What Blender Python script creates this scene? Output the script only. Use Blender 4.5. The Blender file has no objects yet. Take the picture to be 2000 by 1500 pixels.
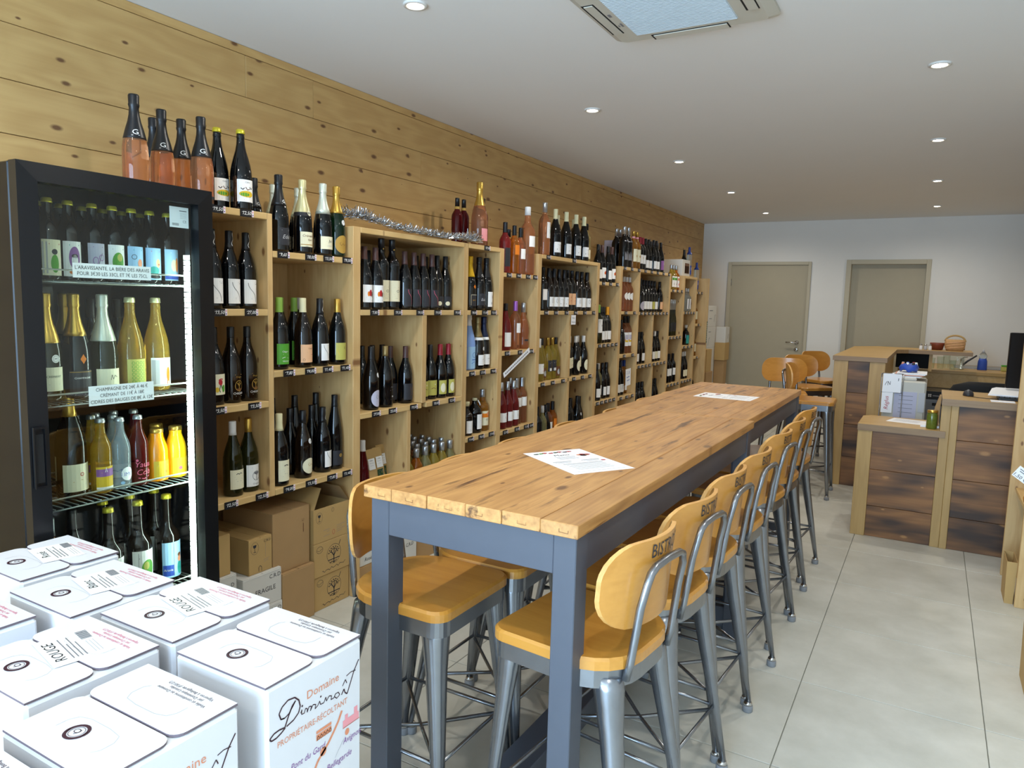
import bpy, bmesh, math, random
from math import sin, cos, pi, radians
from mathutils import Vector, Matrix

SC = bpy.context.scene
COL = SC.collection
R = random.Random(7)

# ------------------------------------------------------------------ camera
cam_data = bpy.data.cameras.new('camera')
cam_data.sensor_fit = 'HORIZONTAL'
cam_data.sensor_width = 36.0
cam_data.lens = 36.0 * 1414.24 / 2000.0
cam_data.clip_start = 0.02
cam = bpy.data.objects.new('camera', cam_data)
COL.objects.link(cam)
_F = Vector((-0.49696539, 0.86047628, -0.11227633))
_r = Vector((0.86418031, 0.50250642, 0.02607097))
_u = Vector((-0.07885303, 0.08407063, 0.99333495))
cam.matrix_world = Matrix(((_r.x, _u.x, -_F.x, 2.754), (_r.y, _u.y, -_F.y, 0.0), (_r.z, _u.z, -_F.z, 1.43), (0, 0, 0, 1)))
SC.camera = cam

# ------------------------------------------------------------------ world, daylight, exposure
SC.view_settings.view_transform = 'Standard'
SC.view_settings.look = 'None'
SC.view_settings.gamma = 1.0
SC.view_settings.use_curve_mapping = False
SC.view_settings.exposure = 0.0
world = bpy.data.worlds.new('world')
SC.world = world
world.use_nodes = True
world.node_tree.nodes['Background'].inputs[0].default_value = (0.62, 0.78, 1.0, 1)
world.node_tree.nodes['Background'].inputs[1].default_value = 1.0

ROOM_X, ROOM_Y0, ROOM_Y1, CEIL = 3.66, -2.4, 9.8, 2.535


def lamp(name, kind, loc, energy, color, **k):
    d = bpy.data.lights.new(name, kind)
    d.energy = energy
    d.color = color
    for a, b in k.items():
        setattr(d, a, b)
    o = bpy.data.objects.new(name, d)
    o.location = loc
    COL.objects.link(o)
    return o


# daylight coming in through the shop front behind the camera
day = lamp('daylight', 'AREA', (1.8, ROOM_Y0 - 0.25, 1.35), 430.0, (0.53, 0.765, 1.0), shape='RECTANGLE', size=3.2, size_y=2.2)
day.rotation_euler = (radians(99), 0, 0)

SPOTS = [(0.97, y) for y in (-1.0, 0.64, 2.285, 3.925, 5.56, 7.2, 8.86)] + [(2.686, y) for y in (-1.05, 0.59, 2.22, 3.858, 5.49, 7.15, 8.82)]
for sx, sy in SPOTS:
    o = lamp('spot_lamp', 'SPOT', (sx, sy, CEIL - 0.03), 31.0, (1.0, 0.955, 0.87), spot_size=radians(165), spot_blend=1.0, shadow_soft_size=0.03)


# ------------------------------------------------------------------ colour and materials
def C(h):
    h = h.lstrip('#')
    out = []
    for i in (0, 2, 4):
        c = int(h[i:i + 2], 16) / 255.0
        out.append(c / 12.92 if c <= 0.04045 else ((c + 0.055) / 1.055) ** 2.4)
    return (out[0], out[1], out[2], 1.0)


def bsdf(m):
    return m.node_tree.nodes['Principled BSDF']


def mat(name, col, rough=0.5, metal=0.0, trans=0.0, ior=1.45, emis=None, estr=0.0, coat=0.0, noise=0.0, nscale=40.0, spec=0.5, bump=0.0):
    m = bpy.data.materials.new(name)
    m.use_nodes = True
    b = bsdf(m)
    c = C(col) if isinstance(col, str) else col
    b.inputs['Base Color'].default_value = c
    b.inputs['Roughness'].default_value = rough
    b.inputs['Metallic'].default_value = metal
    b.inputs['Transmission Weight'].default_value = trans
    b.inputs['IOR'].default_value = ior
    b.inputs['Coat Weight'].default_value = coat
    b.inputs['Specular IOR Level'].default_value = spec
    if emis:
        b.inputs['Emission Color'].default_value = C(emis)
        b.inputs['Emission Strength'].default_value = estr
    if noise > 0 or bump > 0:
        nt = m.node_tree
        tc = nt.nodes.new('ShaderNodeTexCoord')
        nz = nt.nodes.new('ShaderNodeTexNoise')
        nz.inputs['Scale'].default_value = nscale
        nz.inputs['Detail'].default_value = 4
        nt.links.new(tc.outputs['Object'], nz.inputs['Vector'])
        if noise > 0:
            mx = nt.nodes.new('ShaderNodeMix')
            mx.data_type = 'RGBA'
            mx.inputs[6].default_value = tuple(x * (1 - noise) for x in c[:3]) + (1,)
            mx.inputs[7].default_value = tuple(min(1, x * (1 + noise)) for x in c[:3]) + (1,)
            nt.links.new(nz.outputs['Fac'], mx.inputs[0])
            nt.links.new(mx.outputs[2], b.inputs['Base Color'])
        if bump > 0:
            bp = nt.nodes.new('ShaderNodeBump')
            bp.inputs['Strength'].default_value = bump
            bp.inputs['Distance'].default_value = 0.002
            nt.links.new(nz.outputs['Fac'], bp.inputs['Height'])
            nt.links.new(bp.outputs['Normal'], b.inputs['Normal'])
    return m


def wood(name, light, dark, axis='Y', grain=3.0, knots=0.6, knot_scale=2.2, knot_col='#6b3f1c', rough=0.5, var=0.12, fine=1.0, bands=0.0, band_col='#1d120c', coat=0.0, cracks=0.0, thin=None):
    """plank wood: fibres along axis, wavering rings, knots, board-to-board variation"""
    m = bpy.data.materials.new(name)
    m.use_nodes = True
    nt = m.node_tree
    N, L = nt.nodes.new, nt.links.new
    b = bsdf(m)
    tc = N('ShaderNodeTexCoord')
    oi = N('ShaderNodeObjectInfo')
    sc = N('ShaderNodeVectorMath')
    sc.operation = 'SCALE'
    cmb = N('ShaderNodeCombineXYZ')
    for i in range(3):
        mu = N('ShaderNodeMath')
        mu.operation = 'MULTIPLY'
        mu.inputs[1].default_value = (17.3, 31.7, 11.9)[i]
        L(oi.outputs['Random'], mu.inputs[0])
        L(mu.outputs[0], cmb.inputs[i])
    add = N('ShaderNodeVectorMath')
    add.operation = 'ADD'
    L(tc.outputs['Object'], add.inputs[0])
    L(cmb.outputs[0], add.inputs[1])
    ai = 'XYZ'.index(axis)

    def stretched(along, across, flat=None):
        mp = N('ShaderNodeMapping')
        s = [across] * 3
        s[ai] = along
        if flat:
            s['XYZ'.index(flat)] = 0.0
        mp.inputs['Scale'].default_value = s
        L(add.outputs[0], mp.inputs['Vector'])
        return mp

    # knots: distance field in squeezed space, also bends the grain
    mk = stretched(knot_scale, knot_scale * 2.1, thin)
    vo = N('ShaderNodeTexVoronoi')
    vo.inputs['Scale'].default_value = 1.0
    vo.inputs['Randomness'].default_value = 1.0
    if thin:
        vo.voronoi_dimensions = '2D'
        sx_ = N('ShaderNodeSeparateXYZ')
        cx_ = N('ShaderNodeCombineXYZ')
        L(mk.outputs[0], sx_.inputs[0])
        for q_, a_ in enumerate([a for a in 'XYZ' if a != thin]):
            L(sx_.outputs['XYZ'.index(a_)], cx_.inputs[q_])
        L(cx_.outputs[0], vo.inputs['Vector'])
    else:
        L(mk.outputs[0], vo.inputs['Vector'])
    # every knot gets its own size
    ksz = N('ShaderNodeSeparateColor')
    L(vo.outputs['Color'], ksz.inputs[0])
    kma = N('ShaderNodeMath')
    kma.operation = 'MULTIPLY_ADD'
    kma.inputs[1].default_value = 0.85
    kma.inputs[2].default_value = 0.12
    L(ksz.outputs[0], kma.inputs[0])
    kdv = N('ShaderNodeMath')
    kdv.operation = 'DIVIDE'
    L(vo.outputs['Distance'], kdv.inputs[0])
    L(kma.outputs[0], kdv.inputs[1])
    m1 = stretched(grain * 0.28, grain * 4.0)
    n1 = N('ShaderNodeTexNoise')
    n1.inputs['Scale'].default_value = 1.0
    n1.inputs['Detail'].default_value = 3
    n1.inputs['Distortion'].default_value = 0.5
    L(m1.outputs[0], n1.inputs['Vector'])
    # rings = sin(noise*k + knot distance)
    kd = N('ShaderNodeMath')
    kd.operation = 'MULTIPLY'
    kd.inputs[1].default_value = 9.0
    L(vo.outputs['Distance'], kd.inputs[0])
    ma = N('ShaderNodeMath')
    ma.operation = 'MULTIPLY_ADD'
    ma.inputs[1].default_value = 26.0
    L(n1.outputs['Fac'], ma.inputs[0])
    L(kd.outputs[0], ma.inputs[2])
    sn = N('ShaderNodeMath')
    sn.operation = 'SINE'
    L(ma.outputs[0], sn.inputs[0])
    m2 = stretched(grain * 1.2, grain * 40.0)
    n2 = N('ShaderNodeTexNoise')
    n2.inputs['Scale'].default_value = 1.0
    n2.inputs['Detail'].default_value = 4
    L(m2.outputs[0], n2.inputs['Vector'])
    sm = N('ShaderNodeMath')
    sm.operation = 'MULTIPLY_ADD'
    sm.inputs[1].default_value = 0.14
    L(sn.outputs[0], sm.inputs[0])
    fi = N('ShaderNodeMath')
    fi.operation = 'MULTIPLY_ADD'
    fi.inputs[1].default_value = 0.9 * fine
    fi.inputs[2].default_value = 0.42 - 0.45 * fine
    L(n2.outputs['Fac'], fi.inputs[0])
    L(fi.outputs[0], sm.inputs[2])
    mx = N('ShaderNodeMix')
    mx.data_type = 'RGBA'
    mx.inputs[6].default_value = C(light)
    mx.inputs[7].default_value = C(dark)
    L(sm.outputs[0], mx.inputs[0])
    col = mx.outputs[2]
    if bands > 0:
        m3 = stretched(grain * 0.9, grain * 4.5)
        n3 = N('ShaderNodeTexNoise')
        n3.inputs['Scale'].default_value = 1.0
        n3.inputs['Detail'].default_value = 2
        L(m3.outputs[0], n3.inputs['Vector'])
        r3 = N('ShaderNodeMapRange')
        r3.inputs[1].default_value = 0.46
        r3.inputs[2].default_value = 0.66
        r3.inputs[3].default_value = 0.0
        r3.inputs[4].default_value = bands
        L(n3.outputs['Fac'], r3.inputs[0])
        x3 = N('ShaderNodeMix')
        x3.data_type = 'RGBA'
        x3.inputs[7].default_value = C(band_col)
        L(r3.outputs[0], x3.inputs[0])
        L(col, x3.inputs[6])
        col = x3.outputs[2]
    if knots > 0:
        rk = N('ShaderNodeMapRange')
        rk.inputs[1].default_value = 0.045
        rk.inputs[2].default_value = 0.1
        rk.inputs[3].default_value = knots
        rk.inputs[4].default_value = 0.0
        L(kdv.outputs[0], rk.inputs[0])
        xk = N('ShaderNodeMix')
        xk.data_type = 'RGBA'
        xk.inputs[7].default_value = C(knot_col)
        L(rk.outputs[0], xk.inputs[0])
        L(col, xk.inputs[6])
        col = xk.outputs[2]
    if cracks > 0:
        m4 = stretched(grain * 0.8, grain * 9.0)
        n4 = N('ShaderNodeTexNoise')
        n4.inputs['Scale'].default_value = 1.0
        n4.inputs['Detail'].default_value = 5
        n4.inputs['Roughness'].default_value = 0.65
        L(m4.outputs[0], n4.inputs['Vector'])
        r4 = N('ShaderNodeMapRange')
        r4.inputs[1].default_value = 0.585
        r4.inputs[2].default_value = 0.69
        r4.inputs[3].default_value = 0.0
        r4.inputs[4].default_value = cracks
        L(n4.outputs['Fac'], r4.inputs[0])
        x4 = N('ShaderNodeMix')
        x4.data_type = 'RGBA'
        x4.inputs[7].default_value = C('#4a2a14')
        L(r4.outputs[0], x4.inputs[0])
        L(col, x4.inputs[6])
        col = x4.outputs[2]
    # board variation
    hv = N('ShaderNodeHueSaturation')
    vr = N('ShaderNodeMapRange')
    vr.inputs[3].default_value = 1 - var
    vr.inputs[4].default_value = 1 + var
    L(oi.outputs['Random'], vr.inputs[0])
    L(vr.outputs[0], hv.inputs['Value'])
    L(col, hv.inputs['Color'])
    L(hv.outputs[0], b.inputs['Base Color'])
    b.inputs['Roughness'].default_value = rough
    b.inputs['Coat Weight'].default_value = coat
    b.inputs['Coat Roughness'].default_value = 0.25
    bp = N('ShaderNodeBump')
    bp.inputs['Strength'].default_value = 0.15
    bp.inputs['Distance'].default_value = 0.002
    L(n2.outputs['Fac'], bp.inputs['Height'])
    L(bp.outputs['Normal'], b.inputs['Normal'])
    return m


def thin_glass(name, tint=(0.93, 0.97, 0.95, 1), refl=1.0):
    m = bpy.data.materials.new(name)
    m.use_nodes = True
    nt = m.node_tree
    nt.nodes.remove(bsdf(m))
    out = nt.nodes['Material Output']
    tr = nt.nodes.new('ShaderNodeBsdfTransparent')
    tr.inputs[0].default_value = tint
    gl = nt.nodes.new('ShaderNodeBsdfGlossy')
    gl.inputs['Roughness'].default_value = 0.02
    fr = nt.nodes.new('ShaderNodeLayerWeight')
    fr.inputs[0].default_value = 0.3
    pw = nt.nodes.new('ShaderNodeMath')
    pw.operation = 'POWER'
    pw.inputs[1].default_value = 2.5
    nt.links.new(fr.outputs['Facing'], pw.inputs[0])
    ml = nt.nodes.new('ShaderNodeMath')
    ml.operation = 'MULTIPLY_ADD'
    ml.inputs[1].default_value = 0.6
    ml.inputs[2].default_value = 0.035
    nt.links.new(pw.outputs[0], ml.inputs[0])
    mx = nt.nodes.new('ShaderNodeMixShader')
    nt.links.new(ml.outputs[0], mx.inputs[0])
    nt.links.new(tr.outputs[0], mx.inputs[1])
    nt.links.new(gl.outputs[0], mx.inputs[2])
    nt.links.new(mx.outputs[0], out.inputs[0])
    return m


M = {}
M['wall_wood'] = wood('pine_wall_planks', '#cba66a', '#a98048', 'Y', grain=1.6, knots=0.9, knot_scale=3.2, thin='X', knot_col='#5b351a', rough=0.55, var=0.06, fine=0.55)
M['shelf_y'] = wood('pine_shelf_along', '#d8b880', '#bd9659', 'Y', grain=2.5, knots=0.8, knot_scale=3.5, thin='Z', rough=0.55, var=0.06, fine=0.7)
M['shelf_s'] = wood('pine_shelf_side', '#d2b07a', '#b58d55', 'Z', grain=2.5, knots=0.85, knot_scale=3.8, thin='Y', rough=0.55, var=0.06, fine=0.7)
M['shelf_z'] = wood('pine_shelf_upright', '#d2b07a', '#b58d55', 'Z', grain=2.5, knots=0.85, knot_scale=4.0, thin='X', rough=0.55, var=0.06, fine=0.7)
M['table'] = wood('old_larch_top', '#cd9a5c', '#8f5f30', 'Y', grain=2.6, knots=0.8, knot_scale=2.8, thin='Z', knot_col='#553219', rough=0.42, var=0.07, fine=1.0, cracks=0.9)
M['table_end'] = wood('old_larch_end', '#d9a878', '#c08a58', 'X', grain=3, knots=0.0, rough=0.55, var=0.05, fine=0.5)
M['ply'] = wood('honey_plywood', '#cf9445', '#b1762b', 'Y', grain=2.4, knots=0.0, rough=0.3, var=0.05, fine=0.5, coat=0.4)
M['ply_edge'] = wood('plywood_edge', '#e0ae68', '#bd8440', 'Y', grain=2, knots=0, rough=0.4, var=0.04, fine=0.9)
M['seat'] = wood('honey_pine_seat', '#d09643', '#b47829', 'X', grain=2.2, knots=0.0, rough=0.3, var=0.05, fine=0.6, coat=0.4)
M['oak_z'] = wood('pale_oak_upright', '#bf9c62', '#9f7d46', 'Z', grain=2, knots=0.0, rough=0.5, var=0.04, fine=0.6)
M['oak_x'] = wood('pale_oak_top', '#c19c5c', '#a47f42', 'X', grain=2, knots=0.0, rough=0.45, var=0.03, fine=0.5)
M['oak_edge'] = wood('oak_edge_band', '#9c7f5c', '#7f6344', 'X', grain=2.5, knots=0, rough=0.5, var=0.04, fine=0.8)
M['burnt'] = wood('burnt_pine', '#9a6a3a', '#54351b', 'X', grain=2.0, knots=0.8, knot_scale=2.8, thin='Y', knot_col='#a87a48', rough=0.5, var=0.12, fine=0.9, bands=0.85)
M['white_wall'] = mat('white_plaster', '#dedad2', 0.9, noise=0.02, nscale=6)
M['ceiling'] = mat('white_ceiling_paint', '#e2e1de', 0.95, noise=0.015, nscale=3)
M['tile'] = None
M['grout'] = mat('grey_grout', '#8b8b80', 0.9)
M['door'] = mat('taupe_door', '#a89d84', 0.6, noise=0.03, nscale=12)
M['door_frame'] = mat('taupe_frame', '#b4aa92', 0.6)
M['steel'] = mat('brushed_steel', '#8f9297', 0.27, metal=0.9, noise=0.12, nscale=30)
M['chrome'] = mat('chrome', '#c8c8c8', 0.12, metal=1.0)
M['rubber'] = mat('grey_rubber', '#83868a', 0.6)
M['tpaint'] = mat('slate_blue_paint', '#4c5059', 0.45, noise=0.05, nscale=20)
M['black'] = mat('black_plastic', '#0b0b0d', 0.35)
M['black_gloss'] = mat('black_gloss', '#08090d', 0.22, spec=0.25)
M['black_matt'] = mat('black_matt', '#070707', 0.7)
M['frame_black'] = mat('black_metal_frame', '#101114', 0.28, metal=0.2)
M['wire'] = mat('shelf_wire', '#9aa09a', 0.3, metal=0.8)
M['white_card'] = mat('white_carton', '#d9d9dc', 0.45, noise=0.015, nscale=8)
M['white_flap'] = mat('white_carton_top', '#d8d8dc', 0.4)
M['flap_edge'] = mat('carton_cut_edge', '#6d6168', 0.7)
M['basket'] = mat('woven_paper', '#c79a66', 0.7, noise=0.15, nscale=60)
M['pickle'] = mat('pickles_in_glass', '#5f6a28', 0.15, noise=0.4, nscale=90)
M['paper'] = mat('white_paper', '#f2f2f4', 0.6)
M['sticker'] = mat('white_sticker', '#fafafa', 0.35)
M['kraft'] = mat('kraft_cardboard', '#a9865a', 0.8, noise=0.06, nscale=14)
M['kraft2'] = mat('kraft_cardboard_light', '#b8965f', 0.8, noise=0.05, nscale=14)
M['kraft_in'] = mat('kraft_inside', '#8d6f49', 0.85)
M['white_box'] = mat('white_wine_carton', '#cfcbc2', 0.7)
M['ac'] = mat('ac_plastic', '#c3bfb2', 0.5)
M['ac_grille'] = mat('ac_grille', '#c9d4da', 0.6)
M['dark_slot'] = mat('dark_slot', '#101010', 0.8)
M['lens'] = mat('lit_lens', '#ffffff', 0.4, emis='#fff3dd', estr=30.0)
M['ring'] = mat('white_trim_ring', '#d8d6d0', 0.4)
M['led'] = mat('led_strip', '#ffffff', 0.4, emis='#eafff4', estr=32.0)
M['glass_pane'] = thin_glass('cooler_pane')
M['win_glass'] = thin_glass('shop_window_pane', (0.97, 0.98, 1, 1))
M['tinsel'] = mat('silver_tinsel', '#dfe2e6', 0.18, metal=1.0)
M['tag'] = mat('black_price_tag', '#131318', 0.4)
M['tagside'] = mat('tag_side_label', '#e4dfe2', 0.6)
# print inks
for k_, h_ in dict(k='#1a1a1e', gy='#77777c', lg='#b9b9bb', r='#b3222c', rd='#3a1c28', g='#b08a3c', w='#f0efec', y='#d9b62c', gr='#4f9a2c', b='#2c4fae', o='#e07b1c', p='#e79aa0', br='#6b4426', cr='#e6e0c0', te='#2f9a94', v='#8a5a9a', sk='#9ec6e6', dg='#23472a', dk='#2c2d33', pe='#e9b68a', ol='#b9b45a', ml='#b9b7c9', pk='#d4607a', or2='#d98d6a').items():
    M['i_' + k_] = mat('ink_' + k_, h_, 0.5)
M['i_gold'] = mat('ink_gold_foil', '#c59a3e', 0.3, metal=0.7)
M['i_silver'] = mat('ink_silver_foil', '#c8c8c8', 0.3, metal=0.7)
# bottle glass and contents
M['g_black'] = mat('black_wine_glass', '#07080a', 0.05, spec=0.6)
M['g_brown'] = mat('brown_wine_glass', '#140c07', 0.06, spec=0.6)
M['g_green'] = mat('dark_green_glass', '#0a2210', 0.05, trans=0.25, spec=0.6)
M['g_olive'] = mat('olive_wine_glass', '#232309', 0.06, trans=0.2)
M['g_rose'] = mat('rose_wine', '#e2a274', 0.04, trans=0.86, ior=1.36)
M['g_rose_dark'] = mat('dark_rose_wine', '#a83a3a', 0.04, trans=0.75, ior=1.36)
M['g_red'] = mat('red_liqueur', '#5a0d14', 0.05, trans=0.4, ior=1.36)
M['g_orange'] = mat('orange_liqueur', '#e08a2c', 0.04, trans=0.8, ior=1.36)
M['g_yellow'] = mat('yellow_wine', '#dcc558', 0.04, trans=0.8, ior=1.36)
M['g_amber'] = mat('amber_spirit', '#d89a3c', 0.04, trans=0.8, ior=1.36)
M['g_pale'] = mat('pale_wine', '#cfc98e', 0.04, trans=0.82, ior=1.36)
M['g_clear'] = mat('clear_glass', '#dfe8ea', 0.03, trans=0.85, ior=1.3)
M['g_water'] = mat('clear_drink', '#d8e4ea', 0.03, trans=0.8, ior=1.33)
M['g_cider'] = mat('golden_cider', '#ecc04a', 0.04, trans=0.8, ior=1.36)
M['g_juice'] = mat('orange_juice', '#f0930f', 0.15, spec=0.6)
M['g_juice2'] = mat('yellow_juice', '#f6c01c', 0.15, spec=0.6)
M['g_blue'] = mat('blue_bottle', '#7f9fd6', 0.25)
# capsules and foils
for k_, (h_, r_, me_) in dict(black=('#121215', 0.35, 0.0), white=('#dcdad6', 0.4, 0.0), cream=('#d9d2a8', 0.4, 0.0), gold=('#c8a04a', 0.28, 0.8), pgold=('#d8cf9e', 0.3, 0.6), silver=('#b9bcbf', 0.28, 0.8), foilw=('#cfd3c4', 0.3, 0.5), green=('#86ad45', 0.4, 0.0), red=('#8e1f2c', 0.35, 0.2), copper=('#9c5a3a', 0.35, 0.5), yellow=('#e0b51f', 0.35, 0.3), purple=('#9d62b5', 0.3, 0.3), navy=('#1a2547', 0.35, 0.2), bronze=('#8a7448', 0.35, 0.5), orange=('#e09a20', 0.35, 0.1), crown=('#d2c235', 0.3, 0.5), brownc=('#4a2f2a', 0.4, 0.0), bluec=('#27408c', 0.3, 0.3)).items():
    M['c_' + k_] = mat('cap_' + k_, h_, r_, metal=me_)


# ------------------------------------------------------------------ mesh helpers
_txt = {}


def text2d(s, shear=0.0):
    key = (s, shear)
    if key not in _txt:
        cu = bpy.data.curves.new('t', 'FONT')
        cu.body = s
        cu.shear = shear
        cu.resolution_u = 2
        o = bpy.data.objects.new('t', cu)
        me = bpy.data.meshes.new_from_object(o)
        vs = [(v.co.x, v.co.y) for v in me.vertices]
        fs = [tuple(p.vertices) for p in me.polygons]
        bpy.data.objects.remove(o)
        bpy.data.curves.remove(cu)
        bpy.data.meshes.remove(me)
        x0 = min((v[0] for v in vs), default=0)
        x1 = max((v[0] for v in vs), default=1)
        vs = [((x - (x0 + x1) / 2) / 0.69, y / 0.69) for x, y in vs]
        _txt[key] = (vs, fs, (x1 - x0) / 0.69)
    return _txt[key]


class MB:
    """collects faces for ONE mesh object"""

    def __init__(s):
        s.v, s.f, s.m, s.sm, s.mats = [], [], [], [], []

    def mi(s, m):
        m = M[m] if isinstance(m, str) else m
        if m not in s.mats:
            s.mats.append(m)
        return s.mats.index(m)

    def add(s, vs, fs, m, smooth=False):
        k = s.mi(m)
        n = len(s.v)
        s.v.extend(tuple(v) for v in vs)
        for f in fs:
            s.f.append(tuple(i + n for i in f))
            s.m.append(k)
            s.sm.append(smooth)
        return s

    def box(s, x0, x1, y0, y1, z0, z1, m, bev=0.0):
        if bev <= 0:
            vs = [(x, y, z) for x in (x0, x1) for y in (y0, y1) for z in (z0, z1)]
            fs = [(0, 1, 3, 2), (4, 6, 7, 5), (0, 4, 5, 1), (2, 3, 7, 6), (0, 2, 6, 4), (1, 5, 7, 3)]
            return s.add(vs, fs, m)
        b = min(bev, (x1 - x0) * 0.49, (y1 - y0) * 0.49, (z1 - z0) * 0.49)
        X, Y, Z = (x0, x1), (y0, y1), (z0, z1)
        vs, idx = [], {}
        for i in (0, 1):
            for j in (0, 1):
                for k in (0, 1):
                    sx, sy, sz = (1, -1)[i] * b, (1, -1)[j] * b, (1, -1)[k] * b
                    p = (X[i], Y[j], Z[k])
                    idx[i, j, k] = len(vs)
                    vs += [(p[0], p[1] + sy, p[2] + sz), (p[0] + sx, p[1], p[2] + sz), (p[0] + sx, p[1] + sy, p[2])]
        I = lambda i, j, k, a: idx[i, j, k] + a
        fs = []
        for i in (0, 1):
            q = [I(i, 0, 0, 0), I(i, 1, 0, 0), I(i, 1, 1, 0), I(i, 0, 1, 0)]
            fs.append(q if i else q[::-1])
            q = [I(0, i, 0, 1), I(0, i, 1, 1), I(1, i, 1, 1), I(1, i, 0, 1)]
            fs.append(q if i else q[::-1])
            q = [I(0, 0, i, 2), I(1, 0, i, 2), I(1, 1, i, 2), I(0, 1, i, 2)]
            fs.append(q if i else q[::-1])
        for a in (0, 1):
            for c in (0, 1):
                fl = a ^ c
                q = [I(a, c, 0, 0), I(a, c, 0, 1), I(a, c, 1, 1), I(a, c, 1, 0)]
                fs.append(q if fl else q[::-1])
                q = [I(a, 0, c, 0), I(a, 0, c, 2), I(a, 1, c, 2), I(a, 1, c, 0)]
                fs.append(q[::-1] if fl else q)
                q = [I(0, a, c, 1), I(0, a, c, 2), I(1, a, c, 2), I(1, a, c, 1)]
                fs.append(q if fl else q[::-1])
        for i in (0, 1):
            for j in (0, 1):
                for k in (0, 1):
                    q = [I(i, j, k, 0), I(i, j, k, 1), I(i, j, k, 2)]
                    fs.append(q if (i + j + k) % 2 else q[::-1])
        return s.add(vs, fs, m)

    def lathe(s, prof, m, n=16, c=(0, 0, 0), smooth=True, cap=True):
        vs, fs = [], []
        for r, z in prof:
            for i in range(n):
                a = 2 * pi * i / n
                vs.append((c[0] + r * cos(a), c[1] + r * sin(a), c[2] + z))
        for j in range(len(prof) - 1):
            for i in range(n):
                k = (i + 1) % n
                fs.append((j * n + i, j * n + k, (j + 1) * n + k, (j + 1) * n + i))
        if cap:
            fs.append(tuple(range(n))[::-1])
            fs.append(tuple(range((len(prof) - 1) * n, len(prof) * n)))
        return s.add(vs, fs, m, smooth)

    def loft(s, rings, m, smooth=True, cap=True):
        n = len(rings[0])
        vs = [p for r in rings for p in r]
        fs = []
        for j in range(len(rings) - 1):
            for i in range(n):
                k = (i + 1) % n
                fs.append((j * n + i, j * n + k, (j + 1) * n + k, (j + 1) * n + i))
        if cap:
            fs.append(tuple(range(n))[::-1])
            fs.append(tuple(range((len(rings) - 1) * n, len(rings) * n)))
        return s.add(vs, fs, m, smooth)

    def tube(s, pts, r, m, n=8, smooth=True):
        pts = [Vector(p) for p in pts]
        rings = []
        up = Vector((0.13, 0.21, 0.97))
        for i, p in enumerate(pts):
            t = (pts[min(i + 1, len(pts) - 1)] - pts[max(i - 1, 0)]).normalized()
            a = t.cross(up)
            if a.length < 0.05:
                a = t.cross(Vector((1, 0.1, 0)))
            a.normalize()
            b = t.cross(a)
            rr = r[i] if isinstance(r, (list, tuple)) else r
            rings.append([p + a * (rr * cos(2 * pi * k / n)) + b * (rr * sin(2 * pi * k / n)) for k in range(n)])
        return s.loft(rings, m, smooth)

    def prism(s, poly, z0, z1, m, mside=None, smooth=False):
        n = len(poly)
        vs = [(x, y, z0) for x, y in poly] + [(x, y, z1) for x, y in poly]
        s.add(vs, [tuple(range(n))[::-1], tuple(range(n, 2 * n))], m)
        s.add(vs, [(i, (i + 1) % n, n + (i + 1) % n, n + i) for i in range(n)], mside or m, smooth)
        return s

    def quad(s, a, b, c, d, m):
        return s.add([a, b, c, d], [(0, 1, 2, 3)], m)

    def marks(s, marks, mp, e=0.0006):
        """flat print: mp(u, v, lift) puts label coordinates on the surface"""
        for k in marks:
            t, m = k[0], 'i_' + k[1]
            if t == 'r':
                u0, v0, u1, v1 = k[2:6]
                n = max(1, int(abs(u1 - u0) / 0.009))
                for i in range(n):
                    a, b = u0 + (u1 - u0) * i / n, u0 + (u1 - u0) * (i + 1) / n
                    s.quad(mp(a, v0, e), mp(b, v0, e), mp(b, v1, e), mp(a, v1, e), m)
            elif t == 'o':
                u, v, ru, rv = k[2:6]
                n = 10
                for i in range(n):
                    a, b = -cos(pi * i / n), -cos(pi * (i + 1) / n)
                    ha, hb = rv * math.sqrt(max(0, 1 - a * a)), rv * math.sqrt(max(0, 1 - b * b))
                    s.quad(mp(u + ru * a, v - ha, e), mp(u + ru * b, v - hb, e), mp(u + ru * b, v + hb, e), mp(u + ru * a, v + ha, e), m)
            elif t == 'O':
                u, v, ru, rv, w = k[2:7]
                n = 24
                P = [(cos(2 * pi * i / n), sin(2 * pi * i / n)) for i in range(n + 1)]
                for i in range(n):
                    (a, b), (c, d) = P[i], P[i + 1]
                    s.quad(mp(u + (ru - w) * a, v + (rv - w) * b, e), mp(u + ru * a, v + rv * b, e), mp(u + ru * c, v + rv * d, e), mp(u + (ru - w) * c, v + (rv - w) * d, e), m)
            elif t == 's':
                pts, w = k[2], k[3]
                for i in range(len(pts) - 1):
                    (a, b), (c, d) = pts[i], pts[i + 1]
                    dx, dy = c - a, d - b
                    l = math.hypot(dx, dy) or 1
                    nx, ny = -dy / l * w / 2, dx / l * w / 2
                    s.quad(mp(a - nx, b - ny, e), mp(c - nx, d - ny, e), mp(c + nx, d + ny, e), mp(a + nx, b + ny, e), m)
            elif t == 't':
                txt, u, v, h = k[2:6]
                sh = k[6] if len(k) > 6 else 0.0
                wmax = k[7] if len(k) > 7 else None
                vs, fs, w = text2d(txt, sh)
                hx = h
                if wmax and w * h > wmax:
                    hx = wmax / w
                s.add([mp(u + x * hx, v + y * h, e) for x, y in vs], fs, m)
            elif t == 'P':
                s.add([mp(a, b, e) for a, b in k[2]], [tuple(range(len(k[2])))], m)
        return s

    def mesh(s, name, org=(0, 0, 0)):
        me = bpy.data.meshes.new(name)
        me.from_pydata([(x - org[0], y - org[1], z - org[2]) for x, y, z in s.v], [], s.f)
        for m in s.mats:
            me.materials.append(m)
        me.polygons.foreach_set('material_index', s.m)
        me.polygons.foreach_set('use_smooth', s.sm)
        me.update()
        return me

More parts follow.
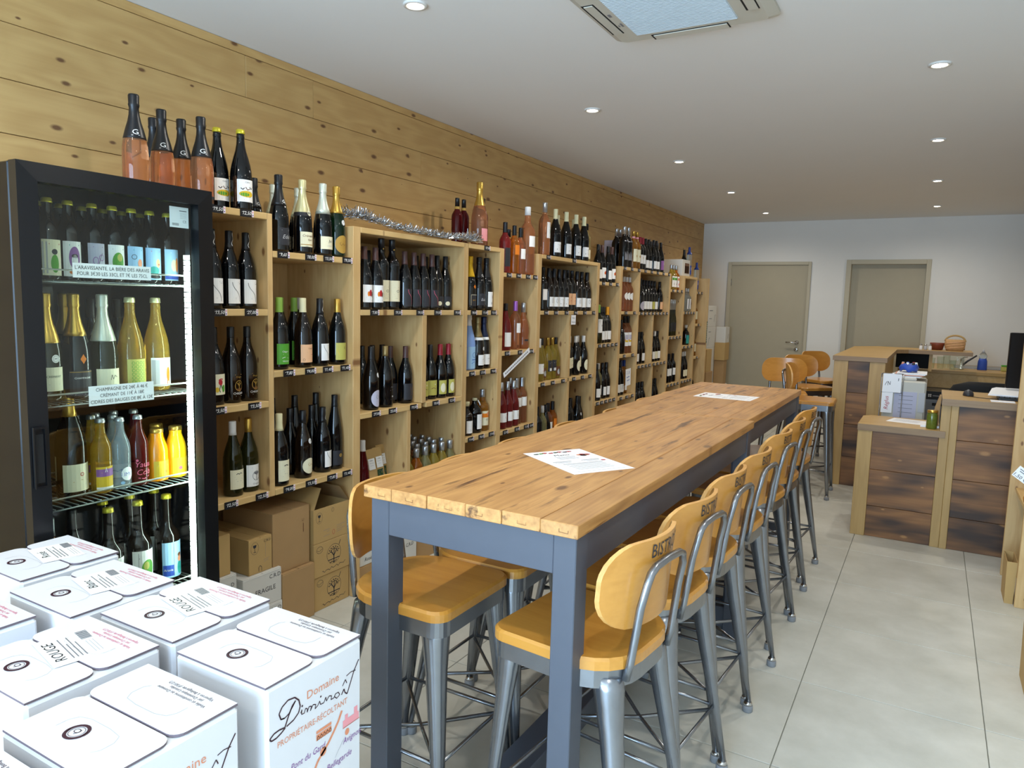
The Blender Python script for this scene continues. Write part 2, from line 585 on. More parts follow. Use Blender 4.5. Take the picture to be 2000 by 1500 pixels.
    def obj(s, name, parent=None, org=None):
        """parts are modelled in their parent's frame; org shifts a world-modelled mesh to a base point"""
        o = bpy.data.objects.new(name, s.mesh(name, org or (0, 0, 0)))
        COL.objects.link(o)
        if parent:
            o.parent = parent
        elif org:
            o.location = org
        return o


def tag(o, label, cat, group=None):
    o['label'] = label
    o['category'] = cat
    if group:
        o['group'] = group
    return o


def thing(name, label, cat, loc=(0, 0, 0), rz=0.0, group=None):
    o = bpy.data.objects.new(name, None)
    o.empty_display_size = 0.05
    COL.objects.link(o)
    o.location = loc
    o.rotation_euler = (0, 0, rz)
    return tag(o, label, cat, group)


def struct(o):
    o['kind'] = 'structure'
    return o


def dup(o, parent=None):
    c = o.copy()
    COL.objects.link(c)
    c.parent = parent
    for ch in o.children:
        dup(ch, c)
    return c


def inst(name, me, parent, loc=(0, 0, 0), rot=None):
    o = bpy.data.objects.new(name, me)
    COL.objects.link(o)
    o.parent = parent
    o.location = loc
    if rot:
        o.rotation_euler = rot
    return o


ORD = ['first', 'second', 'third', 'fourth', 'fifth', 'sixth', 'seventh', 'eighth', 'ninth', 'tenth', 'eleventh', 'twelfth', 'thirteenth', 'fourteenth', 'fifteenth', 'sixteenth']


def flat_x(x, y0, z0):      # print on a face looking along +X
    return lambda u, v, e: (x + e, y0 + u, z0 + v)


def flat_z(z, ox, oy, a=0.0):   # print on a horizontal face, turned by a
    ca, sa = cos(a), sin(a)
    return lambda u, v, e: (ox + u * ca - v * sa, oy + u * sa + v * ca, z + e)


def flat_ny(y, x0, z0):     # print on a face looking along -Y
    return lambda u, v, e: (x0 + u, y - e, z0 + v)

# ------------------------------------------------------------------ the room
def tile_material():
    m = mat('porcelain_tile', '#b9b6a8', 0.42, spec=0.45)
    nt = m.node_tree
    N, L = nt.nodes.new, nt.links.new
    geo = N('ShaderNodeNewGeometry')
    oi = N('ShaderNodeObjectInfo')
    n1 = N('ShaderNodeTexNoise')
    n1.inputs['Scale'].default_value = 3.2
    n1.inputs['Detail'].default_value = 6
    n1.inputs['Roughness'].default_value = 0.62
    L(geo.outputs['Position'], n1.inputs['Vector'])
    rp = N('ShaderNodeValToRGB')
    rp.color_ramp.elements[0].position = 0.3
    rp.color_ramp.elements[0].color = C('#bab8ac')
    rp.color_ramp.elements[1].position = 0.68
    rp.color_ramp.elements[1].color = C('#d2d0c6')
    L(n1.outputs['Fac'], rp.inputs[0])
    hv = N('ShaderNodeHueSaturation')
    mr = N('ShaderNodeMapRange')
    mr.inputs[3].default_value = 0.96
    mr.inputs[4].default_value = 1.04
    L(oi.outputs['Random'], mr.inputs[0])
    L(mr.outputs[0], hv.inputs['Value'])
    L(rp.outputs[0], hv.inputs['Color'])
    L(hv.outputs[0], bsdf(m).inputs['Base Color'])
    return m


M['tile'] = tile_material()
floor = struct(MB().box(-0.02, ROOM_X, ROOM_Y0, ROOM_Y1, -0.05, -0.006, 'grout').obj('floor'))
TP, TQ = 0.6, 0.604
xs = sorted({round(2.418 + TP * k, 4) for k in range(-5, 4)})
ys = [2.881 + TQ * k for k in range(-9, 13)]
tiles = {}
for i, x in enumerate(xs):
    for y in ys:
        x0, x1, y0, y1 = max(x, 0), min(x + TP, ROOM_X), max(y, ROOM_Y0), min(y + TQ, ROOM_Y1)
        if x1 - x0 < 0.03 or y1 - y0 < 0.03:
            continue
        key = (round(x1 - x0, 3), round(y1 - y0, 3))
        if key not in tiles:
            tiles[key] = MB().box(0.0015, key[0] - 0.0015, 0.0015, key[1] - 0.0015, -0.012, 0, 'tile', 0.0012).mesh('floor_tile')
        inst('floor_tile', tiles[key], floor, (x0, y0, 0))

struct(MB().box(-0.02, ROOM_X + 0.1, ROOM_Y0, ROOM_Y1, CEIL, CEIL + 0.1, 'ceiling').obj('ceiling'))
wl = struct(MB().box(-0.12, -0.02, ROOM_Y0, ROOM_Y1 + 0.1, -0.05, CEIL + 0.1, 'shelf_z').obj('wall_left'))
zj = [2.535, 2.496, 2.314, 2.130, 1.951] + [1.951 - 0.182 * k for k in range(1, 11)] + [0.0]
cuts = {1: [0.4, 2.31, 2.72, 5.9], 2: [-0.6, 3.6, 7.1], 3: [1.1, 4.9, 8.2], 4: [1.726, 4.1, 6.6]}
for i in range(len(zj) - 1):
    c = cuts.get(i) or sorted(R.uniform(-2, 9) for _ in range(3))
    c = [ROOM_Y0] + c + [ROOM_Y1]
    for a, b in zip(c, c[1:]):
        off = R.uniform(0, 0.0015)
        MB().box(-0.02, -0.0016 + off, a + 0.0007, b - 0.0007, zj[i + 1] + 0.0012, zj[i] - 0.0012, 'wall_wood', 0.0012).obj('plank', wl)

wb = MB()
for x0, x1, z0, z1 in ((-0.02, 0.36, 0, 2.6), (0.36, 1.37, 2.025, 2.6), (1.37, 1.785, 0, 2.6), (1.785, 2.67, 2.04, 2.6), (2.67, ROOM_X + 0.1, 0, 2.6)):
    wb.box(x0, x1, ROOM_Y1, ROOM_Y1 + 0.1, z0, z1, 'white_wall')
struct(wb.obj('wall_back'))
struct(MB().box(ROOM_X, ROOM_X + 0.1, ROOM_Y0, ROOM_Y1, 0, CEIL, 'white_wall').obj('wall_right'))
wf = MB()
for x0, x1, z0, z1 in ((-0.02, 0.35, 0, 2.6), (3.25, ROOM_X + 0.1, 0, 2.6), (0.35, 3.25, 0, 0.2), (0.35, 3.25, 2.4, 2.6)):
    wf.box(x0, x1, ROOM_Y0 - 0.1, ROOM_Y0, z0, z1, 'white_wall')
struct(wf.obj('wall_front'))
win = struct(MB().box(0.35, 3.25, ROOM_Y0 - 0.055, ROOM_Y0 - 0.049, 0.2, 2.4, 'win_glass').obj('window_1'))
fr = MB()
for x0, x1, z0, z1 in ((0.35, 0.41, 0.2, 2.4), (3.19, 3.25, 0.2, 2.4), (0.41, 3.19, 0.2, 0.26), (0.41, 3.19, 2.34, 2.4), (1.77, 1.83, 0.26, 2.34)):
    fr.box(x0, x1, ROOM_Y0 - 0.08, ROOM_Y0 - 0.02, z0, z1, 'frame_black')
fr.obj('window_frame', win)

# doors in the back wall
d1 = struct(MB().box(0.398, 1.342, 9.795, 9.84, 0.005, 1.99, 'door').obj('door_1'))
f = MB()
f.box(0.352, 0.398, 9.775, 9.86, 0, 2.03, 'door_frame', 0.003)
f.box(1.342, 1.378, 9.775, 9.86, 0, 2.03, 'door_frame', 0.003)
f.box(0.398, 1.342, 9.775, 9.86, 1.99, 2.03, 'door_frame', 0.003)
f.obj('door_frame', d1)
hd = MB()
hd.lathe([(0.026, 0), (0.026, 0.008)], 'chrome', 14)
hd.tube([(0, 0, 0.008), (0, 0, 0.045), (-0.012, 0, 0.055), (-0.06, 0.004, 0.056), (-0.125, 0.002, 0.052)], 0.009, 'chrome')
h = hd.obj('door_handle', d1)
h.location, h.rotation_euler = (1.262, 9.795, 1.012), (radians(90), 0, 0)
kp = MB()
kp.lathe([(0.026, 0), (0.026, 0.008), (0.012, 0.009)], 'chrome', 14)
kp.box(-0.003, 0.003, -0.012, 0.006, 0.009, 0.0105, 'black')
k = kp.obj('keyhole_plate', d1)
k.location, k.rotation_euler = (1.262, 9.795, 0.925), (radians(90), 0, 0)
for z in (1.72, 0.95, 0.25):
    hh = MB().lathe([(0.008, 0), (0.008, 0.09)], 'steel', 8, (0.396, 9.788, z))
    hh.obj('hinge', d1)
d2 = struct(MB().box(1.83, 2.63, 9.86, 9.895, 0.005, 2.0, 'door').obj('door_2'))
f = MB()
f.box(1.777, 1.832, 9.77, 9.9, 0, 2.05, 'door_frame', 0.003)
f.box(2.628, 2.678, 9.77, 9.9, 0, 2.05, 'door_frame', 0.003)
f.box(1.832, 2.628, 9.77, 9.9, 1.995, 2.05, 'door_frame', 0.003)
f.obj('door_frame', d2)

# ceiling spots
rows = {0.97: 'left', 2.686: 'right'}
ring = MB().lathe([(0.046, 0), (0.046, -0.006), (0.034, -0.008), (0.031, -0.002)], 'ring', 20, cap=False).mesh('trim_ring')
lens = MB().lathe([(0.031, -0.003), (0.03, -0.0035), (0.012, -0.005)], 'lens', 16).mesh('lens')
for sx in rows:
    ly = sorted((y for x, y in SPOTS if x == sx), reverse=True)
    for i, y in enumerate(ly):
        t = thing('recessed_spotlight', 'lit recessed ceiling spot, %s from back wall in %s row' % (ORD[i], rows[sx]), 'ceiling light', (sx, y, CEIL), 0, 'recessed ceiling spotlights')
        inst('trim_ring', ring, t)
        inst('lens', lens, t)

# air conditioner cassette
t = thing('air_conditioner', 'beige square ceiling air conditioner cassette with white ribbed grille', 'air conditioner', (1.845, 2.635, CEIL))
H = 0.325


def rrect(hx, hy, r, n=5, cx=0.0, cy=0.0):
    P = []
    for qx, qy, a0 in ((hx - r, hy - r, 0), (-hx + r, hy - r, 90), (-hx + r, -hy + r, 180), (hx - r, -hy + r, 270)):
        for i in range(n + 1):
            a = radians(a0 + 90 * i / n)
            P.append((cx + qx + r * cos(a), cy + qy + r * sin(a)))
    return P


body = MB()
body.loft([[(x, y, 0) for x, y in rrect(H, H, 0.03)], [(x, y, -0.012) for x, y in rrect(H, H, 0.03)], [(x, y, -0.03) for x, y in rrect(H - 0.035, H - 0.035, 0.025)]], 'ac', smooth=False)
body.obj('housing', t)
g = MB()
g.box(-0.21, 0.19, -0.2, 0.225, -0.0315, -0.03, 'ac_grille')
g.obj('grille_panel', t)
for i in range(34):
    y = -0.195 + i * 0.0125
    MB().box(-0.207, 0.187, y, y + 0.0065, -0.0345, -0.0315, 'ac_grille', 0.001).obj('grille_rib', t)
for x0, x1, y0, y1 in ((-0.29, -0.25, -0.12, 0.18), (0.235, 0.275, -0.15, 0.165), (-0.155, 0.14, 0.255, 0.3), (-0.155, 0.14, -0.29, -0.245)):
    MB().box(x0 - 0.004, x1 + 0.004, y0 - 0.004, y1 + 0.004, -0.0312, -0.029, 'dark_slot').obj('louver_slot', t)
    MB().box(x0 + 0.005, x1, y0, y1, -0.035, -0.0313, 'ac', 0.001).obj('louver', t)
mk = MB()
mk.marks([('r', 'gy', -0.006, -0.014, 0.006, 0.014), ('r', 'gy', 0.004, 0.085, 0.012, 0.12), ('r', 'gy', -0.008, 0.1, -0.002, 0.118)], lambda u, v, e: (-0.232 + u, 0.0 + v, -0.03 - 0.0004 - e))
mk.obj('printed_mark', t)

# ------------------------------------------------------------------ wall shelving
SX, ST = 0.44, 0.026      # shelf depth, board thickness
BAYS = 'ABCDEFGHIJK'
BAYN = dict(**{b: '%s bay from cooler' % ORD[i] for i, b in enumerate('ABCDEFGHIJK')})
BAYN['A'] = 'first bay beside cooler'
# outer limits of each bay, shelf heights (top faces), own panels
UNITS = {
    'A': (1.612, 2.0615, 'LR', 1.755), 'B': (2.0615, 2.528, '', 1.61), 'C': (2.528, 3.455, 'LR', 1.755), 'D': (3.455, 3.872, 'LR', 1.755),
    'E': (3.872, 4.318, '', 1.61), 'F': (4.318, 5.352, 'LR', 1.755), 'G': (5.352, 5.79, '', 1.61), 'H': (5.79, 7.15, 'LR', 1.755),
    'I': (7.15, 7.585, '', 1.6), 'J': (7.585, 8.085, 'LR', 1.755), 'K': (8.085, 8.33, '', 1.6)}
PT = {'A': (0.027, 0.027), 'C': (0.05, 0.024), 'D': (0.022, 0.05), 'F': (0.05, 0.05), 'H': (0.05, 0.045), 'J': (0.045, 0.04)}
# shelves: key -> (bay, z, y0, y1, order from top, tag positions)
SH = {}


def inner(b):
    y0, y1, own, top = UNITS[b]
    l, r = PT.get(b, (0, 0))
    return y0 + l, y1 - r


def sh(key, b, z, y0=None, y1=None, order=0, tags=None, ntag=0):
    a, c = inner(b)
    SH[key] = (b, z, y0 if y0 is not None else a, y1 if y1 is not None else c, order, tags, ntag)


sh('A0', 'A', 1.755, 1.612, 2.0615, 0, [1.80, 1.93])
sh('A1', 'A', 1.376, order=1, tags=[1.80, 1.945])
sh('A2', 'A', 1.005, order=2, tags=[1.79, 1.955])
sh('A3', 'A', 0.63, order=3, tags=[1.835, 1.985])
sh('B0', 'B', 1.61, order=0, tags=[2.11, 2.26, 2.365, 2.49])
sh('B1', 'B', 1.124, order=1, tags=[2.135, 2.255, 2.36, 2.47])
sh('B2', 'B', 0.63, order=2, tags=[2.13, 2.255, 2.385, 2.495])
sh('C0', 'C', 1.755, 2.528, 3.455, 0)
sh('C1', 'C', 1.376, order=1, tags=[2.67, 2.845, 3.025, 3.18, 3.365])
sh('C2L', 'C', 0.885, None, 3.055, 2, [2.685, 2.81, 2.98])
sh('C2R', 'C', 0.885, 3.093, None, 2, [3.175, 3.325])
sh('C3L', 'C', 0.395, None, 2.935, 3, [2.7])
sh('C3R', 'C', 0.395, 2.965, None, 3, [3.2])
sh('D0', 'D', 1.755, 3.455, 3.872, 0, [3.665])
sh('D1', 'D', 1.376, order=1, tags=[3.535, 3.655, 3.755])
sh('D2', 'D', 1.02, order=2, tags=[3.53, 3.645, 3.765])
sh('D3', 'D', 0.63, order=3, tags=[3.53, 3.645, 3.76])
sh('E0', 'E', 1.61, order=0, tags=[3.93, 4.05, 4.175, 4.285])
sh('E1', 'E', 1.12, order=1, tags=[3.93, 4.095, 4.245])
sh('E2', 'E', 0.615, order=2, tags=[3.93, 4.08, 4.205, 4.285])
sh('F0', 'F', 1.755, 4.318, 5.352, 0, [4.455, 4.865])
sh('F1', 'F', 1.376, order=1, tags=[4.445, 4.595, 4.765, 4.92, 5.085, 5.25])
sh('F2L', 'F', 0.88, None, 4.83, 2, [4.425, 4.58, 4.745])
sh('F2R', 'F', 0.88, 4.862, None, 2, [4.93, 5.085, 5.225])
sh('F3L', 'F', 0.395, None, 4.83, 3, ntag=3)
sh('F3R', 'F', 0.395, 4.862, None, 3, ntag=3)
sh('G0', 'G', 1.61, order=0, ntag=3)
sh('G1', 'G', 1.11, order=1, ntag=5)
sh('G2', 'G', 0.64, order=2, ntag=5)
sh('H0', 'H', 1.755, 5.79, 7.15, 0, ntag=8)
sh('H1a', 'H', 1.376, None, 6.25, 1, ntag=2)
sh('H1b', 'H', 1.0, None, 6.25, 2, ntag=2)
sh('H1c', 'H', 0.63, None, 6.25, 3, ntag=3)
sh('H2a', 'H', 1.37, 6.275, None, 1, ntag=8)
sh('H2bL', 'H', 0.88, 6.275, 6.655, 2, ntag=4)
sh('H2bR', 'H', 0.88, 6.68, None, 2, ntag=4)
sh('H2cL', 'H', 0.40, 6.275, 6.7, 3, ntag=3)
sh('H2cR', 'H', 0.40, 6.725, None, 3, ntag=3)
sh('I0', 'I', 1.6, order=0, ntag=3)
sh('I1', 'I', 1.12, order=1, ntag=4)
sh('I2', 'I', 0.63, order=2, ntag=4)
sh('J0', 'J', 1.755, 7.585, 8.085, 0)
sh('J1', 'J', 1.376, order=1, ntag=4)
sh('J2', 'J', 1.005, order=2, ntag=3)
sh('J3', 'J', 0.63, order=3, ntag=4)
sh('K0', 'K', 1.6, order=0, ntag=2)
sh('K1', 'K', 1.24, order=1, ntag=1)
sh('K2', 'K', 0.87, order=2, ntag=1)
sh('K3', 'K', 0.45, order=3, ntag=1)
# upright dividers inside a bay: bay -> (y0, y1, z0, z1)
DIV = {'C': [(3.055, 3.093, 0.885, 1.376 - ST), (2.935, 2.965, 0.395, 0.885 - ST)], 'F': [(4.83, 4.862, 0.395, 0.88 - ST), (4.83, 4.862, 0.88, 1.376 - ST)],
       'H': [(6.25, 6.275, 0.0, 1.755 - ST), (6.655, 6.68, 0.88, 1.37 - ST), (6.7, 6.725, 0.40, 0.88 - ST)]}
LOWEST = dict(A=0.63, B=0.63, C=0.395, D=0.63, E=0.615, F=0.395, G=0.64, H=0.40, I=0.63, J=0.63, K=0.45)
PRICES = ['18,00', '27,00', '13,50', '12,50', '9,60', '14,00', '19,50', '22,00', '7,80', '11,40']
tag_me = []
for p in PRICES:
    t_ = MB().box(-0.0005, 0.003, -0.026, 0.026, -0.014, 0.014, 'tag')
    t_.marks([('t', 'w', p, 0.004, -0.0055, 0.013, 0.3)], flat_x(0.003, 0, 0))
    t_.marks([('s', 'w', [(-0.02, 0.004), (-0.012, 0.006), (-0.004, 0.004)], 0.0012)], flat_x(0.003, 0, 0))
    tag_me.append(t_.mesh('price_tag'))
tl_ = MB().box(-0.0005, 0.002, -0.005, 0.005, -0.0125, 0.0125, 'tagside')
tl_.marks([('r', 'p', -0.0025, 0.002, 0.0025, 0.008), ('r', 'v', -0.0025, -0.009, 0.0025, -0.004)], flat_x(0.002, 0, 0))
tab_me = tl_.mesh('tag_label')

UN = {}
for b in BAYS:
    y0, y1, own, top = UNITS[b]
    a, c = inner(b)
    ex = {'A': 'tall, whole height', 'B': 'lower', 'C': 'tall and wide', 'D': 'tall narrow', 'E': 'lower', 'F': 'tall and wide', 'G': 'lower', 'H': 'widest tall', 'I': 'lower', 'J': 'tall narrow', 'K': 'narrowest low'}[b]
    t = thing('shelving_unit', 'pine wall shelving unit, %s, the %s' % (ex, BAYN[b]), 'shelf', (0, y0, 0), 0, 'pine wine shelving along the left wall')
    UN[b] = t
    org = (0, y0, 0)
    pl, pr = PT.get(b, (0, 0))
    if 'L' in own:
        MB().box(0.003, SX, y0 + 0.0005, a, 0.604 if b == 'A' else 0, top, 'shelf_s', 0.002).obj('side_panel', t, org)
    if 'R' in own:
        MB().box(0.003, SX, c, y1 - 0.0005, 0.604 if b == 'A' else 0, top, 'shelf_s', 0.002).obj('side_panel', t, org)
    zl = LOWEST[b]
    n = max(2, round((c - a) / 0.135))
    for i in range(n):
        u0, u1 = a + (c - a) * i / n, a + (c - a) * (i + 1) / n
        MB().box(0.003, 0.016 + R.uniform(0, 0.002), u0 + 0.0008, u1 - 0.0008, 0.0, top - ST - 0.001, 'shelf_z').obj('back_board', t, org)
    for d in DIV.get(b, []):
        MB().box(0.019, SX - 0.001, d[0], d[1], d[2], d[3], 'shelf_s', 0.002).obj('divider', t, org)
    for key, (bb, z, s0, s1, order, tags, ntag) in SH.items():
        if bb != b:
            continue
        e0 = -0.0005 if order == 0 and own else 0.0006
        if order == 0 and own:
            s = MB().box(0.003, SX + 0.001, a + 0.0004, c - 0.0004, z - ST, z, 'shelf_y', 0.002).obj('shelf', t, org)
        else:
            s = MB().box(0.019, SX, s0 + 0.0006, s1 - 0.0006, z - ST, z, 'shelf_y', 0.002).obj('shelf', t, org)
        ts = tags if tags else [s0 + (s1 - s0) * (i + 0.5) / ntag for i in range(ntag)]
        for y in ts:
            y = min(max(y, s0 + 0.03), s1 - 0.045)
            g = inst('price_tag', tag_me[R.randrange(len(tag_me))], s, (SX + 0.0015, y - y0, z - 0.013))
            inst('tag_label', tab_me, s, (SX + 0.0015, y - y0 + 0.0315, z - 0.012))
# tall end board past the last bay
e = MB().box(0.1, 0.14, 8.34, 8.44, 0, 1.76, 'shelf_z', 0.002)
e.box(0.14, 0.5, 8.335, 8.365, 0, 1.755, 'shelf_z', 0.002)
e = tag(e.obj('end_board', None, (0.3, 8.34, 0)), 'tall pine board standing upright past the last bay', 'board')
st = MB().box(0.5, 0.5018, 8.338, 8.362, 1.02, 1.27, 'i_dg')
st.marks([('r', 'w', -0.1 + 0.024 * i, -0.005, -0.1 + 0.024 * i + 0.012, 0.005) for i in range(9)], lambda u, v, l: (0.5018 + l, 8.35 + v, 1.145 + u))
st.obj('sign_strip', e, (0.3, 8.34, 0))

# ------------------------------------------------------------------ bottles
SHAPES = {
    # (height, radius, profile of (r, z))
    'bord': (0.30, 0.037, [(0.028, 0), (0.036, 0.003), (0.037, 0.012), (0.037, 0.185), (0.035, 0.2), (0.027, 0.216), (0.0175, 0.23), (0.0145, 0.245), (0.0138, 0.295), (0.0138, 0.3)]),
    'burg': (0.298, 0.041, [(0.03, 0), (0.0395, 0.003), (0.041, 0.012), (0.041, 0.135), (0.0395, 0.155), (0.035, 0.178), (0.0275, 0.202), (0.02, 0.222), (0.0158, 0.24), (0.0143, 0.26), (0.0143, 0.298)]),
    'flute': (0.33, 0.037, [(0.028, 0), (0.036, 0.003), (0.037, 0.012), (0.037, 0.14), (0.034, 0.178), (0.027, 0.22), (0.019, 0.258), (0.0148, 0.285), (0.0138, 0.30), (0.0138, 0.33)]),
    'champ': (0.305, 0.043, [(0.03, 0), (0.041, 0.003), (0.043, 0.012), (0.043, 0.125), (0.0415, 0.148), (0.037, 0.175), (0.0295, 0.203), (0.0215, 0.228), (0.017, 0.25), (0.015, 0.272), (0.0165, 0.279), (0.015, 0.286), (0.015, 0.305)]),
    'beer': (0.232, 0.0305, [(0.024, 0), (0.0295, 0.003), (0.0305, 0.01), (0.0305, 0.135), (0.028, 0.152), (0.02, 0.172), (0.0145, 0.19), (0.0125, 0.215), (0.0135, 0.22), (0.0125, 0.232)]),
    'beer75': (0.3, 0.0405, [(0.03, 0), (0.039, 0.003), (0.0405, 0.012), (0.0405, 0.15), (0.039, 0.163), (0.031, 0.178), (0.02, 0.192), (0.0155, 0.215), (0.0145, 0.282), (0.016, 0.287), (0.0145, 0.3)]),
    'juice': (0.175, 0.034, [(0.026, 0), (0.033, 0.003), (0.034, 0.01), (0.034, 0.1), (0.031, 0.118), (0.024, 0.138), (0.02, 0.15), (0.0205, 0.166), (0.0205, 0.175)]),
    'liq': (0.19, 0.03, [(0.022, 0), (0.029, 0.003), (0.03, 0.008), (0.03, 0.105), (0.027, 0.12), (0.017, 0.138), (0.0125, 0.15), (0.0125, 0.19)]),
    'jug': (0.21, 0.047, [(0.036, 0), (0.045, 0.003), (0.047, 0.01), (0.047, 0.12), (0.043, 0.14), (0.03, 0.16), (0.018, 0.172), (0.0155, 0.185), (0.0155, 0.205)]),
    'spirit': (0.255, 0.04, [(0.03, 0), (0.039, 0.003), (0.04, 0.01), (0.04, 0.145), (0.036, 0.163), (0.023, 0.178), (0.0155, 0.19), (0.0145, 0.225), (0.0145, 0.25)]),
    'gin': (0.2, 0.036, [(0.027, 0), (0.035, 0.003), (0.036, 0.008), (0.036, 0.11), (0.033, 0.128), (0.02, 0.143), (0.014, 0.155), (0.014, 0.185), (0.016, 0.187), (0.016, 0.2)]),
    'tall': (0.38, 0.024, [(0.019, 0), (0.0235, 0.003), (0.024, 0.01), (0.024, 0.15), (0.02, 0.19), (0.013, 0.22), (0.011, 0.26), (0.011, 0.38)]),
    'curvy': (0.305, 0.042, [(0.03, 0), (0.038, 0.004), (0.041, 0.03), (0.037, 0.06), (0.036, 0.075), (0.041, 0.11), (0.0405, 0.14), (0.03, 0.18), (0.018, 0.215), (0.015, 0.235), (0.0145, 0.305)]),
    'square': (0.33, 0.03, [(0.026, 0), (0.0295, 0.003), (0.03, 0.01), (0.03, 0.24), (0.027, 0.26), (0.015, 0.28), (0.0125, 0.29), (0.0125, 0.33)]),
}


def prof_r(P, z):
    for (r0, z0), (r1, z1) in zip(P, P[1:]):
        if z0 <= z <= z1:
            return r0 + (r1 - r0) * (z - z0) / ((z1 - z0) or 1)
    return P[-1][0]


def lines(col, us, v0, dv, n, w=0.0011):
    out = []
    for i in range(n):
        a = us * (1 - 0.25 * (i % 3))
        out.append(('s', col, [(-a, v0 - i * dv), (a, v0 - i * dv)], w))
    return out


CURVE = [(-0.018, 0.082), (-0.016, 0.07), (-0.009, 0.058), (0.001, 0.048), (0.01, 0.036), (0.015, 0.022), (0.016, 0.008)]
SQUIG = [(0.004, 0.0), (-0.001, 0.008), (0.002, 0.016), (0.008, 0.024), (0.009, 0.032), (0.004, 0.042), (0.004, 0.05)]


def seventy(s=1.0, dx=0.0):
    return [('t', 'k', '7', -0.008 * s + dx, 0.016 * s, 0.03 * s, 0.35), ('O', 'k', 0.011 * s + dx, 0.027 * s, 0.0075 * s, 0.014 * s, 0.0016), ('s', 'lg', [(-0.02 * s, 0.01 * s), (0.02 * s, 0.01 * s)], 0.001)]


# kind: object name, description, category, shape, scale, glass, capsule (mat, from z fraction, style), label, extras, group
# label = (z0, z1, half width, ink colour, marks, form); marks are measured from the middle bottom of the label
TY = {}


def ty(key, name, desc, shape, glass, cap=None, lab=None, scale=1.0, neck=None, band=None, medal=None, style='cap', cat='bottle', extra=None):
    TY[key] = dict(name=name, desc=desc, shape=shape, glass=glass, cap=cap, lab=lab, scale=scale, neck=neck, band=band, medal=medal, style=style, cat=cat, extra=extra)


S_, W_ = 'sparkling_wine_bottle', 'wine_bottle'
ty('rose_spark', S_, 'pink sparkling bottle, black foil', 'champ', 'g_rose', ('black', 0.56), (0.004, 0.032, 0.05, 'dk', [('r', 'g', -0.03, 0.026, 0.03, 0.0285), ('r', 'w', -0.042, 0.004, -0.03, 0.026)], 'r'), neck=[('t', 'w', 'G', 0, 0, 0.016), ('s', 'w', [(-0.009, -0.004), (0.01, -0.002)], 0.001)])
ty('cider', S_, 'dark crown-capped bottle, bird label', 'champ', 'g_black', ('crown', 0.955), (0.035, 0.118, 0.037, 'w', [('o', 'y', 0, 0.03, 0.03, 0.012), ('o', 'gr', -0.008, 0.028, 0.018, 0.007), ('s', 'k', [(-0.024, 0.052), (-0.016, 0.046), (-0.01, 0.053)], 0.003), ('s', 'br', [(-0.006, 0.056), (0.002, 0.046), (0.012, 0.05)], 0.003), ('s', 'k', [(0.012, 0.058), (0.02, 0.05), (0.026, 0.056)], 0.003), ('s', 'k', [(-0.004, 0.02), (0.016, 0.02)], 0.004), ('t', 'gy', 'Cidre', 0.002, 0.072, 0.006, 0.2), ('s', 'gy', [(-0.012, 0.008), (0.02, 0.008)], 0.0012)], 'r'), style='crown', scale=1.02)
ty('edel', S_, 'black foil bottle, black label', 'champ', 'g_black', ('black', 0.62), (0.03, 0.1, 0.032, 'dk', [('s', 'lg', [(-0.03, 0.01), (0.03, 0.01)], 0.001), ('t', 'lg', 'Edel', 0.004, 0.026, 0.016, 0.3), ('s', 'lg', [(-0.02, 0.06), (0.02, 0.06)], 0.002)], 'r'), neck=[('t', 'w', 'G', 0, 0, 0.013), ('s', 'w', [(-0.009, -0.004), (0.01, -0.002)], 0.001)])
ty('cremant', S_, 'gold foil bottle, cream label', 'champ', 'g_black', ('pgold', 0.56), (0.032, 0.095, 0.04, 'cr', [('t', 'br', 'Crémant', -0.004, 0.042, 0.01, 0.2), ('t', 'br', 'Extra', 0.006, 0.026, 0.008, 0.2), ('r', 'g', -0.038, 0.008, 0.038, 0.011), ('t', 'gy', 'Jean', -0.012, 0.001, 0.005)], 'r'), band=(0.53, 'i_k'), medal=('cr', 0.175))
ty('fitz', S_, 'silver foil bottle, cream label', 'champ', 'g_black', ('foilw', 0.6), (0.03, 0.085, 0.038, 'cr', [('s', 'k', [(-0.002, 0.026), (0.002, 0.042), (0.004, 0.028), (0.008, 0.038), (0.014, 0.03), (0.018, 0.042)], 0.0014), ('s', 'gy', [(-0.012, 0.034), (0.024, 0.034)], 0.001), ('t', 'lg', 'CRÉMANT', 0.004, 0.012, 0.0045)], 'r'))
ty('seyssel', S_, 'green bottle, gold oval label', 'champ', 'g_green', ('gold', 0.64), (0.018, 0.098, 0.038, 'g', [('s', 'br', [(-0.01, 0.05), (-0.016, 0.042), (-0.008, 0.034), (0.0, 0.044), (0.008, 0.036), (0.018, 0.042)], 0.0015), ('s', 'br', [(-0.016, 0.026), (0.016, 0.026)], 0.001)], 'o'), medal=('w', 0.155))
ty('curve', W_, 'dark bottle, white curve label', 'burg', 'g_black', ('black', 0.77), (0.02, 0.115, 0.033, 'w', [('s', 'k', CURVE, 0.0016), ('O', 'lg', -0.004, 0.02, 0.003, 0.003, 0.0006), ('s', 'gy', [(0.008, 0.082), (0.026, 0.082)], 0.0012), ('s', 'gy', [(0.012, 0.077), (0.026, 0.077)], 0.0012)], 'r'), neck=[('s', 'w', SQUIG, 0.0016)])
ty('curve_white', W_, 'black-capped bottle, white curve label', 'burg', 'g_black', ('black', 0.77), (0.025, 0.1, 0.026, 'w', [('s', 'k', [(u * 0.8, v * 0.85) for u, v in CURVE], 0.0014), ('s', 'gy', [(0.006, 0.066), (0.02, 0.066)], 0.001)], 'r'), neck=[('s', 'w', SQUIG, 0.0016)])
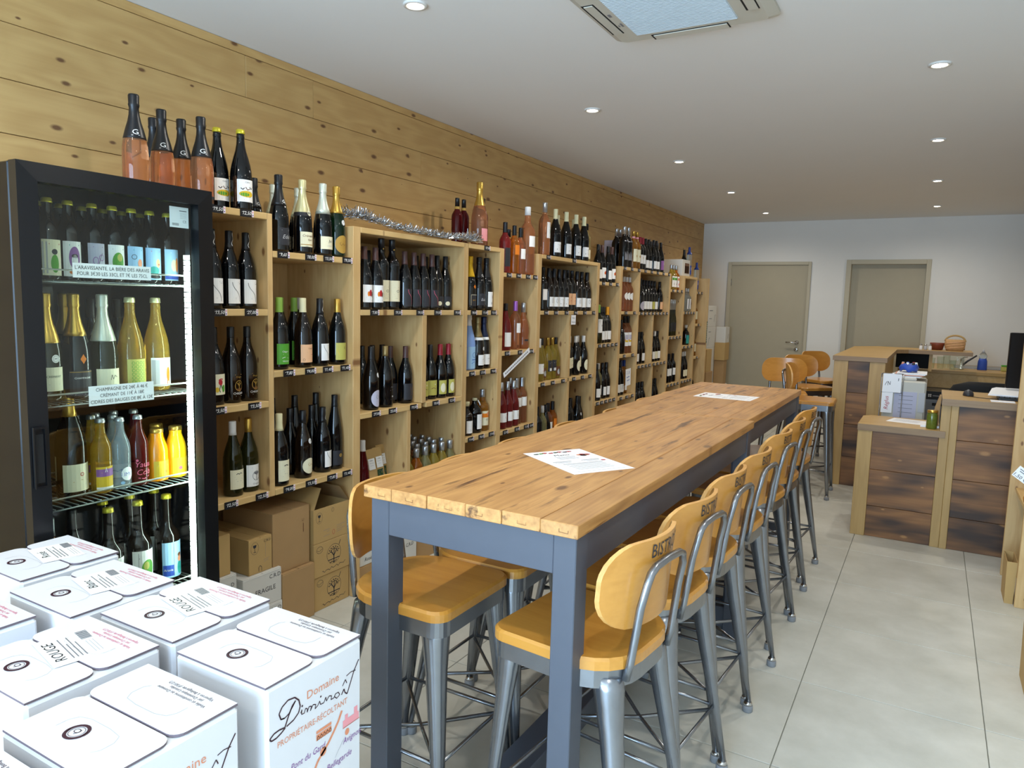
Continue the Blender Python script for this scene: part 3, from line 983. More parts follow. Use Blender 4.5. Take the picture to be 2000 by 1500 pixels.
ty('figure', W_, 'dark bottle, red figure label', 'burg', 'g_black', ('black', 0.8), (0.04, 0.12, 0.03, 'cr', [('o', 'r', 0, 0.048, 0.009, 0.011), ('s', 'r', [(-0.008, 0.056), (0.0, 0.062), (0.01, 0.06)], 0.004), ('s', 'dk', [(0, 0.038), (-0.006, 0.02), (-0.002, 0.01)], 0.003), ('s', 'dk', [(0.002, 0.038), (0.008, 0.02), (0.01, 0.01)], 0.003), ('o', 'gr', 0.014, 0.024, 0.008, 0.014), ('o', 'y', -0.014, 0.02, 0.008, 0.01), ('s', 'gy', [(-0.015, 0.074), (0.015, 0.074)], 0.001)], 'r'))
ty('chignin', W_, 'brown bottle, gold tree emblem', 'burg', 'g_brown', ('black', 0.86), (0.0, 0.0, 0.0, None, [('O', 'g', 0.004, 0.068, 0.019, 0.022, 0.0022), ('s', 'g', [(0.004, 0.05), (0.003, 0.07), (-0.006, 0.08)], 0.003), ('s', 'g', [(0.003, 0.068), (0.012, 0.079)], 0.003), ('s', 'g', [(0.0, 0.07), (0.004, 0.084)], 0.002), ('o', 'br', 0.004, 0.053, 0.014, 0.005), ('t', 'w', 'CHIGNIN', 0.004, 0.034, 0.0085), ('s', 'lg', [(-0.012, 0.028), (0.02, 0.028)], 0.001), ('t', 'g', 'Origine', 0.004, 0.1, 0.0065), ('s', 'g', [(-0.014, 0.112), (0.02, 0.112)], 0.002)], 'n'))
ty('cream_white', W_, 'white-capped bottle, cream label', 'burg', 'g_olive', ('white', 0.82), (0.03, 0.108, 0.035, 'cr', [('s', 'k', [(-0.012, 0.06), (-0.006, 0.064), (0.0, 0.06), (0.006, 0.065), (0.014, 0.061)], 0.0025)] + lines('gy', 0.018, 0.05, 0.009, 4), 'r'))
ty('tree', W_, 'gold-capped bottle, white tree label', 'burg', 'g_olive', ('gold', 0.82), (0.022, 0.112, 0.036, 'w', [('O', 'dk', 0.006, 0.044, 0.0185, 0.02, 0.0014), ('s', 'dk', [(0.006, 0.026), (0.006, 0.048), (-0.002, 0.058)], 0.0024), ('s', 'dk', [(0.006, 0.044), (0.015, 0.055)], 0.0022), ('o', 'gy', 0.006, 0.055, 0.012, 0.006), ('s', 'dk', [(-0.006, 0.03), (0.018, 0.03)], 0.002), ('t', 'gy', 'Origine', 0.004, 0.008, 0.007), ('s', 'gy', [(-0.014, 0.078), (0.02, 0.078)], 0.002)], 'r'))
ty('copper', W_, 'copper-capped dark bottle', 'burg', 'g_olive', ('copper', 0.8), None)
ty('dark_plain', W_, 'plain dark bottle', 'burg', 'g_black', ('black', 0.8), None)
ty('green', W_, 'green-capped bottle, green label', 'burg', 'g_black', ('green', 0.8), (0.022, 0.108, 0.037, 'gr', [('t', 'w', 'Chignin', 0, 0.05, 0.007, 0.1), ('s', 'w', [(-0.012, 0.042), (0.012, 0.042)], 0.0014), ('s', 'w', [(-0.016, 0.026), (-0.004, 0.03), (0.014, 0.026)], 0.0016), ('t', 'w', 'VIN SUR', 0.002, 0.01, 0.006)], 'r'))
ty('peach', W_, 'cream-capped bottle, peach label', 'burg', 'g_brown', ('cream', 0.8), (0.022, 0.1, 0.038, 'pe', [('t', 'br', 'Chignin', 0.008, 0.058, 0.006, 0.1), ('s', 'br', [(-0.01, 0.044), (0.028, 0.044)], 0.0016), ('s', 'r', [(0.012, 0.034), (0.024, 0.034)], 0.0022), ('O', 'br', -0.024, 0.012, 0.005, 0.005, 0.001)], 'r'))
ty('citron', W_, 'gold-capped bottle, lime label', 'burg', 'g_black', ('gold', 0.8), (0.022, 0.1, 0.036, 'ol', [('O', 'dg', 0.01, 0.055, 0.004, 0.006, 0.0012), ('s', 'dg', [(-0.012, 0.03), (0.026, 0.03)], 0.0013), ('s', 'dg', [(-0.002, 0.022), (0.024, 0.022)], 0.001), ('s', 'y', [(-0.03, 0.05), (-0.02, 0.025), (0.02, 0.005)], 0.0015)], 'r'))
ty('cream_cap', W_, 'cream-capped bottle, cream label', 'burg', 'g_black', ('cream', 0.77), (0.02, 0.108, 0.034, 'cr', [('s', 'k', [(-0.01, 0.066), (0.0, 0.07), (0.012, 0.066)], 0.003)] + lines('gy', 0.016, 0.052, 0.01, 4), 'r'), scale=1.02)
ty('seyssel_still', W_, 'dark bottle, cream oval label', 'burg', 'g_brown', ('black', 0.82), (0.02, 0.09, 0.036, 'cr', [('s', 'g', [(-0.004, 0.05), (-0.01, 0.042), (-0.002, 0.034), (0.006, 0.044), (0.012, 0.036), (0.024, 0.042)], 0.0014), ('s', 'lg', [(-0.008, 0.022), (0.02, 0.022)], 0.001)], 'o'), medal=('w', 0.165))
ty('flute_dark', W_, 'tall slender dark bottle', 'flute', 'g_black', ('black', 0.85), (0.02, 0.085, 0.031, 'dk', [('o', 'g', 0.006, 0.045, 0.008, 0.008), ('o', 'dk', 0.006, 0.045, 0.003, 0.003), ('s', 'gy', [(-0.024, 0.012), (0.024, 0.012)], 0.0015)], 'r'), scale=1.05)
ty('red_pic', W_, 'bottle with red picture label', 'burg', 'g_black', ('brownc', 0.8), (0.035, 0.118, 0.036, 'w', [('o', 'r', 0.004, 0.044, 0.009, 0.016), ('o', 'o', -0.008, 0.04, 0.006, 0.012), ('o', 'br', 0.015, 0.038, 0.005, 0.012), ('s', 'ol', [(-0.02, 0.024), (0.024, 0.024)], 0.005), ('s', 'gy', [(-0.012, 0.01), (0.014, 0.01)], 0.0016)], 'r'))
ty('magnum_cream', 'magnum_bottle', 'tall magnum, cream label', 'bord', 'g_black', ('black', 0.84), (0.035, 0.125, 0.032, 'cr', [('O', 'k', 0.008, 0.052, 0.01, 0.006, 0.0016), ('s', 'gy', [(-0.012, 0.072), (0.014, 0.072)], 0.0016)] + lines('gy', 0.015, 0.036, 0.01, 3), 'r'), scale=1.17, neck=[('o', 'g', 0, -0.006, 0.004, 0.004)])
ty('redcurve', W_, 'dark label bottle, red curve', 'burg', 'g_black', ('brownc', 0.78), (0.018, 0.108, 0.034, 'dk', [('s', 'pk', [(-0.016, 0.086), (-0.012, 0.07), (-0.002, 0.058), (0.01, 0.044), (0.014, 0.028), (0.012, 0.01)], 0.0024), ('s', 'gy', [(0.006, 0.08), (0.022, 0.08)], 0.001)], 'r'))
ty('beige_corner', W_, 'dark bottle, label with beige shape', 'burg', 'g_black', ('black', 0.8), (0.02, 0.075, 0.037, 'dk', [('o', 'cr', -0.02, 0.016, 0.014, 0.012), ('s', 'or2', [(-0.036, 0.053), (0.036, 0.053)], 0.0014), ('s', 'pk', [(0.01, 0.04), (0.024, 0.04)], 0.002)], 'r'))
ty('cassis', 'liqueur_bottle', 'dark red liqueur, black cap', 'bord', 'g_red', ('black', 0.82), None, band=(0.78, 'i_g'))
ty('cassis_black', 'liqueur_bottle', 'dark red liqueur, black label', 'bord', 'g_rose_dark', ('black', 0.8), (0.04, 0.15, 0.03, 'dk', [('s', 'gy', [(-0.012, 0.07), (0.012, 0.07)], 0.002)], 'r'), scale=1.05)
ty('rose_magnum', S_, 'big pink bottle, gold foil', 'champ', 'g_rose', ('gold', 0.66), (0.03, 0.09, 0.032, 'p', [('s', 'r', [(-0.006, 0.038), (0.016, 0.038)], 0.0016), ('s', 'r', [(0.0, 0.032), (0.016, 0.032)], 0.001)], 'r'), scale=1.22)
ty('orange_liq', 'liqueur_bottle', 'orange bottle, black cap', 'bord', 'g_orange', ('black', 0.8), (0.12, 0.18, 0.028, 'o', [('s', 'y', [(-0.012, 0.03), (0.012, 0.03)], 0.004)], 'r'), scale=1.02)
ty('rose_white', W_, 'rosé bottle, black cap', 'bord', 'g_rose', ('black', 0.8), (0.1, 0.165, 0.028, 'w', [('s', 'gy', [(-0.006, 0.03), (0.012, 0.03)], 0.0014)], 'r'))
ty('rose_tall', W_, 'tall rosé bottle, white cap', 'bord', 'g_rose', ('white', 0.88), (0.125, 0.172, 0.022, 'w', [('s', 'lg', [(-0.006, 0.02), (0.014, 0.02)], 0.0014)], 'r'), scale=1.48)
ty('rose_magnum2', 'magnum_bottle', 'rosé magnum, silver cap', 'bord', 'g_rose', ('silver', 0.82), (0.1, 0.19, 0.024, 'w', [('s', 'gr', [(0.0, 0.03), (0.004, 0.05), (-0.004, 0.06)], 0.003), ('s', 'gy', [(-0.01, 0.075), (0.012, 0.075)], 0.0016)], 'r'), scale=1.2)
ty('seventy_mag', 'magnum_bottle', 'magnum labelled 70, ivory cap', 'burg', 'g_black', ('cream', 0.8), (0.03, 0.095, 0.037, 'w', seventy(1.25, 0.004), 'r'), scale=1.13)
ty('seventy', W_, 'bottle labelled 70', 'burg', 'g_black', ('black', 0.8), (0.03, 0.1, 0.037, 'w', seventy(1.2, 0.004), 'r'))
ty('white_wine', W_, 'pale white wine bottle', 'bord', 'g_pale', ('black', 0.84), (0.03, 0.1, 0.03, 'cr', [('s', 'gy', [(-0.012, 0.04), (0.012, 0.04)], 0.002)], 'r'))
ty('oval_white', W_, 'dark bottle, white round label', 'burg', 'g_black', ('black', 0.8), (0.015, 0.095, 0.037, 'ml', [('s', 'gy', [(-0.006, 0.06), (-0.012, 0.046), (0.0, 0.04), (0.008, 0.056), (0.016, 0.044)], 0.0014), ('s', 'gy', [(-0.01, 0.028), (0.02, 0.028)], 0.001)], 'o'), medal=('w', 0.165), scale=1.04)
ty('embossed', W_, 'embossed dark bottle, bronze cap', 'burg', 'g_black', ('bronze', 0.84), (0.0, 0.0, 0.0, None, [('s', 'gy', [(-0.006, 0.1), (0.0, 0.105), (0.008, 0.098), (0.016, 0.104)], 0.0016), ('s', 'gy', [(-0.01, 0.085), (0.016, 0.088)], 0.0016), ('r', 'lg', 0.002, 0.05, 0.016, 0.058), ('s', 'gy', [(-0.006, 0.04), (0.02, 0.04)], 0.001)], 'n'), scale=1.03)
ty('dark_label', W_, 'dark bottle, faint dark label', 'burg', 'g_black', ('brownc', 0.8), (0.02, 0.105, 0.034, 'dk', [('s', 'br', [(0.002, 0.07), (0.01, 0.04), (0.006, 0.02)], 0.0018), ('s', 'gy', [(-0.01, 0.01), (0.016, 0.01)], 0.0012)], 'r'))
ty('yellow_label', W_, 'dark bottle, yellow label', 'burg', 'g_black', ('black', 0.8), (0.022, 0.105, 0.037, 'ol', [('s', 'br', [(-0.02, 0.036), (-0.006, 0.042), (0.006, 0.036), (0.024, 0.038)], 0.003), ('o', 'cr', 0.004, 0.06, 0.004, 0.004)], 'r'))
ty('redcap', W_, 'red-capped bottle, lime label', 'burg', 'g_black', ('red', 0.8), (0.022, 0.1, 0.037, 'ol', [('O', 'dg', 0.012, 0.05, 0.004, 0.006, 0.0012), ('s', 'dg', [(-0.006, 0.024), (0.026, 0.024)], 0.0013), ('o', 'cr', -0.012, 0.036, 0.016, 0.026)], 'r'))
ty('liqueur', 'liqueur_bottle', 'slim red liqueur, white cap', 'flute', 'g_red', ('white', 0.84), (0.0, 0.03, 0.032, 'w', [('s', 'gy', [(-0.012, 0.012), (0.016, 0.016)], 0.002)], 'r'), medal=('w', 0.11))
ty('champ_yellow', S_, 'yellow foil bottle, black label', 'champ', 'g_black', ('yellow', 0.64), (0.025, 0.095, 0.03, 'dk', [('P', 'o', [(0, 0.1), (0.009, 0.113), (0, 0.126), (-0.009, 0.113)]), ('r', 'cr', -0.026, 0.004, -0.024, 0.064), ('r', 'cr', -0.026, 0.064, 0.028, 0.066), ('t', 'g', 'BRUT', 0, 0.03, 0.008)], 'r'))
ty('spark_white', S_, 'black foil bottle, white label', 'champ', 'g_black', ('black', 0.64), (0.022, 0.112, 0.033, 'w', [('s', 'gy', [(0.0, 0.07), (0.006, 0.05), (0.014, 0.074)], 0.0018), ('t', 'gy', 'ILL', 0.002, 0.016, 0.012)], 'r'))
ty('blue_tall', W_, 'tall pale blue decorated bottle', 'champ', 'g_blue', ('white', 0.8), (0.01, 0.13, 0.038, 'sk', [('O', 'b', 0.0, 0.08, 0.016, 0.016, 0.002), ('s', 'b', [(-0.02, 0.03), (0.0, 0.04), (0.02, 0.028)], 0.003), ('r', 'b', -0.018, 0.05, 0.018, 0.054)], 'r'), scale=1.08)
ty('ring_gold', S_, 'bronze foil bottle, white collar', 'champ', 'g_black', ('bronze', 0.63), (0.025, 0.088, 0.036, 'w', [('s', 'gy', [(-0.004, 0.034), (0.01, 0.038), (0.024, 0.034)], 0.0018), ('s', 'lg', [(0.0, 0.02), (0.022, 0.02)], 0.001)], 'r'), band=(0.58, 'i_w'), medal=('w', 0.125))
ty('ring_blue', S_, 'blue foil bottle, white collar', 'champ', 'g_black', ('navy', 0.63), (0.025, 0.088, 0.034, 'w', [('s', 'gy', [(-0.004, 0.034), (0.01, 0.038), (0.024, 0.034)], 0.0018), ('s', 'lg', [(0.0, 0.02), (0.022, 0.02)], 0.001)], 'r'), band=(0.58, 'i_w'))
ty('gin_small', 'spirit_bottle', 'small dark bottle, white label', 'gin', 'g_brown', ('cream', 0.88), (0.015, 0.09, 0.028, 'w', lines('gy', 0.012, 0.06, 0.02, 3), 'r'))
ty('gin_black', 'spirit_bottle', 'black jug bottle, white label', 'jug', 'g_black', ('cream', 0.93), (0.025, 0.115, 0.03, 'w', lines('gy', 0.014, 0.075, 0.012, 4), 'r'), extra='stopper')
ty('orange_spirit', 'spirit_bottle', 'amber spirit, orange label', 'spirit', 'g_amber', ('silver', 0.82), (0.035, 0.125, 0.037, 'cr', [('r', 'o', -0.036, 0.05, 0.036, 0.075), ('o', 'or2', 0.014, 0.072, 0.016, 0.014), ('t', 'gy', 'SO', 0, 0.03, 0.012)], 'r'))
ty('rose_dark', W_, 'dark rosé bottle, white label', 'burg', 'g_rose_dark', ('black', 0.85), (0.025, 0.115, 0.034, 'w', [('s', 'lg', [(-0.004, 0.06), (0.016, 0.06)], 0.0016)], 'r'))
ty('rose_purple', W_, 'rosé bottle, purple cap', 'bord', 'g_rose', ('purple', 0.8), (0.105, 0.165, 0.03, 'w', [('t', 'k', 'Z', 0.006, 0.024, 0.02, 0.2), ('s', 'gy', [(-0.006, 0.012), (0.02, 0.012)], 0.0016)], 'r'), scale=1.05)
ty('rose_curvy', W_, 'curvy rosé bottle, silver cap', 'curvy', 'g_rose', ('silver', 0.8), (0.052, 0.064, 0.032, 'dk', [], 'r'))
ty('rose_silver', W_, 'dark rosé bottle, silver cap', 'burg', 'g_rose_dark', ('silver', 0.82), (0.045, 0.105, 0.037, 'w', [('t', 'gy', 'L', 0.008, 0.024, 0.014), ('s', 'lg', [(-0.01, 0.014), (0.02, 0.014)], 0.0016)], 'r'))
ty('rose_pale', W_, 'pale rosé bottle, silver cap', 'bord', 'g_rose', ('silver', 0.8), (0.115, 0.175, 0.034, 'w', [('s', 'pk', [(0.0, 0.03), (0.02, 0.032)], 0.0025), ('s', 'lg', [(-0.01, 0.014), (0.016, 0.014)], 0.0014)], 'r'), scale=1.02)
ty('rose_orange', W_, 'rosé bottle, orange label', 'burg', 'g_rose_dark', ('silver', 0.82), (0.12, 0.165, 0.032, 'o', [('s', 'w', [(-0.006, 0.02), (0.016, 0.02)], 0.002)], 'r'))
ty('bord_white', W_, 'square-shouldered bottle, white label', 'bord', 'g_black', ('black', 0.82), (0.075, 0.15, 0.033, 'w', [('s', 'lg', [(-0.006, 0.05), (0.02, 0.05)], 0.0014), ('s', 'lg', [(-0.012, 0.03), (0.016, 0.03)], 0.0014)], 'r'))
ty('flame', W_, 'bottle with flame drawing label', 'burg', 'g_brown', ('black', 0.8), (0.03, 0.098, 0.037, 'w', [('s', 'gy', [(-0.008, 0.024), (-0.016, 0.04), (-0.01, 0.06), (-0.004, 0.04), (-0.008, 0.024)], 0.0018), ('s', 'gy', [(0.012, 0.024), (0.004, 0.044), (0.01, 0.062), (0.02, 0.04), (0.012, 0.024)], 0.0018), ('s', 'br', [(-0.022, 0.012), (0.026, 0.012)], 0.004)], 'r'))
ty('bord_pink', W_, 'bottle with tall pinkish label', 'bord', 'g_black', ('black', 0.82), (0.045, 0.13, 0.034, 'pe', [('t', 'r', 'A', 0.004, 0.05, 0.012), ('o', 'r', 0.004, 0.03, 0.003, 0.004)], 'r'))
ty('white_lab', W_, 'dark bottle, plain white label', 'burg', 'g_black', ('black', 0.82), (0.028, 0.1, 0.035, 'w', [('s', 'lg', [(-0.01, 0.05), (0.02, 0.05)], 0.0018), ('s', 'lg', [(0.0, 0.03), (0.016, 0.03)], 0.0014)], 'r'))
ty('white_lab_y', W_, 'white wine bottle, white label', 'bord', 'g_pale', ('white', 0.84), (0.04, 0.12, 0.032, 'w', [('s', 'lg', [(-0.01, 0.05), (0.016, 0.05)], 0.0018)], 'r'))
ty('white_dots', W_, 'yellow wine, dotted white label', 'burg', 'g_yellow', ('white', 0.8), (0.055, 0.125, 0.035, 'w', [('o', 'gr', 0.006, 0.05, 0.003, 0.003), ('o', 'y', 0.016, 0.036, 0.003, 0.003), ('o', 'r', 0.004, 0.02, 0.003, 0.003)], 'r'))
ty('yellow_pic', W_, 'yellow wine, dark picture label', 'burg', 'g_yellow', ('black', 0.84), (0.02, 0.09, 0.034, 'br', [('o', 'lg', 0.0, 0.03, 0.014, 0.02), ('o', 'dk', 0.012, 0.04, 0.01, 0.016)], 'r'))
ty('gold_wine', W_, 'slim gold wine, black label', 'bord', 'g_yellow', ('gold', 0.82), (0.06, 0.14, 0.026, 'dk', [('s', 'w', [(-0.01, 0.06), (0.012, 0.064)], 0.004), ('r', 'w', -0.012, 0.004, 0.014, 0.024)], 'r'))
ty('red_dots', W_, 'dark bottle, dotted cream label', 'bord', 'g_black', ('white', 0.84), (0.06, 0.14, 0.034, 'cr', [('o', 'gr', 0.004, 0.056, 0.003, 0.003), ('o', 'o', 0.016, 0.04, 0.003, 0.003), ('o', 'r', 0.006, 0.024, 0.003, 0.003)], 'r'))
ty('red_oval', W_, 'white-capped bottle, oval label', 'burg', 'g_black', ('white', 0.84), (0.03, 0.115, 0.026, 'cr', [('s', 'br', [(-0.006, 0.04), (0.012, 0.04)], 0.003)], 'o'))
ty('red_oval_cap', W_, 'red-capped dark bottle', 'burg', 'g_black', ('red', 0.82), None)
ty('red_cap', W_, 'red-capped bottle, white label', 'bord', 'g_black', ('red', 0.8), (0.06, 0.14, 0.034, 'w', [('o', 'g', 0.004, 0.05, 0.006, 0.012)], 'r'))
ty('horse', W_, 'dark bottle, drawing label', 'bord', 'g_black', ('black', 0.82), (0.02, 0.105, 0.034, 'w', [('s', 'k', [(-0.016, 0.04), (-0.004, 0.05), (0.01, 0.048), (0.016, 0.03)], 0.005), ('s', 'k', [(-0.008, 0.044), (-0.01, 0.022)], 0.003), ('s', 'k', [(0.01, 0.044), (0.008, 0.022)], 0.003)], 'r'))
ty('h_label', W_, 'green-capped bottle, H label', 'bord', 'g_olive', ('green', 0.8), (0.085, 0.19, 0.032, 'w', [('t', 'dk', 'H', 0.008, 0.05, 0.018)], 'r'), scale=1.05)
ty('orange_cap', W_, 'orange-capped bottle, white label', 'burg', 'g_black', ('orange', 0.78), (0.028, 0.1, 0.035, 'w', [('s', 'lg', [(-0.01, 0.05), (0.02, 0.05)], 0.0018)], 'r'))
ty('rose_round', W_, 'rosé bottle, round white label', 'bord', 'g_rose', ('white', 0.86), (0.1, 0.165, 0.032, 'w', [('s', 'lg', [(0.004, 0.04), (0.012, 0.03)], 0.002)], 'o'))
ty('rose_art', W_, 'rosé bottle, painted landscape label', 'bord', 'g_rose', ('black', 0.82), (0.06, 0.17, 0.034, 'w', [('r', 'ml', -0.028, 0.06, 0.028, 0.1), ('s', 'o', [(-0.028, 0.05), (-0.01, 0.075), (0.01, 0.06), (0.028, 0.07)], 0.01), ('r', 'y', -0.028, 0.036, 0.028, 0.052), ('s', 'gy', [(-0.016, 0.018), (0.016, 0.018)], 0.002)], 'r'), scale=1.1)
ty('amber_blue', W_, 'amber wine bottle, blue cap', 'bord', 'g_amber', ('bluec', 0.82), (0.03, 0.075, 0.03, 'w', [], 'r'))
ty('mag_silver', 'magnum_bottle', 'silver-capped magnum, grey label', 'bord', 'g_black', ('silver', 0.82), (0.06, 0.2, 0.03, 'gy', [('s', 'lg', [(-0.01, 0.1), (0.016, 0.1)], 0.002)], 'r'), scale=1.2)
ty('amber_gold', W_, 'sweet wine bottle, gold cap', 'bord', 'g_amber', ('gold', 0.86), (0.06, 0.16, 0.034, 'cr', [('o', 'g', 0.004, 0.05, 0.01, 0.012)], 'r'), scale=1.12, band=(0.82, 'i_p'))
ty('purple', W_, 'dark bottle, purple label', 'burg', 'g_black', ('black', 0.82), (0.03, 0.12, 0.036, 'v', [('r', 'w', 0.004, 0.05, 0.016, 0.075)], 'r'))
ty('citron_far', W_, 'dark bottle, pale lime label', 'burg', 'g_black', ('black', 0.82), (0.028, 0.1, 0.035, 'ol', [('s', 'gy', [(-0.01, 0.05), (0.02, 0.05)], 0.0018)], 'r'))
ty('pink_lab', W_, 'dark bottle, peach square label', 'burg', 'g_black', ('black', 0.82), (0.028, 0.1, 0.035, 'pe', [('O', 'w', 0.006, 0.05, 0.012, 0.012, 0.003)], 'r'))
ty('cream_white_far', W_, 'dark bottle, cream square label', 'burg', 'g_black', ('white', 0.84), (0.028, 0.1, 0.035, 'cr', [('s', 'gy', [(-0.01, 0.05), (0.02, 0.05)], 0.0018)], 'r'))
ty('liq_green', 'liqueur_bottle', 'yellow liqueur, green-white label', 'spirit', 'g_yellow', ('silver', 0.82), (0.03, 0.14, 0.033, 'w', [('r', 'gr', -0.03, 0.07, 0.03, 0.095), ('o', 'k', 0.002, 0.03, 0.006, 0.006)], 'r'))
ty('liq_pink', 'liqueur_bottle', 'orange liqueur, pink-white label', 'spirit', 'g_orange', ('silver', 0.82), (0.03, 0.14, 0.033, 'w', [('r', 'or2', -0.03, 0.07, 0.03, 0.095), ('r', 'p', -0.02, 0.02, 0.02, 0.04)], 'r'))
ty('tall_thin', 'liqueur_bottle', 'slender tall bottle, silver top', 'tall', 'g_olive', ('silver', 0.72), (0.05, 0.14, 0.018, 'dk', [], 'r'))
ty('amber_plain', 'spirit_bottle', 'amber spirit bottle, cream label', 'spirit', 'g_amber', ('brownc', 0.84), (0.05, 0.14, 0.03, 'cr', [('s', 'gy', [(-0.01, 0.05), (0.016, 0.05)], 0.002)], 'r'))
ty('gin_blue', 'spirit_bottle', 'blue-grey bottle, narrow white label', 'spirit', 'g_clear', ('silver', 0.84), (0.03, 0.14, 0.02, 'w', [('s', 'b', [(0, 0.01), (0, 0.1)], 0.004)], 'r'))
ty('gin_teal', 'spirit_bottle', 'dark bottle, teal label', 'gin', 'g_black', ('white', 0.86), (0.015, 0.1, 0.032, 'te', [('s', 'w', [(-0.012, 0.05), (0.016, 0.05)], 0.003)], 'r'), scale=1.1)
ty('blue_sticker', 'spirit_bottle', 'clear bottle, blue label', 'square', 'g_clear', ('bluec', 0.76), (0.03, 0.13, 0.028, 'b', [('t', 'w', '22', 0, 0.05, 0.026)], 'r'))
# in the cooler
ty('beer_a', 'beer_bottle', 'beer with green figure label', 'beer', 'g_brown', ('crown', 0.955), (0.012, 0.115, 0.029, 'cr', [('r', 'lg', -0.028, 0.006, -0.014, 0.096), ('o', 'gr', 0.004, 0.034, 0.011, 0.026), ('o', 'dk', 0.004, 0.068, 0.008, 0.008), ('s', 'r', [(-0.01, 0.09), (0.02, 0.09)], 0.004)], 'r'), style='crown')
ty('beer_b', 'beer_bottle', 'beer with hooded face label', 'beer', 'g_brown', ('crown', 0.955), (0.012, 0.115, 0.029, 'w', [('o', 'v', 0.002, 0.054, 0.016, 0.034), ('o', 'w', 0.002, 0.046, 0.009, 0.018), ('o', 'k', 0.002, 0.06, 0.009, 0.006), ('o', 'o', 0.0, 0.012, 0.014, 0.007), ('s', 'te', [(-0.012, 0.092), (0.016, 0.092)], 0.004)], 'r'), style='crown')
ty('beer_c', 'beer_bottle', 'beer with lilac flower label', 'beer', 'g_black', ('crown', 0.955), (0.012, 0.115, 0.029, 'ml', [('O', 'v', -0.008, 0.05, 0.008, 0.012, 0.002), ('O', 'v', 0.01, 0.06, 0.009, 0.01, 0.002), ('O', 'v', 0.006, 0.03, 0.01, 0.01, 0.002), ('s', 'dk', [(-0.01, 0.016), (0.0, 0.04), (0.012, 0.074)], 0.0015), ('s', 'v', [(-0.014, 0.092), (0.014, 0.092)], 0.003)], 'r'), style='crown')
ty('beer_d', 'beer_bottle', 'beer with green leaf label', 'beer', 'g_black', ('crown', 0.955), (0.012, 0.115, 0.029, 'w', [('o', 'gr', 0.0, 0.05, 0.018, 0.03), ('o', 'ol', 0.004, 0.064, 0.008, 0.012), ('s', 'k', [(-0.008, 0.04), (0.0, 0.034), (0.01, 0.044)], 0.006), ('s', 'dk', [(-0.016, 0.09), (0.018, 0.09)], 0.003)], 'r'), style='crown')
ty('beer_e', 'beer_bottle', 'beer with teal climber label', 'beer', 'g_black', ('crown', 0.955), (0.012, 0.115, 0.029, 'sk', [('o', 'te', 0.008, 0.022, 0.014, 0.018), ('o', 'or2', 0.008, 0.05, 0.008, 0.014), ('o', 'dk', -0.012, 0.02, 0.012, 0.016), ('O', 'dk', -0.01, 0.07, 0.008, 0.008, 0.0016), ('s', 'te', [(-0.012, 0.092), (0.016, 0.092)], 0.004)], 'r'), style='crown')
ty('beer_f', 'beer_bottle', 'beer with red-lipped face label', 'beer', 'g_black', ('crown', 0.955), (0.012, 0.115, 0.029, 'sk', [('o', 'te', -0.004, 0.03, 0.016, 0.014), ('o', 'pe', 0.01, 0.054, 0.008, 0.014), ('o', 'r', 0.012, 0.05, 0.003, 0.003), ('o', 'k', 0.0, 0.01, 0.02, 0.006), ('s', 'pk', [(-0.012, 0.092), (0.016, 0.092)], 0.004)], 'r'), style='crown')
ty('beer_g', 'beer_bottle', 'beer with yellow jacket label', 'beer', 'g_brown', ('crown', 0.955), (0.012, 0.115, 0.029, 'sk', [('o', 'cr', 0.0, 0.05, 0.01, 0.02), ('o', 'o', 0.012, 0.052, 0.006, 0.024), ('r', 'b', -0.028, 0.004, 0.028, 0.02), ('s', 'w', [(-0.01, 0.092), (0.018, 0.092)], 0.004)], 'r'), style='crown')
ty('beer_plain', 'beer_bottle', 'rear beer bottle, crown cap', 'beer', 'g_black', ('crown', 0.955), (0.012, 0.115, 0.029, 'lg', [('o', 'gy', 0, 0.05, 0.014, 0.03)], 'r'), style='crown')
ty('ch_oval', S_, 'gold foil bottle, round seal', 'champ', 'g_olive', ('gold', 0.56), (0.03, 0.1, 0.03, 'cr', [('t', 'dg', 'CRÉMANT', 0.0, 0.04, 0.006), ('s', 'gy', [(-0.014, 0.02), (0.016, 0.02)], 0.001)], 'r'), medal=('w', 0.125), scale=1.0)
ty('ch_diamond', S_, 'yellow foil bottle, orange diamond', 'champ', 'g_black', ('gold', 0.62), (0.02, 0.085, 0.036, 'dk', [('P', 'o', [(0.004, 0.085), (0.013, 0.1), (0.004, 0.115), (-0.005, 0.1)]), ('r', 'g', -0.034, 0.06, 0.034, 0.062), ('t', 'w', 'CHAMPAGNE', 0.002, 0.04, 0.0055)], 'r'))
ty('ch_white', S_, 'pale foil bottle, white label', 'champ', 'g_olive', ('foilw', 0.56), (0.02, 0.085, 0.04, 'cr', [('s', 'k', [(0.0, 0.03), (0.004, 0.046), (0.008, 0.032), (0.014, 0.044), (0.022, 0.038)], 0.0014), ('t', 'lg', 'CRÉMANT', 0.004, 0.012, 0.0045)], 'r'))
ty('cid_green', 'cider_bottle', 'golden cider, green lattice label', 'champ', 'g_cider', ('pgold', 0.955), (0.02, 0.11, 0.036, 'ol', [('O', 'gr', -0.018 + 0.012 * (i % 4), 0.018 + 0.012 * (i // 4), 0.005, 0.005, 0.0014) for i in range(24)], 'r'), style='crown', cat='bottle')
ty('cid_white', 'cider_bottle', 'golden cider, white fox label', 'champ', 'g_cider', ('pgold', 0.955), (0.015, 0.11, 0.038, 'w', [('o', 'o', 0.018, 0.04, 0.008, 0.024), ('s', 'o', [(0.014, 0.02), (0.014, 0.006)], 0.003), ('s', 'o', [(0.022, 0.02), (0.022, 0.006)], 0.003), ('r', 'lg', -0.036, 0.006, -0.012, 0.088)], 'r'), style='crown')
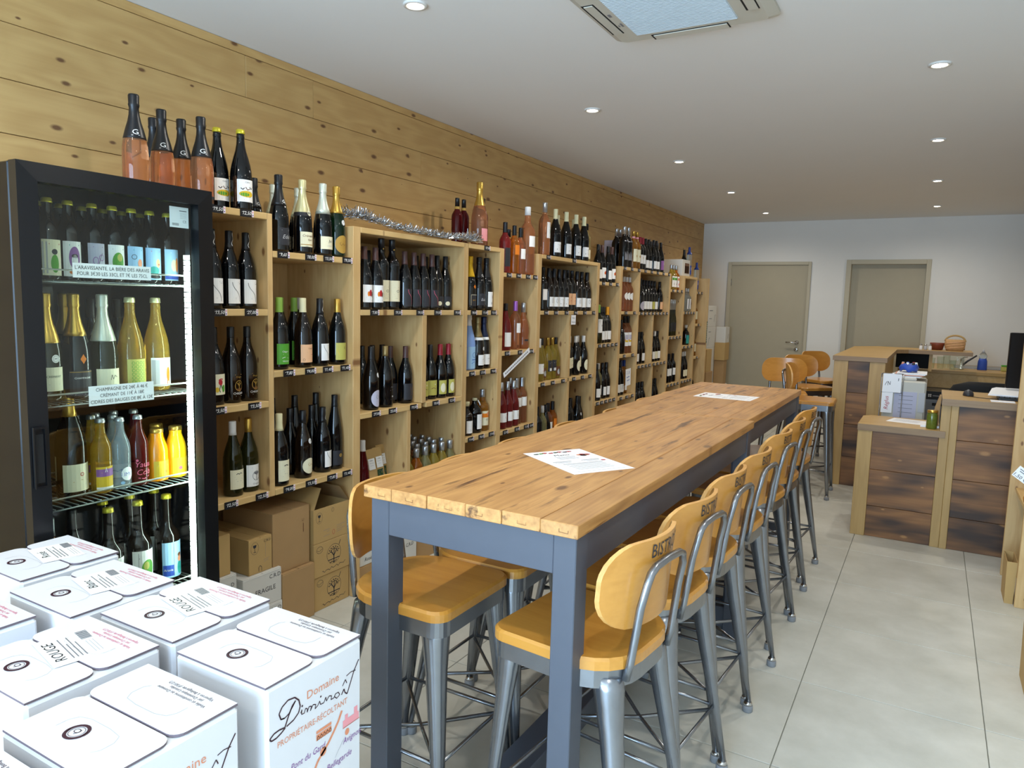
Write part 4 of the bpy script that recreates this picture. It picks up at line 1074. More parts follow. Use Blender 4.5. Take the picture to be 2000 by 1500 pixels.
ty('ch_magnum', 'magnum_bottle', 'big gold-capped bottle, oval crest', 'burg', 'g_brown', ('gold', 0.75), (0.02, 0.095, 0.042, 'cr', [('O', 'r', 0.006, 0.052, 0.006, 0.006, 0.002), ('s', 'g', [(-0.02, 0.03), (0.006, 0.035), (0.03, 0.03)], 0.0016), ('s', 'lg', [(-0.014, 0.02), (0.02, 0.02)], 0.001)], 'r'), scale=1.12)
ty('mountain', 'soda_bottle', 'yellow drink, mountain label', 'beer', 'g_cider', ('silver', 0.955), (0.012, 0.085, 0.029, 'y', [('r', 'v', -0.028, 0.042, 0.028, 0.066), ('P', 'y', [(-0.028, 0.04), (-0.012, 0.056), (0.0, 0.046), (0.012, 0.054), (0.028, 0.042), (0.028, 0.03), (-0.028, 0.03)]), ('P', 'w', [(-0.004, 0.056), (0.004, 0.056), (0.0, 0.072)]), ('r', 'w', -0.028, 0.002, 0.028, 0.009)], 'r'), style='crown')
ty('limo', 'soda_bottle', 'clear lemonade bottle, white roundel', 'beer', 'g_water', ('silver', 0.955), (0.0, 0, 0, None, [('o', 'w', 0.004, 0.05, 0.02, 0.022), ('t', 'b', 'LIMO', 0.004, 0.043, 0.012), ('o', 'sk', -0.012, 0.022, 0.006, 0.005)], 'n'), style='crown', scale=0.98)
ty('red_soda', 'soda_bottle', 'red drink, pink script', 'beer', 'g_red', ('silver', 0.955), (0.0, 0, 0, None, [('t', 'pk', 'Yaute', 0.002, 0.062, 0.017, 0.2), ('t', 'pk', 'Cola', 0.002, 0.036, 0.018, 0.2), ('s', 'pk', [(-0.018, 0.026), (0.0, 0.022), (0.02, 0.03)], 0.003), ('o', 'pk', -0.02, 0.084, 0.004, 0.004)], 'n'), style='crown', scale=0.98)
ty('juice_o', 'juice_bottle', 'orange juice bottle', 'juice', 'g_juice', ('gold', 0.93), (0.015, 0.07, 0.032, 'y', [('o', 'o', 0.012, 0.018, 0.008, 0.006), ('s', 'gy', [(-0.018, 0.04), (0.016, 0.04)], 0.003)], 'r'))
ty('juice_y', 'juice_bottle', 'yellow juice bottle', 'juice', 'g_juice2', ('gold', 0.93), (0.015, 0.07, 0.032, 'y', [('s', 'o', [(-0.018, 0.04), (0.016, 0.044)], 0.003), ('o', 'pk', -0.006, 0.02, 0.006, 0.006)], 'r'))
ty('b75_green', 'beer_bottle', 'large beer, green leaf label', 'beer75', 'g_brown', ('crown', 0.96), (0.015, 0.14, 0.039, 'w', [('s', 'dk', [(-0.018, 0.1), (0.03, 0.1)], 0.004), ('o', 'gr', 0.01, 0.062, 0.022, 0.03), ('o', 'ol', 0.004, 0.072, 0.01, 0.014), ('s', 'k', [(-0.004, 0.03), (0.008, 0.05), (0.018, 0.034), (0.02, 0.014)], 0.005), ('s', 'dk', [(-0.02, 0.008), (-0.02, 0.118)], 0.001)], 'r'), style='crown')
ty('b75_blue', 'beer_bottle', 'large beer, blue climber label', 'beer75', 'g_brown', ('crown', 0.96), (0.015, 0.14, 0.039, 'sk', [('r', 'b', -0.037, 0.006, -0.002, 0.045), ('t', 'w', 'Aravis', -0.02, 0.024, 0.008), ('o', 'or2', 0.022, 0.062, 0.009, 0.012), ('o', 'te', 0.022, 0.03, 0.011, 0.024), ('o', 'br', 0.022, 0.076, 0.009, 0.007), ('s', 'dk', [(-0.001, 0.004), (-0.001, 0.122)], 0.001)] + lines('gy', 0.0, 0.1, 0.01, 1), 'r'), style='crown')
ty('b75_plain', 'beer_bottle', 'large rear beer bottle', 'beer75', 'g_brown', ('crown', 0.96), (0.015, 0.14, 0.039, 'w', [('o', 'gr', 0.01, 0.06, 0.02, 0.03)], 'r'), style='crown')
ty('rose_lying', W_, 'silver-capped rosé bottle', 'burg', 'g_rose', ('silver', 0.82), None)
# small liqueurs in the wide third bay
for k_, g_, d_ in (('mini_yellow', 'g_yellow', 'small yellow liqueur, black label'), ('mini_red', 'g_orange', 'small reddish liqueur bottle'), ('mini_pale', 'g_pale', 'small pale liqueur, black label')):
    ty(k_, 'liqueur_bottle', d_, 'liq', g_, ('silver', 0.8), (0.02, 0.075, 0.022, 'dk', [('s', 'lg', [(-0.01, 0.036), (0.01, 0.036)], 0.0016), ('s', 'lg', [(0, 0.042), (0, 0.05)], 0.002)], 'r'), scale=1.22)

BUILT = {}


def build_type(key):
    d = TY[key]
    hgt, rad, P0 = SHAPES[d['shape']]
    s = d['scale']
    w_ = s * (0.945 if d['shape'] in ('burg', 'bord', 'champ', 'flute') else 1.0)
    P = [(r * w_, z * s) for r, z in P0]
    hgt, rad = hgt * s, rad * w_
    n = 20
    out = {'r': rad, 'h': hgt, 'parts': []}
    out['body'] = MB().lathe(P, d['glass'], n).mesh(d['name'])
    zc = hgt
    if d['cap']:
        cm, fr = d['cap']
        zc = hgt * fr
        if d['style'] == 'crown':
            r = prof_r(P, hgt) + 0.0015
            cap = MB().lathe([(r + 0.0012, zc), (r + 0.001, zc + 0.003), (r, hgt + 0.001), (r * 0.8, hgt + 0.0035), (0.001, hgt + 0.004)], 'c_' + cm, 14).mesh('crown_cap')
            out['parts'].append(('crown_cap', cap))
        else:
            pr = [(prof_r(P, zc) + 0.0007, zc)]
            pr += [(r + 0.0007, z) for r, z in P if z > zc + 0.001 and z < hgt - 0.001]
            r = prof_r(P, hgt) + 0.0008
            if d['shape'] == 'champ':
                pr = [q for q in pr if q[1] < hgt * 0.9]
                pr += [(0.0158 * s, hgt * 0.9), (0.0178 * s, hgt * 0.925), (0.0165 * s, hgt * 0.94), (0.0172 * s, hgt * 1.02), (0.0155 * s, hgt * 1.035), (0.002, hgt * 1.037)]
            else:
                pr += [(r, hgt), (r * 0.9, hgt + 0.002), (0.001, hgt + 0.0025)]
            cap = MB().lathe(pr, 'c_' + cm, n)
            if d['neck']:
                zb = zc + (0.012 if d['shape'] != 'champ' else 0.012)
                if d['shape'] == 'champ':
                    mp = lambda u, v, e: ((prof_r(P, zb + v) + 0.0012 + e) * cos(u / 0.026), (prof_r(P, zb + v) + 0.0012 + e) * sin(u / 0.026), zb + v)
                else:
                    mp = lambda u, v, e: ((prof_r(P, zb + v) + 0.001 + e) * cos(u / 0.0155), (prof_r(P, zb + v) + 0.001 + e) * sin(u / 0.0155), zb + v)
                cap.marks(d['neck'], mp)
            out['parts'].append(('foil' if d['shape'] == 'champ' else 'capsule', cap.mesh('foil' if d['shape'] == 'champ' else 'capsule')))
    if d['band']:
        fz, bm = d['band']
        z0 = hgt * fz
        b = MB().lathe([(prof_r(P, z0) + 0.001, z0), (prof_r(P, z0 + 0.016) + 0.001, z0 + 0.016)], bm, n, cap=False)
        out['parts'].append(('neck_band', b.mesh('neck_band')))
    lb = MB()
    if d['lab']:
        z0, z1, hw, col, marks, form = d['lab']
        z0 *= s if form != 'n' else 1
        z1 *= s if form != 'n' else 1
        hw *= s
        rr = lambda z: prof_r(P, z) + 0.0006

        def mp(u, v, e):
            r = rr(z0 + v)
            return ((r + e) * cos(u / rad), (r + e) * sin(u / rad), z0 + v)
        if form == 'r':
            k = 8
            for i in range(k):
                a, b = -hw + 2 * hw * i / k, -hw + 2 * hw * (i + 1) / k
                lb.quad(mp(a, 0, 0), mp(b, 0, 0), mp(b, z1 - z0, 0), mp(a, z1 - z0, 0), 'i_' + col)
        elif form == 'o':
            lb.marks([('o', col, 0, (z1 - z0) / 2, hw, (z1 - z0) / 2)], mp, 0.0)
        if marks:
            lb.marks(marks, mp, 0.0005)
    if d['medal']:
        col, zm = d['medal']
        zm *= s
        mq = lambda u, v, e: ((prof_r(P, zm + v) + 0.001 + e) * cos(u / rad + 0.15), (prof_r(P, zm + v) + 0.001 + e) * sin(u / rad + 0.15), zm + v)
        lb.marks([('o', col, 0, 0, 0.011, 0.012)], mq, 0)
        lb.marks([('O', 'gy', 0, 0, 0.008, 0.009, 0.0008), ('s', 'gy', [(-0.004, 0), (0.004, 0.001)], 0.002)], mq, 0.0005)
    if lb.f:
        out['parts'].append(('label', lb.mesh('label')))
    if d['extra'] == 'stopper':
        w = MB().tube([(0.017, 0, hgt * 0.92), (0.026, 0, hgt * 0.95), (0.012, 0, hgt * 1.02), (-0.012, 0, hgt * 1.02), (-0.026, 0, hgt * 0.95), (-0.017, 0, hgt * 0.92)], 0.0016, 'chrome', 6)
        w.tube([(0.024, 0, hgt * 0.95), (0.034, 0.004, hgt * 0.86), (0.036, 0.008, hgt * 0.8)], 0.004, 'c_white', 6)
        out['parts'].append(('wire_stopper', w.mesh('wire_stopper')))
    return out


def bottle(key, x, y, z, rz=0.0):
    if key not in BUILT:
        BUILT[key] = build_type(key)
    t = BUILT[key]
    o = bpy.data.objects.new(TY[key]['name'], t['body'])
    COL.objects.link(o)
    o.location = (x, y, z)
    o.rotation_euler = (0, 0, rz)
    for nm, me in t['parts']:
        inst(nm, me, o)
    return o


def radius(key):
    if key not in BUILT:
        BUILT[key] = build_type(key)
    return BUILT[key]['r']


GROUPN = {'wine_bottle': 'wine bottles on the pine shelves', 'sparkling_wine_bottle': 'sparkling wine bottles', 'magnum_bottle': 'magnum bottles', 'liqueur_bottle': 'liqueur bottles', 'spirit_bottle': 'spirit bottles'}
USED = set()


def uniq(s):
    assert s not in USED, s
    n = len(s.replace('-', ' ').split())
    USED.add(s)
    return s


def place_rows(rows, z, y0, y1, x0=0.03, x1=0.435):
    """rows: [(kind, x, [y...])] -> list of placed (kind, x, y); nudges neighbours apart, drops hidden ones that do not fit"""
    P = []
    for k, x, yy in rows:
        r = radius(k)
        for y in yy:
            if y > y1 - r + 0.035 and x < 0.3:
                continue
            P.append([k, min(max(x, x0 + r), x1 - r), min(max(y, y0 + r + 0.002), y1 - r - 0.002), r])
    for it in range(60):
        mv = False
        for i in range(len(P)):
            for j in range(i):
                a, b = P[i], P[j]
                dx, dy = a[1] - b[1], a[2] - b[2]
                need = a[3] + b[3] + 0.002
                dd = dx * dx + dy * dy
                if dd < need * need:
                    mv = True
                    gap = math.sqrt(max(need * need - dx * dx, 0)) - abs(dy)
                    sg = 1 if (dy > 0 or (dy == 0 and i > j)) else -1
                    a[2] += sg * gap * 0.52
                    b[2] -= sg * gap * 0.52
        for a in P:
            a[2] = min(max(a[2], y0 + a[3] + 0.001), y1 - a[3] - 0.001)
        if not mv:
            break
    out = []

    def free(x, y, r):
        return x - r > x0 - 0.001 and y0 + r - 0.0005 <= y <= y1 - r + 0.0005 and all((x - b[1]) ** 2 + (y - b[2]) ** 2 >= (r + b[3] - 0.0003) ** 2 for b in out)
    for a in P:
        for d in [0.008 * k for k in range(46)]:
            # a bottle that finds no room in the front row stands deeper on the shelf
            x = a[1] - d
            y = a[2] + d * 0.5
            hit = [q for k in range(11) for q in (0.007 * k, -0.007 * k) if free(x, y + q, a[3])]
            if hit:
                out.append([a[0], x, y + hit[0], a[3]])
                break
    return out


def label_rows(items, where, group=None):
    """items: [(kind, x, y, object)]; every label counts within its own look and row"""
    g = {}
    for k, x, y, o in items:
        g.setdefault((TY[k]['desc'], x < 0.3), []).append((y, o))
    both = {}
    for (d, rear) in g:
        both.setdefault(d, set()).add(rear)
    for (d, rear), L in g.items():
        L.sort(key=lambda q: q[0])
        rw = ' rear row' if rear and len(both[d]) == 2 else (' front row' if len(both[d]) == 2 else '')
        for i, (y, o) in enumerate(L):
            nth = ', %s from left%s,' % (ORD[i], rw) if len(L) > 1 else (rw + ',' if rw else ',')
            tag(o, uniq('%s%s %s' % (d, nth, where)), 'bottle', group or GROUPN[o.name.split('.')[0]])


BOT=[
 ('fridgetop',1.765,[('rose_spark',0.36,[1.541,1.641,1.72,1.801]),('rose_spark',0.22,[1.705])]),
 ('A0',1.755,[('cider',0.36,[1.967]),('cider',0.3,[1.928])]),
 ('B0',1.61,[('edel',0.37,[2.157]),('cremant',0.37,[2.288]),('fitz',0.38,[2.406]),('seyssel',0.38,[2.516]),('edel',0.2,[2.175]),('cremant',0.1,[2.303,2.416]),('fitz',0.14,[2.306]),('fitz',0.17,[2.429,2.538])]),
 ('A1',1.376,[('curve',0.36,[1.866,1.959,2.05]),('curve',0.2,[2.051,2.13])]),
 ('A2',1.005,[('figure',0.36,[1.867]),('chignin',0.36,[1.967,2.057])]),
 ('A3',0.63,[('cream_white',0.37,[1.909]),('tree',0.36,[2.027]),('copper',0.2,[2.036,2.065]),('dark_plain',0.12,[2.177])]),
 ('B1',1.124,[('green',0.38,[2.144]),('peach',0.38,[2.277]),('curve_white',0.38,[2.378]),('citron',0.38,[2.502]),('green',0.26,[2.274,2.324]),('cream_white',0.14,[2.501]),('dark_plain',0.1,[2.613])]),
 ('B2',0.63,[('cream_cap',0.39,[2.129]),('seyssel_still',0.37,[2.282]),('curve_white',0.36,[2.422]),('flute_dark',0.36,[2.564]),('flute_dark',0.24,[2.335,2.407,2.492,2.567,2.638]),('dark_plain',0.28,[2.356,2.433])]),
 ('C1',1.376,[('red_pic',0.38,[2.673,2.747]),('magnum_cream',0.34,[2.867,2.973]),('redcurve',0.36,[3.049,3.133,3.225,3.311]),('beige_corner',0.34,[3.418,3.516]),('dark_plain',0.2,[2.899,2.979,3.093,3.203,3.304,3.401,3.491,3.584,3.67])]),
 ('D0',1.755,[('cassis',0.16,[3.766,3.846,3.869]),('rose_magnum',0.33,[3.76]),('cassis',0.3,[3.956]),('cassis',0.18,[4.203])]),
 ('E0',1.61,[('cassis_black',0.38,[3.975]),('orange_liq',0.38,[4.091]),('rose_white',0.38,[4.213]),('rose_tall',0.38,[4.325]),('cassis',0.25,[4.24,4.33]),('orange_liq',0.25,[4.408,4.51])]),
 ('F0',1.755,[('rose_magnum2',0.37,[4.52]),('seventy_mag',0.37,[4.686,4.861,5.028,5.214]),('seventy_mag',0.22,[5.017,5.337]),('white_wine',0.33,[5.452,5.545])]),
 ('C2L',0.885,[('oval_white',0.38,[2.72]),('embossed',0.37,[2.84]),('dark_label',0.3,[3.02]),('dark_label',0.36,[3.053]),('dark_plain',0.2,[2.877,2.958,3.025,3.094,3.187])]),
 ('C2R',0.885,[('yellow_label',0.36,[3.217,3.289]),('redcap',0.37,[3.364,3.456])]),
 ('C3L',0.395,[('liqueur',0.34,[2.707])]),
 ('C3R',0.395,[]),
 ('D1',1.376,[('champ_yellow',0.36,[3.643]),('edel',0.37,[3.753]),('spark_white',0.37,[3.86]),('edel',0.2,[3.934,4.045])]),
 ('D2',1.02,[('blue_tall',0.36,[3.634]),('ring_gold',0.37,[3.697]),('ring_blue',0.36,[3.867]),('ring_gold',0.2,[4.035])]),
 ('D3',0.63,[('gin_small',0.38,[3.578]),('gin_black',0.36,[3.699]),('orange_spirit',0.36,[3.829])]),
 ('E1',1.12,[('rose_dark',0.37,[4.022]),('rose_purple',0.36,[4.165]),('rose_curvy',0.36,[4.319]),('rose_dark',0.22,[4.302]),('rose_silver',0.2,[4.406])]),
 ('E2',0.615,[('rose_silver',0.38,[3.997,4.089,4.171]),('rose_pale',0.36,[4.297,4.4]),('rose_orange',0.27,[4.284,4.369]),('rose_silver',0.2,[4.325,4.447])]),
 ('F1',1.376,[('bord_white',0.36,[4.596]),('flame',0.37,[4.68,4.779]),('seventy',0.37,[4.864,4.969]),('bord_pink',0.36,[5.072,5.155]),('flame',0.37,[5.191,5.278]),('white_lab',0.37,[5.347,5.438]),('dark_plain',0.2,[4.979,5.111,5.248,5.391,5.54,5.696])]),
 ('F2L',0.88,[('white_dots',0.37,[4.555,4.634]),('yellow_pic',0.35,[4.755,4.822]),('gold_wine',0.36,[4.879,4.958])]),
 ('F2R',0.88,[('red_dots',0.36,[5.123,5.208]),('red_oval',0.36,[5.266,5.315]),('red_dots',0.34,[5.42,5.502])]),
 ('F3L',0.395,[('horse',0.37,[4.548]),('white_lab_y',0.37,[4.627]),('white_lab',0.36,[4.728]),('orange_liq',0.34,[4.86]),('rose_white',0.34,[5.001])]),
 ('F3R',0.395,[('horse',0.36,[5.088]),('dark_plain',0.34,[5.234,5.313]),('oval_white',0.36,[5.399])]),
 ('G0',1.61,[('white_lab_y',0.33,[5.655]),('white_lab',0.37,[5.647,5.747]),('red_pic',0.37,[5.826,5.919]),('red_oval_cap',0.25,[5.842,6.002])]),
 ('G1',1.11,[('h_label',0.37,[5.634]),('white_lab',0.36,[5.746]),('orange_cap',0.35,[5.849]),('white_lab',0.35,[5.966]),('white_lab_y',0.22,[5.929])]),
 ('G2',0.64,[('white_lab',0.38,[5.528]),('white_lab_y',0.36,[5.65]),('dark_plain',0.3,[5.892]),('white_lab',0.36,[5.829,5.91])]),
 ('H1a',1.376,[('rose_round',0.36,[6.166,6.268,6.372])]),
 ('H1b',1,[('dark_plain',0.36,[6.148]),('rose_art',0.36,[6.275,6.38])]),
 ('H1c',0.63,[('white_lab',0.36,[6.104,6.192]),('amber_blue',0.34,[6.346,6.466])]),
 ('H0',1.755,[('mag_silver',0.33,[6.111,6.21]),('mag_silver',0.2,[6.264,6.326]),('amber_gold',0.35,[6.286,6.377]),('red_cap',0.35,[6.498,6.595]),('white_lab',0.35,[6.708,6.795]),('white_lab',0.37,[6.827,6.917]),('dark_plain',0.3,[6.983,7.075]),('purple',0.35,[7.1]),('white_lab',0.35,[7.212,7.311])]),
 ('H2a',1.37,[('oval_white',0.35,[6.604]),('white_lab',0.35,[6.704,6.791,6.88]),('citron_far',0.35,[7.001]),('pink_lab',0.35,[7.127]),('white_lab',0.35,[7.239,7.338]),('dark_plain',0.2,[7.168,7.277,7.405,7.521])]),
 ('H2bL',0.88,[('white_lab',0.35,[6.599,6.698]),('dark_plain',0.35,[6.785]),('red_cap',0.22,[6.952])]),
 ('H2bR',0.88,[('bord_white',0.35,[6.919]),('white_lab',0.35,[7.057,7.152]),('cream_white_far',0.35,[7.298]),('red_cap',0.25,[7.332])]),
 ('H2cL',0.4,[('white_lab',0.36,[6.523,6.635,6.779,6.883])]),
 ('H2cR',0.4,[('white_lab',0.35,[7.159,7.289])]),
 ('I0',1.6,[('liq_green',0.36,[7.44,7.579]),('liq_pink',0.36,[7.723])]),
 ('I1',1.12,[('tall_thin',0.36,[7.449,7.553,7.642,7.751])]),
 ('I2',0.63,[('bord_white',0.37,[7.394,7.462,7.549]),('amber_plain',0.33,[7.8])]),
 ('J1',1.376,[('gin_blue',0.36,[7.988,8.125])]),
 ('J2',1.005,[('gin_teal',0.36,[8.016])]),
 ('J3',0.63,[('cream_white_far',0.36,[7.966,8.083])]),
 ('J0',1.755,[('blue_sticker',0.34,[8.305]),('dark_plain',0.3,[8.34])]),
 ('K0',1.6,[('blue_sticker',0.36,[8.453])]),
 ('K1',1.24,[('amber_plain',0.36,[8.418])]),
 ('K2',0.87,[('amber_plain',0.36,[8.404,8.511])]),
 ('K3',0.45,[('gin_small',0.36,[8.421])]),
]
LEV = {0: 'top of', 1: 'upper shelf,', 2: 'middle shelf,', 3: 'bottom shelf,'}
CNT = {}
for key, v in SH.items():
    CNT[v[0]] = max(CNT.get(v[0], 0), v[4])
shelf_items = {}
for key, z, rows in BOT:
    if key == 'fridgetop':
        continue
    b, z, y0, y1, order, _t, _n = SH[key]
    if order == 0:
        y0, y1 = y0 + 0.004, y1 - 0.004
    for k, x, y, r in place_rows(rows, z, y0, y1):
        o = bottle(k, round(x, 4), round(y, 4), z + 0.0005, R.uniform(-0.22, 0.16))
        shelf_items.setdefault((b, order), []).append((k, x, y, o))
for (b, order), L in shelf_items.items():
    lev = 'top of' if order == 0 else ('bottom shelf,' if order == CNT[b] else ('upper shelf,' if order == 1 else 'middle shelf,'))
    label_rows(L, '%s %s' % (lev, BAYN[b]))
# small liqueurs, three rows deep on the lowest shelf of the wide third bay
L = []
pat = ['mini_yellow', 'mini_red', 'mini_pale', 'mini_yellow', 'mini_yellow', 'mini_pale']
for j, x in enumerate((0.385, 0.305, 0.235, 0.165, 0.095)):
    for i in range(6):
        y = 3.006 + 0.0785 * i + (0.03 if j % 2 else 0)
        k = pat[(i + j * 2) % 6] if j else pat[i]
        L.append((k, x, y, bottle(k, x, y, 0.3955, R.uniform(-0.3, 0.3))))
for j, x in enumerate((0.385, 0.305, 0.235, 0.165, 0.095)):
    rr = [q for q in L if q[1] == x]
    d = {}
    for k, xx, y, o in rr:
        d.setdefault(k, []).append((y, o))
    for k, q in d.items():
        q.sort(key=lambda a: a[0])
        for i, (y, o) in enumerate(q):
            tag(o, uniq('%s, %s from left in %s row, third bay' % (TY[k]['desc'], ORD[i], ['front', 'second', 'third', 'fourth', 'rearmost'][j])), 'bottle', 'small liqueur bottles on the lowest shelf')

# ------------------------------------------------------------------ drinks cooler with glass door
ck = thing('drinks_cooler', 'black upright drinks cooler with lit glass door full of bottles', 'cooler', (0.33, 1.31, 0))
O = (0.33, 1.31, 0)
c = MB()
Y0, Y1, ZT = 1.016, 1.606, 1.765
c.box(0.06, 0.622, Y0, Y0 + 0.03, 0.04, ZT, 'black_gloss', 0.003)
c.box(0.06, 0.622, Y1 - 0.008, Y1, 0.04, ZT, 'black_gloss', 0.002)
c.box(0.06, 0.09, Y0 + 0.03, Y1 - 0.008, 0.04, ZT, 'black_matt')
c.box(0.09, 0.622, Y0 + 0.03, Y1 - 0.008, ZT - 0.03, ZT, 'black_gloss')
c.box(0.09, 0.622, Y0 + 0.03, Y1 - 0.008, 0.04, 0.3, 'black_matt')
c.obj('cabinet', ck, O)
for y in (Y0 + 0.03, Y1 - 0.07):
    MB().box(0.58, 0.62, y, y + 0.04, 0, 0.04, 'black').obj('foot', ck, O)
bp = MB().box(0.09, 0.1, Y0 + 0.03, Y1 - 0.008, 0.3, ZT - 0.03, 'black_matt')
bp.obj('back_wall', ck, O)
gr = MB().box(0.27, 0.273, 1.07, 1.3, 1.3, 1.44, 'black')
gr.marks([('O', 'gy', 0.012 + 0.024 * i + (0.012 if j % 2 else 0), 0.02 + 0.024 * j, 0.009, 0.009, 0.002) for i in range(8) for j in range(5)], flat_x(0.273, 1.08, 1.305))
gr.obj('fan_grille', ck, O)
# mitred door frame
df = MB()
fy0, fy1, fz0, fz1, w = 1.014, 1.606, 0.12, 1.765, 0.05
wr = 0.056
oc = [(fy0, fz0), (fy1, fz0), (fy1, fz1), (fy0, fz1)]
ic = [(fy0 + w, fz0 + w), (fy1 - wr, fz0 + w), (fy1 - wr, fz1 - w), (fy0 + w, fz1 - w)]
for i in range(4):
    j = (i + 1) % 4
    (a, b), (a2, b2), (p, q), (p2, q2) = oc[i], oc[j], ic[i], ic[j]
    e = 0.0006
    df.quad((0.668, a, b), (0.668, a2, b2), (0.672, p2, q2), (0.672, p, q), 'frame_black')
    df.quad((0.672, p, q), (0.672, p2, q2), (0.632, p2, q2), (0.632, p, q), 'frame_black')
    df.quad((0.632, a, b), (0.668, a, b), (0.668, a2, b2), (0.632, a2, b2), 'frame_black')
    df.quad((0.632, a, b), (0.632, a2, b2), (0.632, p2, q2), (0.632, p, q), 'frame_black')
dfo = df.obj('door_frame', ck, O)
MB().box(0.624, 0.632, fy0 + 0.02, fy1 - 0.02, fz0 + 0.02, fz0 + 0.04, 'black_matt').box(0.624, 0.632, fy0 + 0.02, fy1 - 0.02, fz1 - 0.045, fz1 - 0.02, 'black_matt').box(0.624, 0.632, fy0 + 0.02, fy0 + 0.04, fz0 + 0.04, fz1 - 0.045, 'black_matt').box(0.624, 0.632, fy1 - 0.032, fy1 - 0.012, fz0 + 0.04, fz1 - 0.045, 'black_matt').obj('door_gasket', ck, O)
MB().box(0.648, 0.653, fy0 + w - 0.003, fy1 - wr + 0.003, fz0 + w - 0.003, fz1 - w + 0.003, 'glass_pane').obj('door_glass', ck, O)
hm = MB().box(0.6725, 0.674, 1.02, 1.052, 0.89, 1.06, 'frame_black', 0.0005)
hm.box(0.674, 0.678, 1.026, 1.046, 0.905, 1.04, 'black_matt')
hm.box(0.674, 0.682, 1.02, 1.024, 0.89, 1.06, 'frame_black').box(0.674, 0.682, 1.048, 1.052, 0.89, 1.06, 'frame_black').box(0.674, 0.682, 1.024, 1.048, 0.89, 0.896, 'frame_black').box(0.674, 0.682, 1.024, 1.048, 1.054, 1.06, 'frame_black')
hm.obj('door_handle', ck, O)
MB().box(0.597, 0.6205, 1.553, 1.566, 0.36, 1.7, 'frame_black').obj('light_housing', ck, O)
ls = MB()
for i in range(64):
    z = 0.445 + i * 0.0174
    ls.box(0.598, 0.6195, 1.5455, 1.5528, z, z + 0.0135, 'led')
lo = ls.obj('light_strip', ck, O)
lo['kind'] = 'stuff'
for z in (1.46, 1.105, 0.80, 0.435):
    s = MB()
    for y in (1.052, 1.59):
        s.tube([(0.12, y, z - 0.004), (0.598, y, z - 0.004)], 0.003, 'wire', 6)
    for x in (0.12, 0.3, 0.45, 0.598):
        s.tube([(x, 1.052, z - 0.007), (x, 1.59, z - 0.007)], 0.003, 'wire', 6)
    for i in range(24):
        y = 1.065 + i * 0.0222
        s.tube([(0.12, y, z - 0.003), (0.598, y, z - 0.003)], 0.0018, 'wire', 5)
    s.tube([(0.6, 1.056, z - 0.006), (0.604, 1.056, z + 0.024), (0.604, 1.062, z + 0.028), (0.604, 1.568, z + 0.028), (0.604, 1.574, z + 0.024), (0.6, 1.574, z - 0.006)], 0.0028, 'wire', 6)
    so = s.obj('wire_shelf', ck, O)
sg = MB().box(0.608, 0.6092, 1.18, 1.421, 1.468, 1.51, 'paper')
sg.marks([('t', 'dk', "L'ARAVISSANTE, LA BIÈRE DES ARAVIS", 0.1205, 0.0245, 0.0105, 0, 0.228), ('t', 'dk', 'POUR 3€30 LES 33CL ET 7€ LES 75CL', 0.1205, 0.0075, 0.0105, 0, 0.216)], flat_x(0.6092, 1.18, 1.468))
sg.obj('price_card', ck, O)
sg = MB().box(0.608, 0.6092, 1.212, 1.419, 1.09, 1.149, 'paper')
sg.marks([('t', 'dk', 'CHAMPAGNE DE 24€ À 46 €', 0.1035, 0.042, 0.0105, 0, 0.165), ('t', 'dk', 'CRÉMANT DE 11€ À 18€', 0.1035, 0.024, 0.0105, 0, 0.14), ('t', 'dk', 'CIDRES DES BAUGES DE 8€ À 12€', 0.1035, 0.006, 0.0105, 0, 0.198)], flat_x(0.6092, 1.212, 1.09))
sg.obj('price_card', ck, O)
sg = MB().box(0.632, 0.633, 1.475, 1.542, 1.64, 1.705, 'paper')
sg.marks([('t', 'gy', 'CE', 0.052, 0.016, 0.008), ('s', 'gy', [(0.034, 0.053), (0.06, 0.053)], 0.003)] + [('r', 'gy', 0.008 + 0.003 * i, 0.006, 0.0095 + 0.003 * i, 0.014) for i in range(8)] + [('s', 'lg', [(0.036, 0.046 - 0.004 * i), (0.06, 0.046 - 0.004 * i)], 0.001) for i in range(5)], flat_x(0.633, 1.475, 1.64))
sg.obj('rating_sticker', ck, O)
FR = [
    ('top', 1.46, [('beer_a', 0.5, [1.105]), ('beer_b', 0.5, [1.232]), ('beer_c', 0.5, [1.304]), ('beer_d', 0.5, [1.37]), ('beer_e', 0.5, [1.434]), ('beer_f', 0.5, [1.497]), ('beer_g', 0.5, [1.556]), ('beer_a', 0.51, [1.168]), ('beer_plain', 0.39, [1.20, 1.268, 1.335, 1.402, 1.466, 1.53])]),
    ('second', 1.105, [('ch_oval', 0.5, [1.155]), ('ch_diamond', 0.5, [1.238]), ('ch_white', 0.5, [1.325]), ('cid_green', 0.5, [1.415]), ('cid_white', 0.5, [1.505]), ('ch_diamond', 0.38, [1.275]), ('dark_plain', 0.36, [1.37, 1.46])]),
    ('third', 0.80, [('ch_magnum', 0.5, [1.212]), ('mountain', 0.52, [1.304]), ('limo', 0.52, [1.40]), ('red_soda', 0.52, [1.463]), ('juice_o', 0.52, [1.53]), ('juice_y', 0.52, [1.552 + 0.002]), ('limo', 0.455, [1.372]), ('mountain', 0.44, [1.305]), ('limo', 0.38, [1.3, 1.36, 1.425]), ('red_soda', 0.4, [1.475]), ('juice_o', 0.44, [1.535]), ('ch_magnum', 0.33, [1.13])]),
    ('bottom', 0.435, [('b75_green', 0.5, [1.42]), ('b75_blue', 0.5, [1.525]), ('b75_plain', 0.5, [1.32]), ('b75_plain', 0.4, [1.36, 1.455, 1.55]), ('dark_plain', 0.42, [1.25]), ('rose_lying', 0.46, [1.16]), ('dark_plain', 0.3, [1.14])])]
